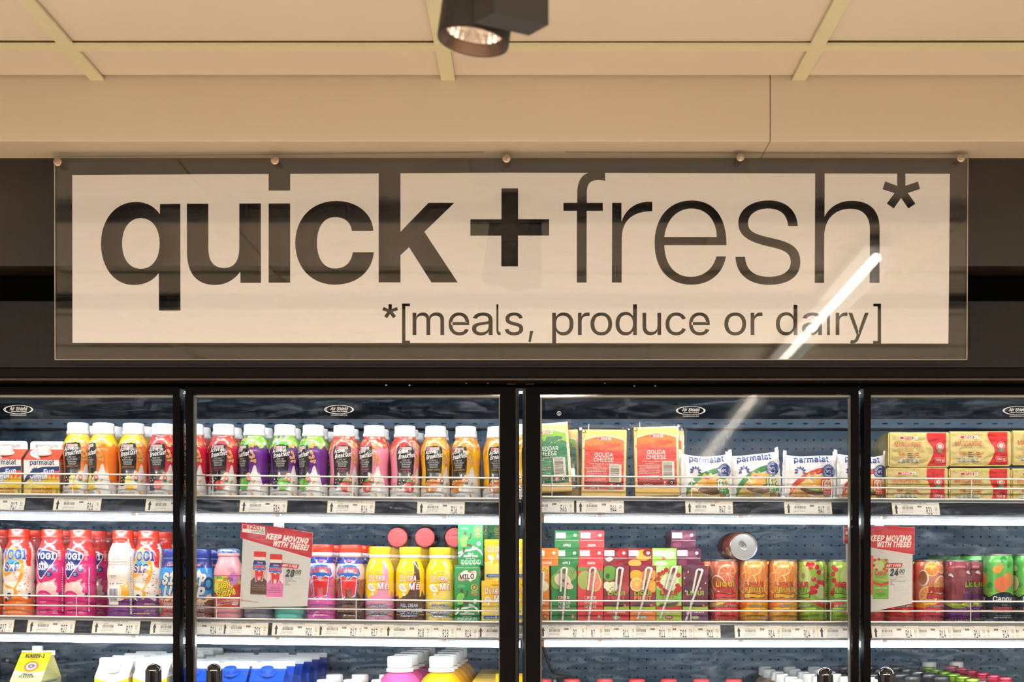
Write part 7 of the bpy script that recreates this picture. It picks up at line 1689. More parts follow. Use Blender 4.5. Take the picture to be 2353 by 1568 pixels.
def art_orange(c):
    slice_(c, -6, 130, 24, (236, 150, 60), (232, 158, 84)); slice_(c, -22, 92, 27, (238, 150, 60), (228, 146, 74)); slice_(c, 40, 84, 20, (238, 150, 60), (230, 150, 80)); slice_(c, 48, 126, 18, (238, 150, 60), (232, 156, 84)); slice_(c, 88, 100, 26, (238, 150, 60), (232, 156, 84)); slice_(c, -70, 118, 25, (238, 150, 60), (232, 156, 84)); slice_(c, -88, 74, 22, (238, 150, 60), (232, 156, 84))
def art_break(c):
    slice_(c, 4, 112, 24, (226, 116, 80), (226, 122, 92)); slice_(c, -52, 118, 20, (226, 130, 80), (230, 140, 90)); slice_(c, -46, 62, 18, (220, 90, 70), (214, 96, 80)); slice_(c, 84, 100, 26, (226, 116, 80), (226, 122, 92)); c.ell(-18, 90, 16, (246, 228, 214), ry=21, rot=38); c.up(); c.ell(-18, 90, 13.6, (180, 104, 66), ry=18, rot=38); c.lay -= 1; c.ell(40, 96, 22, (190, 70, 70), ry=26); c.up(); c.ring(40, 96, 20, 23, (156, 150, 100), sq=1.2)
def art_cran(c):
    c.ell(8, 106, 19, (188, 206, 130), ry=23); c.ell(72, 104, 22, (206, 216, 160), ry=30); c.ell(-60, 90, 20, (196, 212, 150), ry=26); c.ell(54, 72, 20, (200, 214, 156), ry=16); c.up(); c.ell(8, 108, 5, (130, 150, 84), ry=7); c.poly([(48, 92), (78, 98), (80, 124), (46, 110)], (150, 170, 96)); c.up()
    r = random.Random(2)
    for x, y in ((-28, 128), (-22, 122), (-27, 112), (-25, 98), (-17, 88), (-10, 84), (-2, 84), (-24, 76), (30, 134), (26, 128), (33, 100), (30, 80), (36, 72), (20, 134), (40, 128), (44, 116), (86, 76), (92, 84), (94, 66), (100, 78), (56, 92), (62, 88), (-44, 110), (-48, 100), (-80, 120), (-86, 110), (28, 70), (-30, 68), (40, 84), (46, 94), (66, 128), (78, 134)): c.ell(x + r.uniform(-1, 1), y, 5.6, (206, 44, 66), n=14)
    c.up()
    for x, y in ((-17, 90), (-10, 86), (33, 102), (92, 86)): c.ell(x - 1.6, y + 1, 1.4, (240, 150, 160), n=8)
def art_pass(c):
    c.ell(18, 112, 20, (156, 84, 76), ry=22); c.rect(-22, 70, 6, 128, (214, 134, 116)); c.up(); slice_(c, -16, 124, 17, (240, 180, 90), (236, 146, 50)); slice_(c, 12, 132, 19, (236, 150, 90), (226, 140, 80)); slice_(c, -24, 64, 22, (240, 190, 100), (232, 150, 80)); c.ell(9, 88, 19, (244, 214, 190), ry=22, rot=-14); c.ell(-34, 104, 12, (232, 226, 200), ry=19); c.up(); c.ell(10, 88, 16.4, (208, 132, 70), ry=19, rot=-14); c.ell(-36, 104, 10, (150, 96, 60), ry=16); slice_(c, 80, 100, 26, (236, 150, 60), (232, 150, 80))
def art_grape(c):
    r = random.Random(4)
    for i in range(50): c.ell(r.uniform(-100, 100), r.uniform(56, 134), r.uniform(7, 11), ((136, 66, 74), (116, 54, 66), (156, 84, 86))[i % 3], n=16); c.lay += (i % 13 == 12)
    c.up()
    for x, y in ((-20, 116), (30, 120), (52, 122), (36, 94), (64, 96), (-60, 110), (90, 116)): c.blob([(x, y), (x + 5, y + 5), (x + 10, y + 1), (x + 12, y - 4), (x + 5, y - 2)], (220, 214, 210), 3)
def art_apple(c):
    c.ell(0, 104, 24, (196, 40, 36), ry=24); c.ell(60, 100, 24, (216, 60, 46), ry=24); c.ell(-60, 100, 22, (206, 46, 40), ry=24)
CN = {'breakfast': lf_can((216, 112, 84), (216, 72, 76), (228, 178, 50), (232, 176, 60), (220, 72, 70), (220, 70, 76), 'BREAKFAST PUNCH', art_break), 'orange': lf_can((228, 142, 74), (222, 164, 40), (232, 128, 40), (226, 104, 50), (230, 178, 50), (226, 172, 50), 'ORANGE', art_orange),
      'cran': lf_can((152, 184, 76), (136, 178, 48), (204, 48, 48), (214, 58, 58), (132, 184, 56), (124, 186, 50), 'CRANBERRY COOLER', art_cran), 'passion': lf_can((206, 116, 86), (194, 60, 74), (236, 158, 46), (236, 150, 50), (194, 56, 66), (196, 60, 66), 'PASSION FRUIT', art_pass),
      'grape': lf_can((136, 66, 78), (96, 40, 110), (152, 178, 50), (140, 180, 50), (112, 44, 104), (96, 40, 110), 'RED GRAPE', art_grape), 'apple': lf_can((206, 46, 40), (204, 52, 46), (222, 70, 50), (226, 190, 60), (200, 40, 40), (180, 40, 40), 'CLEAR APPLE', art_apple)}
RGBC = {'breakfast': (216, 90, 80), 'orange': (228, 150, 60), 'cran': (146, 184, 62), 'passion': (200, 90, 80), 'grape': (116, 52, 96), 'apple': (204, 48, 44)}
cans = {k: can_parts(CN[k], nm=k, rgb=RGBC[k]) for k in CN}
def cappy(kind):
    c = Canvas(); G = 33 * PI; c.rect(-G, 6, G, 155, (96, 186, 88)); c.up()
    r = random.Random(3)
    for i in range(18): c.blob([(x_ := r.uniform(-G, G), y_ := r.uniform(84, 150)), (x_ + 8, y_ + 9), (x_ + 16, y_ + 2), (x_ + 6, y_ - 7)], ((60, 156, 70), (130, 206, 110), (40, 130, 66))[i % 3], 3)
    c.up(); c.poly([(-G, 60)] + [(-G + 2 * G * i / 30, 76 + 6 * math.sin(i * .62 + 2)) for i in range(31)] + [(G, 60)], (118, 178, 76)); c.up()
    for ox in (-66, 0, 66):
        if kind == 'orange':
            c.ell(ox + 10, 100, 15, (216, 142, 74), ry=17); c.up(); c.ell(ox - 6, 90, 17, (226, 126, 84), ry=18); c.ell(ox - 14, 125, 12, (236, 160, 70), ry=10, rot=40, a0=90, a1=270, n=12); c.poly([(ox - 24, 124), (ox - 8, 138), (ox - 2, 128), (ox - 12, 114)], (236, 156, 64)); c.lay -= 1
        else:
            c.ell(ox + 14, 92, 18, (170, 56, 56), ry=22); c.up(); c.ell(ox + 16, 92, 15, (226, 214, 170), ry=19); c.ell(ox + 14, 128, 14, (224, 214, 176), ry=8, rot=-20); c.poly([(ox - 18, 80), (ox - 13, 112), (ox - 9, 80)], (226, 150, 110)); c.lay -= 1
    c.up(2)
    P = [(-G + 2 * G * i / 48, 60 + 12 * abs(math.sin(PI * (i / 48 * 3) ))) for i in range(49)]
    c.poly([(-G, 6), (G, 6)] + P[::-1], (22, 42, 58)); c.up()
    for ox in (-66, 0, 66):
        c.text('Cappy', ox - 3, 51, 11.5, (226, 232, 232), w=46, bold=.05); c.text('STILL', ox, 41, 3.4, (140, 190, 90), w=14); c.rrect(ox - 25, 31.5, ox + 22, 38.5, 3.4, (196, 76, 80)); c.up(); c.text('BREAKFAST BLEND' if kind == 'orange' else 'APPLE BLEND', ox - 2, 33.2, 3.8, (60, 30, 40), w=40, bold=.03); c.text('100% FRUIT', ox - 2, 25.4, 4.6, (196, 76, 84), w=38, bold=.04); c.lines(ox - 24, 17, 46, 2, 4.4, 1.9, (170, 184, 190), al='c', seed=4); c.lay -= 1
    return c
cap_cans = {k: can_parts(cappy(k), 160, nm='cappy', rgb=(96, 186, 88)) for k in ('orange', 'apple')}
GCN = 'fruit juice cans'
def can(pr, px, d, lb, rz=0, g=GCN): spawn(pr, 'drink_can', lb, 'can', at(px, 2, d), (0, 0, math.radians(rz)), g)
can(cans['breakfast'], 1663, DC, 'coral red fruit juice can beside the purple straw carton')
can(cans['orange'], 1731, DC, 'orange juice can, left of the two alike', -2); can(cans['orange'], 1798.5, DC, 'orange juice can, right of the two alike', -2)
can(cans['cran'], 1865.5, DC, 'green cranberry juice can turned with its barcode showing', -62); can(cans['cran'], 1933, DC, 'green cranberry juice can facing front left of the door seam', 2)
can(cans['apple'], 1998, DC, 'red apple juice can, left of two under the right promotion card', -2); can(cans['apple'], 2066, DC, 'red apple juice can, right of two under the right promotion card', 6)
can(cans['passion'], 2133, DC, 'orange and pink passion fruit can right of the promotion card', 24); can(cans['grape'], 2199, DC, 'purple grape juice can turned mostly to its plain side', 52); can(cans['grape'], 2236, 2.512, 'second purple grape juice can half hidden beside the green cans', 24)
can(cap_cans['orange'], 2293.5, DC, 'tall green and navy juice can with orange fruit', 5); can(cap_cans['apple'], 2362, DC, 'tall green and navy juice can at the right picture edge', 4)
can(cans['breakfast'], 1624, 2.545, 'second-row coral red can behind the purple straw carton'); can(cans['cran'], 2111, 2.545, 'second-row green can sliver between the promotion card and passion fruit can', 40); can(cans['orange'], 1698, 2.545, 'second-row can behind the gap of the coral and orange cans', 40); can(cans['orange'], 1765, 2.545, 'second-row can behind the gap of the two orange cans', 40)
for px, d, lb in ((2238, 2.585, 'second-row tall green can behind the purple cans'), (2207, 2.655, 'third-row tall green can behind the purple cans'), (2178, 2.725, 'fourth-row tall green can, middle of the far green ones'), (2158, 2.79, 'fifth-row tall green can farthest back by the steel panel')): can(cap_cans['apple'], px, d, lb, 30, 'tall green and navy cans')
tip = can_parts(lf_can((176, 84, 66), (150, 60, 66), (156, 80, 50), (232, 176, 60), (220, 72, 70), (160, 70, 70), 'BREAKFAST PUNCH', art_break), nm='tipped', rgb=(170, 84, 70))
d = 2.455
t = thing('drink_can', 'tipped can lying on the can row with its silver lid facing out', 'can', (X(1708.5, d) - .0055, d + 145.4 * KC, Z(1256.5, d)), (PI / 2, -.6, .05), GCN)
for nm, me in tip: put(nm, me, t)

# ------------------------------------------------------------------ promotion cards
M_CARDS = pm('card_white', (214, 216, 212), .5, var=.01)
def mini_bottle(c, x, y, s, rot, ch):
    cr_, sr_ = math.cos(math.radians(rot)), math.sin(math.radians(rot))
    old = c.xf
    c.xf = lambda p: np.stack([x + (p[:, 0] * cr_ - p[:, 1] * sr_) * s, y + (p[:, 0] * sr_ + p[:, 1] * cr_) * s], 1)
    low, hi = ((84, 58, 50), (206, 190, 180)) if ch else ((222, 120, 180), (240, 206, 222))
    c.poly([(-33, 2), (33, 2), (34, 60), (33, 110), (26, 128), (23, 146), (-23, 146), (-26, 128), (-33, 110), (-34, 60)], hi); c.rect(-25, 160, 25, 182, (214, 44, 42)); c.rect(-23, 146, 23, 160, (226, 222, 218)); c.up(); c.poly([(-33, 6), (33, 6), (34, 60), (20, 74), (0, 62), (-20, 76), (-34, 60)], low); c.poly([(-27, 128), (27, 128), (23, 146), (-23, 146)], (42, 52, 130)); c.up(); c.text('Clover', 2, 134, 6, (240, 200, 210), w=24, bold=.05); c.up(); bigm(c, 0, 84, 1.0)
    c.text('CHOCOLATE' if ch else 'STRAWBERRY FLAVOUR', 0, 40, 5, (190, 160, 120) if ch else (90, 70, 150), w=44); c.text('MEDIUM FAT DAIRY BLEND', 0, 31, 5, (190, 160, 120) if ch else (90, 70, 150), w=58); c.text('MILK SHAKE & CALCIUM', 0, 23, 4, (190, 160, 120) if ch else (90, 70, 150), w=48)
    c.xf = old
dP = 2.399; kP = dP / F
def card(poly_list, th=.0012):
    b = MB()
    for P, y0 in poly_list:
        n = len(P); P = P[::-1]
        b.add([((x - CX) * kP, y0, (CY - y) * kP + H) for x, y in P] + [((x - CX) * kP, y0 + th, (CY - y) * kP + H) for x, y in P], [tuple(range(n)), tuple(reversed(range(n, 2 * n)))] + [(i, (i + 1) % n, (i + 1) % n + n, i + n)[::-1] for i in range(n)])
    return b
pmap = lambda x, y, l: np.stack([(x - CX) * kP, dP - l * .0004, (CY + y) * kP + H], 1)
def head_text(c, pts):
    for t, x, y, w_, rot in pts: c.text(t, x, -y, 11.8, (244, 240, 238), w=w_, bold=.10, it=.22, rot=rot, al='r')
c = Canvas()
c.poly([(558, -1237), (714, -1283), (706, -1394), (551, -1396)], (202, 209, 212)); c.up(); c.poly([(555, -1202), (719, -1225), (716.5, -1283.5), (553, -1237)], (190, 34, 50)); c.up(); c.poly([(555, -1202), (560, -1201), (680, -1217.5), (556, -1238)], (178, 30, 52)); c.up()
c.xf = lambda p: np.stack([557 + (p[:, 0]) * .985, -1205 - p[:, 0] * .126 + p[:, 1]], 1)
c.rect(0, -18, 53, 0, (236, 234, 228)); c.up(); c.rect(.8, -9.8, 41, -.8, (196, 36, 52)); c.up(); c.text('SPAR', 25, -8.6, 6.4, (246, 242, 240), w=31, bold=.04, sp=.03); c.ring(46.8, -7, 3.9, 4.9, (30, 120, 80)); c.poly([(44.4, -8.8), (49.2, -8.8), (46.8, -3.6)], (30, 120, 80)); c.rect(46.2, -10.4, 47.4, -8.6, (30, 120, 80)); c.text('express', 35, -16, 5.2, (30, 110, 76), w=32, bold=.03, it=.3)
c.xf = None; c.up()
head_text(c, (('KEEP MOVING', 707.5, 1250.5, 98, -7.5), ('WITH THESE!', 708, 1265.5, 83, -7.5))); c.up()
mini_bottle(c, 593.5, -1370, .56, -2.4, True); c.up(); mini_bottle(c, 630.5, -1376, .56, -2.4, False); c.up()
c.poly([(648, -1294), (688, -1299), (683, -1308), (643.5, -1303)], (190, 30, 44)); c.up(); c.text('ANY 2 FOR', 665.5, -1303.8, 5.6, (244, 240, 238), w=34, bold=.07, it=.2, rot=-7.5)
c.text('28', 666, -1325.2, 15, (36, 38, 44), w=21, bold=.1, it=.15, rot=-4); c.text('00', 685, -1319.8, 9.4, (44, 46, 52), w=14, bold=.03, it=.12, rot=-4); c.text('MULTI-BUY', 684.5, -1323.6, 1.8, (44, 46, 52), w=12, rot=-4); c.line([(652, -1326), (693, -1330)], .4, (180, 160, 160))
for i, (t, w_) in enumerate((('SUPER M', 17), ('Flavoured Milk', 24), ('Asst.', 7.5), ('300 ml', 11))): c.text(t, 655.5, -1331.6 - i * 4.4, 2.8, (96, 98, 102), w=w_, al='l', it=.15, rot=-5)
c.text('WHILE STOCKS LAST', 557.5, -1371, 2.6, (206, 90, 90), w=26, rot=86); c.text('PRICE VALID 06/06/23 - 19/06/23', 574, -1383.6, 2.4, (200, 60, 60), w=39, rot=-8.5, bold=.03)
t = thing('promotion_card', 'red and white promotion card tilted in front of the squat bottles, price 28', 'card', (0, 0, 0), group='promotion cards')
card([([(558, 1236), (714, 1282), (706, 1394), (551, 1396)], dP + .0003), ([(555, 1201.4), (719, 1224.5), (716.5, 1284), (552.6, 1237.5)], dP)]).build('card', M_CARDS, t)
put('card_print', c.mesh('card_print', pmap, INK_M, base=.3, step=.12), t)
MB().tube([(X(638, 2.40), 2.402, Z(1216, 2.40)), (X(641, 2.40), 2.404, Z(1200, 2.40)), (X(642, 2.41), 2.418, Z(1190, 2.40))], .0012, 6).build('hanging_clip', M_CHROME, t)
MB().box(X(629, 2.402), X(653, 2.402), dP + .0018, dP + .003, Z(1224, 2.402), Z(1199, 2.402)).build('clear_clip', glass('clip_clear', smear=.3, film=.2, sscale=10), t)

c = Canvas()
c.poly([(1944, -1247), (2097, -1274), (2096.5, -1387), (1967, -1414), (1947, -1410)], (206, 210, 210)); c.up(); c.poly([(1939.5, -1210), (2066, -1209), (2066.5, -1212), (2101.5, -1212), (2101, -1275), (1939.5, -1249)], (198, 40, 52)); c.up(); c.poly([(1944, -1212), (2060, -1210), (2000, -1228), (1944, -1232)], (180, 30, 50)); c.up()
c.rect(1943, -1229, 1998, -1213.5, (236, 234, 228)); c.up(); c.rect(1944, -1222, 1985, -1214.5, (196, 36, 52)); c.up(); c.text('SPAR', 1970, -1221, 5.6, (246, 242, 240), w=28, bold=.04); c.ring(1991, -1219, 3.6, 4.6, (30, 120, 80)); c.text('express', 1976, -1228, 4.4, (30, 110, 76), w=30, it=.3); c.up()
head_text(c, (('KEEP MOVING', 2093.5, 1243.5, 97, 0), ('WITH THESE!', 2093, 1257.5, 79, 0))); c.up()
for x, w_, cl in ((1969, 31, (232, 150, 80)), (1992, 30, (226, 110, 96))):
    c.rrect(x - w_ / 2, -1367, x + w_ / 2, -1277, 3, cl); c.up(); c.ell(x - 4, -1300, 10, (240, 190, 130)); c.text('LiQUi', x, -1318, 6, (236, 180, 60), w=24, bold=.1, out=(70, 62, 66)); c.text('FRUiT', x, -1326, 6, (220, 72, 70), w=24, bold=.1, out=(70, 62, 66)); c.rect(x - w_ / 2, -1367, x + w_ / 2, -1340, (224, 92, 84)); c.up()
x, w_ = 2023.5, 36
c.rrect(x - w_ / 2, -1377, x + w_ / 2, -1285, 3, (150, 190, 84)); c.up(); c.ell(x - 5, -1300, 12, (190, 208, 150)); c.up()
for a, b_ in ((-14, -1288), (-16, -1300), (-10, -1310), (12, -1288), (15, -1296), (14, -1312), (8, -1308), (-4, -1286)): c.ell(x + a, b_, 3.4, (206, 50, 60), n=10)
c.poly([(x - 18, -1377), (x + 18, -1377), (x + 18, -1338), (x - 18, -1334)], (110, 176, 56)); c.poly([(x - 18, -1336), (x, -1342), (x + 18, -1336), (x + 18, -1343), (x, -1348), (x - 18, -1342)], (206, 56, 52)); c.up(); liqui(c, x, -1328, .66, (214, 60, 60), (130, 184, 60)); c.text('CRANBERRY COOLER', x, -1353, 2.4, (236, 236, 226), w=29, bold=.04); c.ell(x, -1359, 5, (150, 40, 50), ry=2.4); c.up(); c.text('100%', x, -1360, 2.4, (240, 236, 226), w=8, bold=.05); c.text('FRUIT JUICE BLEND', x, -1367, 2.6, (50, 70, 40), w=22); c.text('300 ml', x, -1371, 2.2, (50, 70, 40), w=9)
c.poly([(2035.5, -1295), (2073.5, -1295), (2070, -1305), (2032, -1305)], (190, 30, 44)); c.up(); c.text('ANY 2 FOR', 2052.5, -1303, 5.8, (244, 240, 238), w=33, bold=.07, it=.2)
c.text('24', 2054, -1323.6, 15, (46, 52, 62), w=20.5, bold=.1, it=.15); c.text('00', 2072, -1317.5, 8.6, (50, 56, 66), w=13, bold=.03, it=.12); c.text('MULTI-BUY', 2072, -1320.8, 1.8, (50, 56, 66), w=11); c.line([(2044, -1326.5), (2080, -1326.5)], .4, (190, 170, 170))
for i, (t_, w_) in enumerate((('Liqui Fruit', 15), ('100% Fruit Juice Blend', 35), ('Asst.', 7.5), ('300 ml', 11))): c.text(t_, 2044, -1333 - i * 4.1, 2.7, (104, 108, 112), w=w_, al='l', it=.1)
t = thing('promotion_card', 'red and white promotion card behind the right door seam, price 24', 'card', (0, 0, 0), group='promotion cards')
card([([(1944, 1246), (2097, 1273), (2096.5, 1387), (1967, 1414), (1947, 1410)], dP + .0003), ([(1939, 1209.5), (2066, 1208.5), (2066.5, 1211.5), (2101.8, 1211.5), (2101.3, 1275.5), (1939, 1249.5)], dP)]).build('card', M_CARDS, t)
put('card_print', c.mesh('card_print', pmap, INK_M, base=.3, step=.12), t)
MB().box(X(2010, 2.402), X(2030, 2.402), dP + .0018, dP + .003, Z(1224, 2.402), Z(1195, 2.402)).build('clear_clip', glass('clip_clear'), t)

# ======== bottom shelf: only the upper parts are in the picture
Z3 = Z(1842, 2.415)
def hpx(py, d): return (Z(py, d) - Z3)                    # height above the bottom shelf of a point seen at row py
def row_at(px, d): return (X(px, d), d, Z3)
# carton with the sun picture on its sloping shoulder
k = KF
def numcart():
    wz, hz_ = 72, (1842 - 1566) * 2.415 / DFt - 4
    w, h = 36, hpx(1566, DFt) / k; ro, dp = 63, 69
    b = MB(); b.hexa([(-w, 0, 0), (w, 0, 0), (w, 2 * dp * .9, 0), (-w, 2 * dp * .9, 0), (-w, 0, h), (w, 0, h), (w, 2 * dp * .9, h), (-w, 2 * dp * .9, h)])
    t = MB(); t.add([(-w, 0, h), (w, 0, h), (w, 2 * dp * .9, h), (-w, 2 * dp * .9, h), (-w, dp, h + ro), (w, dp, h + ro), (w * .55, dp, h + ro * .5), (-w * .55, dp, h + ro * .5)], [(0, 1, 5, 4), (3, 4, 5, 2), (1, 6, 5), (2, 5, 6), (1, 2, 6), (0, 4, 7), (3, 7, 4), (0, 7, 3)])
    f = MB().box(-w, w + 6, dp - 1, dp + 1.6, h + ro - 8, h + ro + 3)
    L = math.hypot(ro, dp); sl = math.atan2(ro, dp); c = Canvas()
    c.rect(-w, 0, w, L, (214, 216, 150)); c.up(); c.poly(bez([(-w, L), (w, L), (w, 34), ('c', 14, 24, -14, 24, -w, 36)]), (212, 196, 18)); c.poly(bez([(-w, 33), ('c', -14, 21, 14, 21, w, 31), (w, 26), ('c', 10, 18, -10, 18, -w, 28)]), (200, 212, 216)); c.up()
    c.text('NUMBER-1', 0, 74, 11, (50, 46, 40), w=46, bold=.13, xs=.7); c.text('Mageu', 0, 68, 4.4, (206, 96, 40), w=25, it=.3, bold=.03)
    for i in range(36): a = 2 * PI * i / 36; c.poly([(19 * math.cos(a), 46 + 19 * math.sin(a)), (14 * math.cos(a + .09), 46 + 14 * math.sin(a + .09)), (14 * math.cos(a - .09), 46 + 14 * math.sin(a - .09))], (206, 84, 40))
    c.ell(0, 46, 15, (214, 96, 44)); c.up(); c.ell(0, 46, 12, (206, 212, 214)); c.up(); c.blob([(-8, 45), (-6, 51), (0, 53), (7, 51), (9, 46), (5, 42), (1, 39), (-1, 39), (-5, 42)], (106, 84, 80), 4); c.up(); c.ell(0, 46, 2.6, (190, 190, 190)); c.rect(-.6, 36, .6, 42, (96, 76, 70))
    c.text('CREAM', -2, 17, 6, (70, 66, 60), w=26, bold=.08, it=.1); c.text('FLAVOUR', -2, 10, 6, (70, 66, 60), w=34, bold=.08, it=.1); c.text('FERMENTED MAIZE DRINK', -2, 5.6, 2.4, (90, 84, 70), w=38)
    s_ = Canvas(); s_.rect(0, 0, 120, h, (176, 186, 150)); s_.up(); s_.lines(4, h - 6, 90, 30, 5, 2.6, (84, 92, 84), seed=2)
    cap = MB().lathe([(13, 0), (13, 4), (12.4, 4.5), (12.4, 14), (11.4, 15.6), (0, 15.8)], 56, rib=(4.6, 14.2, 56, .3)); capm = autosmooth(scaled(cap, k, 'cap', M_CAPW), 50); capm.transform(Matrix.Translation((-2 * k, (dp + 8) * k, (h + ro - 2) * k)))
    yel = pm('carton_pale_yellow', (222, 222, 150), .4)
    return [('body', scaled(b, k, 'body', yel)), ('shoulder', scaled(t, k, 'shoulder', yel)), ('flap', scaled(f, k, 'flap', M_CARD)), ('cap', capm),
            ('shoulder_print', c.mesh('shoulder_print', lambda x, y, l: np.stack([x * k, (y * math.cos(sl) - l * math.sin(sl)) * k, (h + y * math.sin(sl) + l * math.cos(sl)) * k], 1), INK_M)), ('side_print', s_.mesh('side_print', lambda x, y, l: np.stack([(w + l) * k, (x * 2 * dp * .9 / 120) * k, y * k], 1), INK_M))]
spawn(numcart(), 'drink_carton', 'yellow carton with sun picture standing alone at the bottom left', 'carton', row_at(58.5, DFt))

# milk cartons with folded tops
def milk_carton(w, py_ridge, py_eave, rgb, rooft, capm, front, fin_c=M_CARD, roofm=None):
    h = hpx(py_eave, DFt) / k
    dep = 70; roof = (hpx(py_ridge, DFt + dep / 2 * k) / k - h) * .80; fin = roof / .80 * .34
    return gable_carton('milk', w, dep, h, roof * .93, None, None, front, None, k, (pm('milk_' + str(rgb), rgb, .3, coat=.3), roofm or pm('milk_' + str(rgb), rgb, .3, coat=.3), fin_c), fin, capm, 15)
c = Canvas(); hh = hpx(1557, DFt) / k; c.rect(-39, 0, 39, hh, (240, 238, 232)); c.up(); c.poly(bez([(-39, 0), (39, 0), (39, hh - 2), ('c', 14, hh - 14, -14, hh - 14, -39, hh - 1)]), (246, 206, 20)); c.up()
ycart = milk_carton(78, 1515, 1557, (246, 222, 120), None, M_CAPW, c, roofm=pm('roof_white', (244, 243, 236), .35, coat=.2))
rp = Canvas(); rp.text('SEPARATE LID', 0, 0, 4, (110, 96, 50), w=30, arc=-5)
fdt = Canvas(); fdt.text('BB 01 JUN 2023 12:32 MC', 0, 0, 4.6, (150, 156, 150), w=54)
def fin_text(parts):
    zz = max(v.co.z for v in parts[2][1].vertices); yy = min(v.co.y for v in parts[2][1].vertices)
    return parts + [('date_print', fdt.mesh('date_print', lambda x, y, l: np.stack([x * k, yy - l * k, zz + (y - 9) * k], 1), INK_M))]
ycart = fin_text(ycart)
GYC = 'white and yellow milk cartons on the bottom shelf'
yrows = [(DFt + i * .0615) for i in range(6)]
for i, d in enumerate(yrows):
    for j, px in enumerate((256, 344)):
        lb = f'{("left", "right")[j]} yellow and white milk carton in the front row of the bottom shelf' if i == 0 else f'{("left", "right")[j]} column white-topped milk carton in the {ORD[i]} row behind yellow ones'
        if j == 0 and i > 3: continue
        spawn(ycart, 'milk_carton', lb, 'carton', (X(px, DFt) + (.0042 * i if j == 0 else .0052 * i), d, Z3), group=GYC)
bcart = milk_carton(79, 1528, 1565, (28, 84, 206), None, pm('cap_blue', (36, 92, 214), .3, coat=.4), None)
GBC = 'blue milk cartons on the bottom shelf'
for i, d in enumerate(yrows):
    for j, px in enumerate((435, 526, 611.5)):
        cn = ('left', 'middle', 'right')[j]
        lb = f'blue milk carton with white fold, {cn} of the front row' if i == 0 else f'{cn} column blue carton showing its white fold, {ORD[i]} row from the front'
        spawn(bcart if i == 0 else [p for p in bcart if p[0] != 'cap'], 'milk_carton', lb, 'carton', (X(px, DFt) + (.0035, .0035, .0058)[j] * i, d, Z3), group=GBC)

# bottles in rows running back
def shelf_bottle(capr, caph, body, ring, rgb, capmat, py, d, shoulder, ribn=72, rough=.25, ribs=False, collar=None):
    H_ = hpx(py, d) / KC; z0 = H_ - caph
    P = [(body * .9, 0), (body, 4), (body, z0 - shoulder - ring - 14)]
    n = 10
    for i in range(1, n + 1):
        u = i / n; r = capr * .9 + (body - capr * .9) * (math.cos(u * PI / 2) ** .8 if u < 1 else 0); z = z0 - shoulder - ring - 14 + (shoulder + 14) * (math.sin(u * PI / 2) * .35 + u * .65)
        if ribs: P.append((r + .9, z - 1)); P.append((r - .5, z))
        else: P.append((r, z))
    P += [(capr * .9, z0)]
    parts = [('body', turned(P, KC, 'body', pm('bottle_' + str(rgb), rgb, rough, coat=.4, var=.02), 40))]
    if collar: parts.append(('collar', turned([(capr * .9, z0 - ring), (capr * 1.07, z0 - ring + 1.5), (capr * 1.07, z0 - 2.5), (capr * .95, z0 - 1)], KC, 'collar', collar, 40)))
    parts.append(('cap', turned([(capr * .97, z0), (capr, z0 + 1.2), (capr, z0 + caph - 3), (capr * .94, z0 + caph - .8), (capr * .8, z0 + caph), (0, z0 + caph)], KC, 'cap', capmat, ribn, rib=(z0 + 2, z0 + caph - 2.6, ribn, capr * .016))))
    return parts
M_CAPC = pm('cap_cream_white', (242, 243, 240), .35, var=.01)
pinkb = shelf_bottle(29, 26, 62, 11, (236, 92, 160), M_CAPC, 1508, DC, 62, ribs=True, collar=M_CAPC)
yelb = shelf_bottle(28, 26, 62, 11, (250, 180, 20), M_CAPC, 1508, DC, 62, ribs=True, collar=M_CAPC)
for nm, pr, px, dx, G in (('pink', pinkb, 919, .0058, 'large pink bottles on the bottom shelf'), ('yellow-orange', yelb, 1014.5, .0030, 'large yellow bottles on the bottom shelf')):
    for i in range(5):
        lb = f'large {nm} bottle with ribbed shoulders and white cap, front of its row' if i == 0 else f'large {nm} bottle with white cap, {ORD[i]} from the front of its row'
        spawn(pr, 'juice_bottle', lb, 'bottle', (X(px, DC) + dx * i, DC + .0665 * i, Z3), group=G)
wb = shelf_bottle(20, 17, 33, 4, (222, 222, 214), M_CAPW, 1562, DC, 26)
GW = 'white-capped bottles between blue cartons and pink bottles'
for (px, j, off) in ((748, 0, 0), (809, 1, 2), (871, 2, -1)):
    for i in range(2): spawn(wb, 'milk_bottle', f'small white-capped bottle, {("left", "middle", "right")[j]} column, {("front", "second")[i]} row beside the pink bottles', 'bottle', (X(px, DC) + .006 * i + (.0 if j < 2 else .002), DC + .072 * i, Z3 + (0 if i == 0 else .004)), group=GW)
yc = Canvas(); yc.rect(-32, 0, 32, 60, (248, 206, 20)); yc.up(); yc.rect(-32, 14, 32, 20, (236, 232, 220)); yc.rect(-32, 30, 32, 33, (120, 100, 60)); yc.rect(-20, 40, 26, 44, (236, 200, 120)); yc.up(); yc.lines(-26, 24, 50, 2, 5, 1.6, (110, 96, 60))
hy = hpx(1567, DFt) / k
ycb = MB().bevbox(-33, 33, 0, 58, 0, hy, 1.2)
ypk = [('box', scaled(ycb, k, 'box', pm('carton_yellow', (0, 0, 0)))), ('top_print', yc.mesh('top_print', lambda x, y, l: np.stack([x * k, (y - 1) * k, (hy + l) * k], 1), INK_M, base=.15))]
for i in range(6): spawn(ypk, 'custard_carton', f'flat-topped yellow custard carton, {ORD[i]} from the front of its row', 'carton', (X(1118, DFt) + .001 * i, DFt + .0515 * i, Z3), group='flat-topped yellow cartons')
spawn(ypk, 'custard_carton', 'flat-topped yellow custard carton raised at the right against the door frame', 'carton', (X(1172, DFt), DFt - .004, Z3 + .012), group='flat-topped yellow cartons')
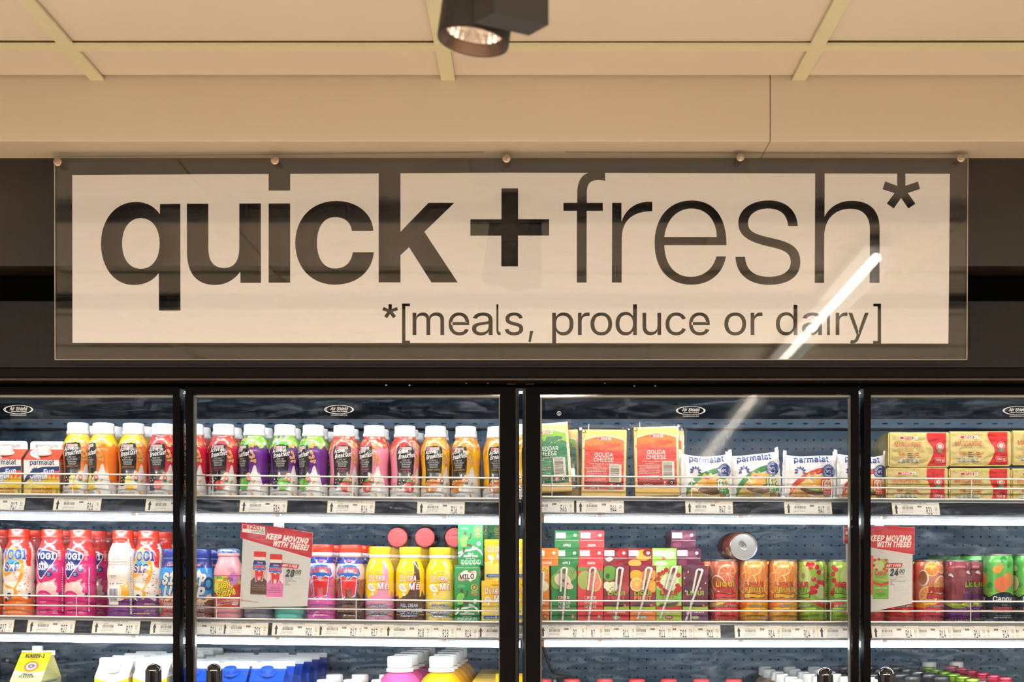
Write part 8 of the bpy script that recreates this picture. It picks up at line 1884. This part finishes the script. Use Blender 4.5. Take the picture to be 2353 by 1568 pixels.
redb = shelf_bottle(18.5, 16, 30, 4, (206, 210, 206), pm('cap_dull_red', (206, 48, 54), .35), 1561.5, DC, 24)
for i, px in enumerate((1249, 1314.5, 1389.5, 1463.5, 1537, 1611, 1686)): spawn(redb, 'juice_bottle', f'red-capped bottle at the lower picture edge, {ORD[i]} from the left of seven', 'bottle', row_at(px, DC), group='red-capped bottles at the lower picture edge')
amb = shelf_bottle(15.8, 22, 30, 4, (206, 150, 84), M_CAPW, 1561, DC, 30, rough=.1)
amb2 = shelf_bottle(15.8, 22, 30, 4, (172, 150, 120), M_CAPW, 1561, DC, 30, rough=.1)
GA = 'white-capped juice bottles by the right handle'
for j, px in enumerate((1829, 1893.5, 1957, 2023)):
    for i in range(6):
        if j == 3 and i > 2: continue
        spawn((amb2, amb2, amb, amb)[j], 'juice_bottle', f'white-capped bottle, {ORD[j]} column by the right handle, {ORD[i]} row from the front', 'bottle', (X(px, DC) - .0016 * i + (.004 if i % 2 else 0), DC + .0625 * i, Z3), group=GA)
blk = shelf_bottle(20.5, 20, 32, 4, (60, 62, 66), pm('cap_black', (38, 42, 46), .3, coat=.5, var=.05), 1554, DC, 24, rough=.1)
GK = 'black-capped bottles on the bottom shelf'
for j, px in enumerate((2031, 2094, 2161)):
    for i in range(5): spawn(blk, 'juice_bottle', f'black-capped bottle, {("left", "middle", "right")[j]} column, {ORD[i]} row from the front', 'bottle', (X(px, DC) - .002 * i, DC + .067 * i, Z3), group=GK)
wbk = shelf_bottle(17.5, 22, 32, 4, (222, 220, 210), M_CAPW, 1547, DC, 26)
spawn(wbk, 'juice_bottle', 'lone white-capped bottle at the back beside the green caps', 'bottle', (X(2135, 2.775), 2.775, Z3), group=GA)
spawn(wbk, 'juice_bottle', 'lone white-capped bottle at the back beside the pink caps', 'bottle', (X(2197, 2.775), 2.775, Z3), group=GA)
def metal_cap(nm, rgb, py):
    H_ = hpx(py, DC) / KC; m = pm(nm, rgb, .25, metal=.6, coat=.3); z0 = H_ - 20
    return [('body', turned([(28, 0), (30, 4), (30, z0 - 60), (22, z0 - 20), (16, z0)], KC, 'body', pm('glass_pale', (150, 160, 150), .1, coat=.5), 36)), ('cap', turned([(15, z0 - 2), (17, z0), (17.4, z0 + 4), (16, z0 + 5), (16, z0 + 6.4), (17.4, z0 + 7.4), (17.4, z0 + 11), (16.2, z0 + 12), (17.2, z0 + 13.4), (17.2, z0 + 17), (15.4, z0 + 19.6), (0, z0 + 20)], KC, 'cap', m, 36))]
for nm, pr, px, dx, G in (('lime green', metal_cap('cap_lime', (156, 206, 60), 1559.5), 2233, .0012, 'lime green capped bottles in a row'), ('raspberry pink', metal_cap('cap_raspberry', (214, 62, 96), 1556.5), 2309, -.0016, 'raspberry pink capped bottles in a row')):
    for i in range(6): spawn(pr, 'juice_bottle', f'{nm} metal-capped bottle, {ORD[i]} from the front of its row', 'bottle', (X(px, DC) + dx * i, DC + .058 * i, Z3), group=G)

# ------------------------------------------------------------------ price tickets in the channels
PAPER, DK = (230, 232, 226), (52, 54, 56)
def ticket(n, x1, title, price, cents, lb, size='300ML', arrow=True, W_=109, flag='D.C', dz=0.0, code='SPARDC 2164051'):
    h = 31.5
    c = Canvas(); c.rect(0, 0, W_, h, PAPER); c.up()
    for i in range(10): c.ell(0.4, 1.6 + i * 3.1, .7, (206, 196, 120), n=6); c.ell(W_ - .4, 1.6 + i * 3.1, .7, (206, 196, 120), n=6)
    c.rect(0, 0, .9, h, (220, 210, 140)); c.rect(W_ - .9, 0, W_, h, (220, 210, 140))
    if arrow: c.poly([(5.5, 17), (9.8, 27.5), (14, 17), (11.8, 17), (11.8, 4), (7.6, 4), (7.6, 17)], DK)
    c.text(title, 22, 28.6, 3.6, DK, al='l', w=min(58, 2.42 * len(title)), bold=.01); c.text(size, 26, 23.2, 2.7, DK, al='l', w=10)
    c.barcode(22, 13.4, 50, 22.6, dark=(70, 72, 74), light=None, seed=len(title) + x1 % 7 if isinstance(x1, int) else 5); c.text('6001008421367', 35.5, 11.2, 1.9, (90, 92, 94), w=27); c.text(code, 21, 7, 2.4, (80, 82, 84), al='l', w=27); c.text('12', 21, 4.2, 2, (90, 92, 94), al='l', w=3); c.text('8/05/2023   0.00/FXOR1', 22, .8, 2, (110, 112, 114), al='l', w=44)
    c.rect(58.5, 20, 68, 24.4, (50, 52, 56)); c.up(); c.text(flag, 63.3, 21, 2.5, (230, 228, 220), w=7, bold=.05); c.text(price, 77.5, 3.0, 17.5, (44, 46, 50), al='l', w=4.9 * len(price), bold=.02); c.text(cents, 98, 11.5, 10.5, (58, 60, 64), al='l', w=6); c.line([(98.5, 7), (103, 7)], .5, DK); c.line([(98.5, 4.4), (103, 4.4)], .5, DK); c.line([(98, 1.2), (104, 1.2)], .4, DK)
    kt = 2.41 / F; x0 = x1 - W_
    sl = 0.0095 if (n == 1 and x1 < 1197) else 0.0125 if x1 < 1197 else 0.0063 if n == 1 else 0.0020
    yb = LS(min(max(x0, -210), 1190) if x1 < 1215 else max(x0, 1200), n) + 37.0
    t = thing('price_ticket', lb, 'price ticket', (X(x0, 2.41), chd(37) - .0030 + dz, Z(yb, 2.41)), (-math.atan(.0003 / (2.41 / F)), math.atan(sl), 0), 'price tickets')
    MB().box(0, W_ * kt, 0, .00035, 0, h * kt).build('paper', pm('ticket_paper', PAPER, .55, var=.01), t)
    put('ticket_print', c.mesh('ticket_print', lambda x, y, l: np.stack([x * kt, -l * .00009, y * kt], 1), INK_M, base=.6, step=.35), t)
T1 = [(59, 'PARMALAT YOGOFUN CUST/TUB', 'R17', '50', 'price ticket R17 50 under the custard cartons at the left edge', '500ML'), (234, 'SPAR ACT BKFST BAN/OATS', 'R16', '99', 'price ticket R16 99 under the orange banana bottles', '300ML'), (445, 'SPAR ACT BKFST WILDBER', 'R16', '99', 'price ticket R16 99 crossing behind the left door seam', '300ML'), (661, 'SPAR ACT BKFST B/CUR APP', 'R16', '99', 'price ticket R16 99 under the purple blackcurrant bottles', '300ML'), (862, 'SPAR ACTIVE BREAKFAST ST', 'R16', '99', 'price ticket R16 99 under the pink strawberry bottles', '300ML'), (1068, 'SPAR ACT BKFST DR YOG H', 'R16', '99', 'price ticket R16 99 under the yellow honey bottles', '300ML'),
      (1319, 'SPAR CHEESE CHEDDAR VACU', 'R46', '99', 'price ticket R46 99 under the cheddar block', '240GR'), (1433, 'SPAR CHEESE GOUDA VACUUM', 'R44', '49', 'price ticket R44 49 under the gouda blocks', '240GR'), (1683, 'PARMALAT CHEDDAR CHEESE', 'R47', '00', 'price ticket R47 00 under the green-banded cheese slices', '200GR'), (1910, 'PARMALAT CHEESE SLICES G', 'R47', '00', 'price ticket R47 00 under the red-banded cheese slices', '200GR'), (2157, 'SPAR MARGARINE BRICK 500', 'R31', '00', 'price ticket R31 00 under the margarine bricks', '500GR')]
for i, (x1, tt, pr, ce, lb, sz) in enumerate(T1): ticket(1, x1, tt, pr, ce, lb, sz)
T2 = [(34, 'YOGI SIP DRINKING YOG AP', 'R27', '00', 'price ticket R27 00 at the left picture edge', 'DEP', '500GR'), (174, 'YOGI SIP DRINKING YOG ST', 'R27', '00', 'price ticket R27 00 under the pink waisted bottles', 'DEP', '500GR'), (323, 'YOGI SIP DRINKING YOG GR', 'R27', '00', 'price ticket R27 00 under the purple-footed waisted bottles', 'DEP', '500GR'), (456, 'CLOVER SIP UP DRNK STRAW', 'R14', '49', 'price ticket partly behind the left door seam under the blue bottles', 'DEP', '300GR'), (516, 'CLOVER SIP UP DRNK BANA', 'R14', '49', 'price ticket R14 49 right of the left door seam', 'DEP', '300GR'), (617, 'PARMALAT STERI STUMPIE S', 'R21', '50', 'price ticket R21 50 under the pink squat bottle', 'D.C', '350ML'), (735, 'PARMALAT STERI STUMPIE', 'R21', '50', 'price ticket R21 50 under the mint squat bottle', 'D.C', '350ML'), (837, 'SUPER M CHOCOLATE 300ML', 'R17', '00', 'price ticket R17 00 with arrow under the brown milk bottle', 'DEP', '300ML'),
      (885, 'SUPER M STRAWBERRY 300ML', 'R17', '00', 'half-covered price ticket R17 00 under the pink-footed milkshake', 'DEP', '300ML'), (992, 'ULTRAMEL MILKSHAKE CHOCO', 'R18', '50', 'price ticket R18 50 with arrow under the milkshakes', 'DEP', '275ML'), (1048, 'ULTRAMEL MILKSHAKE VANIL', 'R18', '50', 'half-covered price ticket R18 50 under the pale cream footed milkshake', 'DEP', '275ML'), (1100, 'NESTLE MILO ACT CHOC', 'R14', '49', 'half-covered price ticket R14 49 under the green malt carton', 'DEP', '250ML'), (1204, 'ULTRAMEL CUSTARD VANILLA', 'R8', '50', 'price ticket under the yellow custard cartons beside the centre door frame', 'DEP', '125ML'),
      (1347, 'SPAR NECTARS RTD APPLE 2', 'R7', '99', 'price ticket R7 99 with arrow under the green apple nectar', 'D.C', '200ML'), (1389, 'SPAR NECTARS RTD GUAVA 2', 'R7', '99', 'half-covered price ticket R7 99 under the red guava nectar', 'D.C', '200ML'), (1462, 'LIQUI FRUIT APPLE 200ML', 'R11', '79', 'half-covered price ticket R11 79 under the dark red apple carton', 'D.C', '200ML'), (1545, 'LIQUI FRUIT MANGO & ORAN', 'R11', '79', 'half-covered price ticket R11 79 under the orange mango carton', 'D.C', '200ML'), (1594, 'LIQUI FRUIT CRANBERRY CO', 'R11', '79', 'half-covered price ticket R11 79 under the light green cranberry carton', 'D.C', '200ML'), (1655, 'LIQUI FRUIT RED GRAPE 20', 'R11', '79', 'half-covered price ticket R11 79 under the purple grape carton', 'D.C', '200ML'),
      (1796, 'LIQUI FRUIT BREAKFAST PU', 'R14', '89', 'price ticket R14 89 with arrow under the orange cans', 'D.C', '300ML'), (1877, 'LIQUI FRUIT ORANGE 300ML', 'R14', '89', 'half-covered price ticket R14 89 under the barcode-turned green can', 'D.C', '300ML'), (1986, 'LIQUI FRUIT CRANBERRY 30', 'R14', '89', 'price ticket crossing behind the right door seam', 'D.C', '300ML'), (2110, 'LIQUI FRUIT APPLE 300ML', 'R14', '89', 'price ticket R14 with arrow right of the right door seam', 'D.C', '300ML'), (2188, 'LIQUI FRUIT C/TE PASSION', 'R14', '99', 'half-covered price ticket R14 99 under the passion fruit can', 'D.C', '300ML'), (2267, 'LIQUI FRUIT RED GRAPE 30', 'R14', '99', 'half-covered price ticket R14 99 under the purple cans', 'D.C', '300ML'), (2333, 'CAPPY JUICE BREAKFAST 33', 'R14', '99', 'half-covered price ticket R14 99 under the tall orange-fruit can', 'D.C', '330ML'), (2400, 'CAPPY JUICE APPLE 330ML', 'R14', '99', 'price ticket cut off by the right picture edge', 'D.C', '330ML')]
prev = None; lv = 0
for x1, tt, pr, ce, lb, fg, sz in T2:
    lv = lv + 1 if prev is not None and x1 - 109 < prev - 1 else 0
    prev = x1
    ticket(2, x1, tt, pr, ce, lb, sz, flag=fg, dz=lv * .0004)
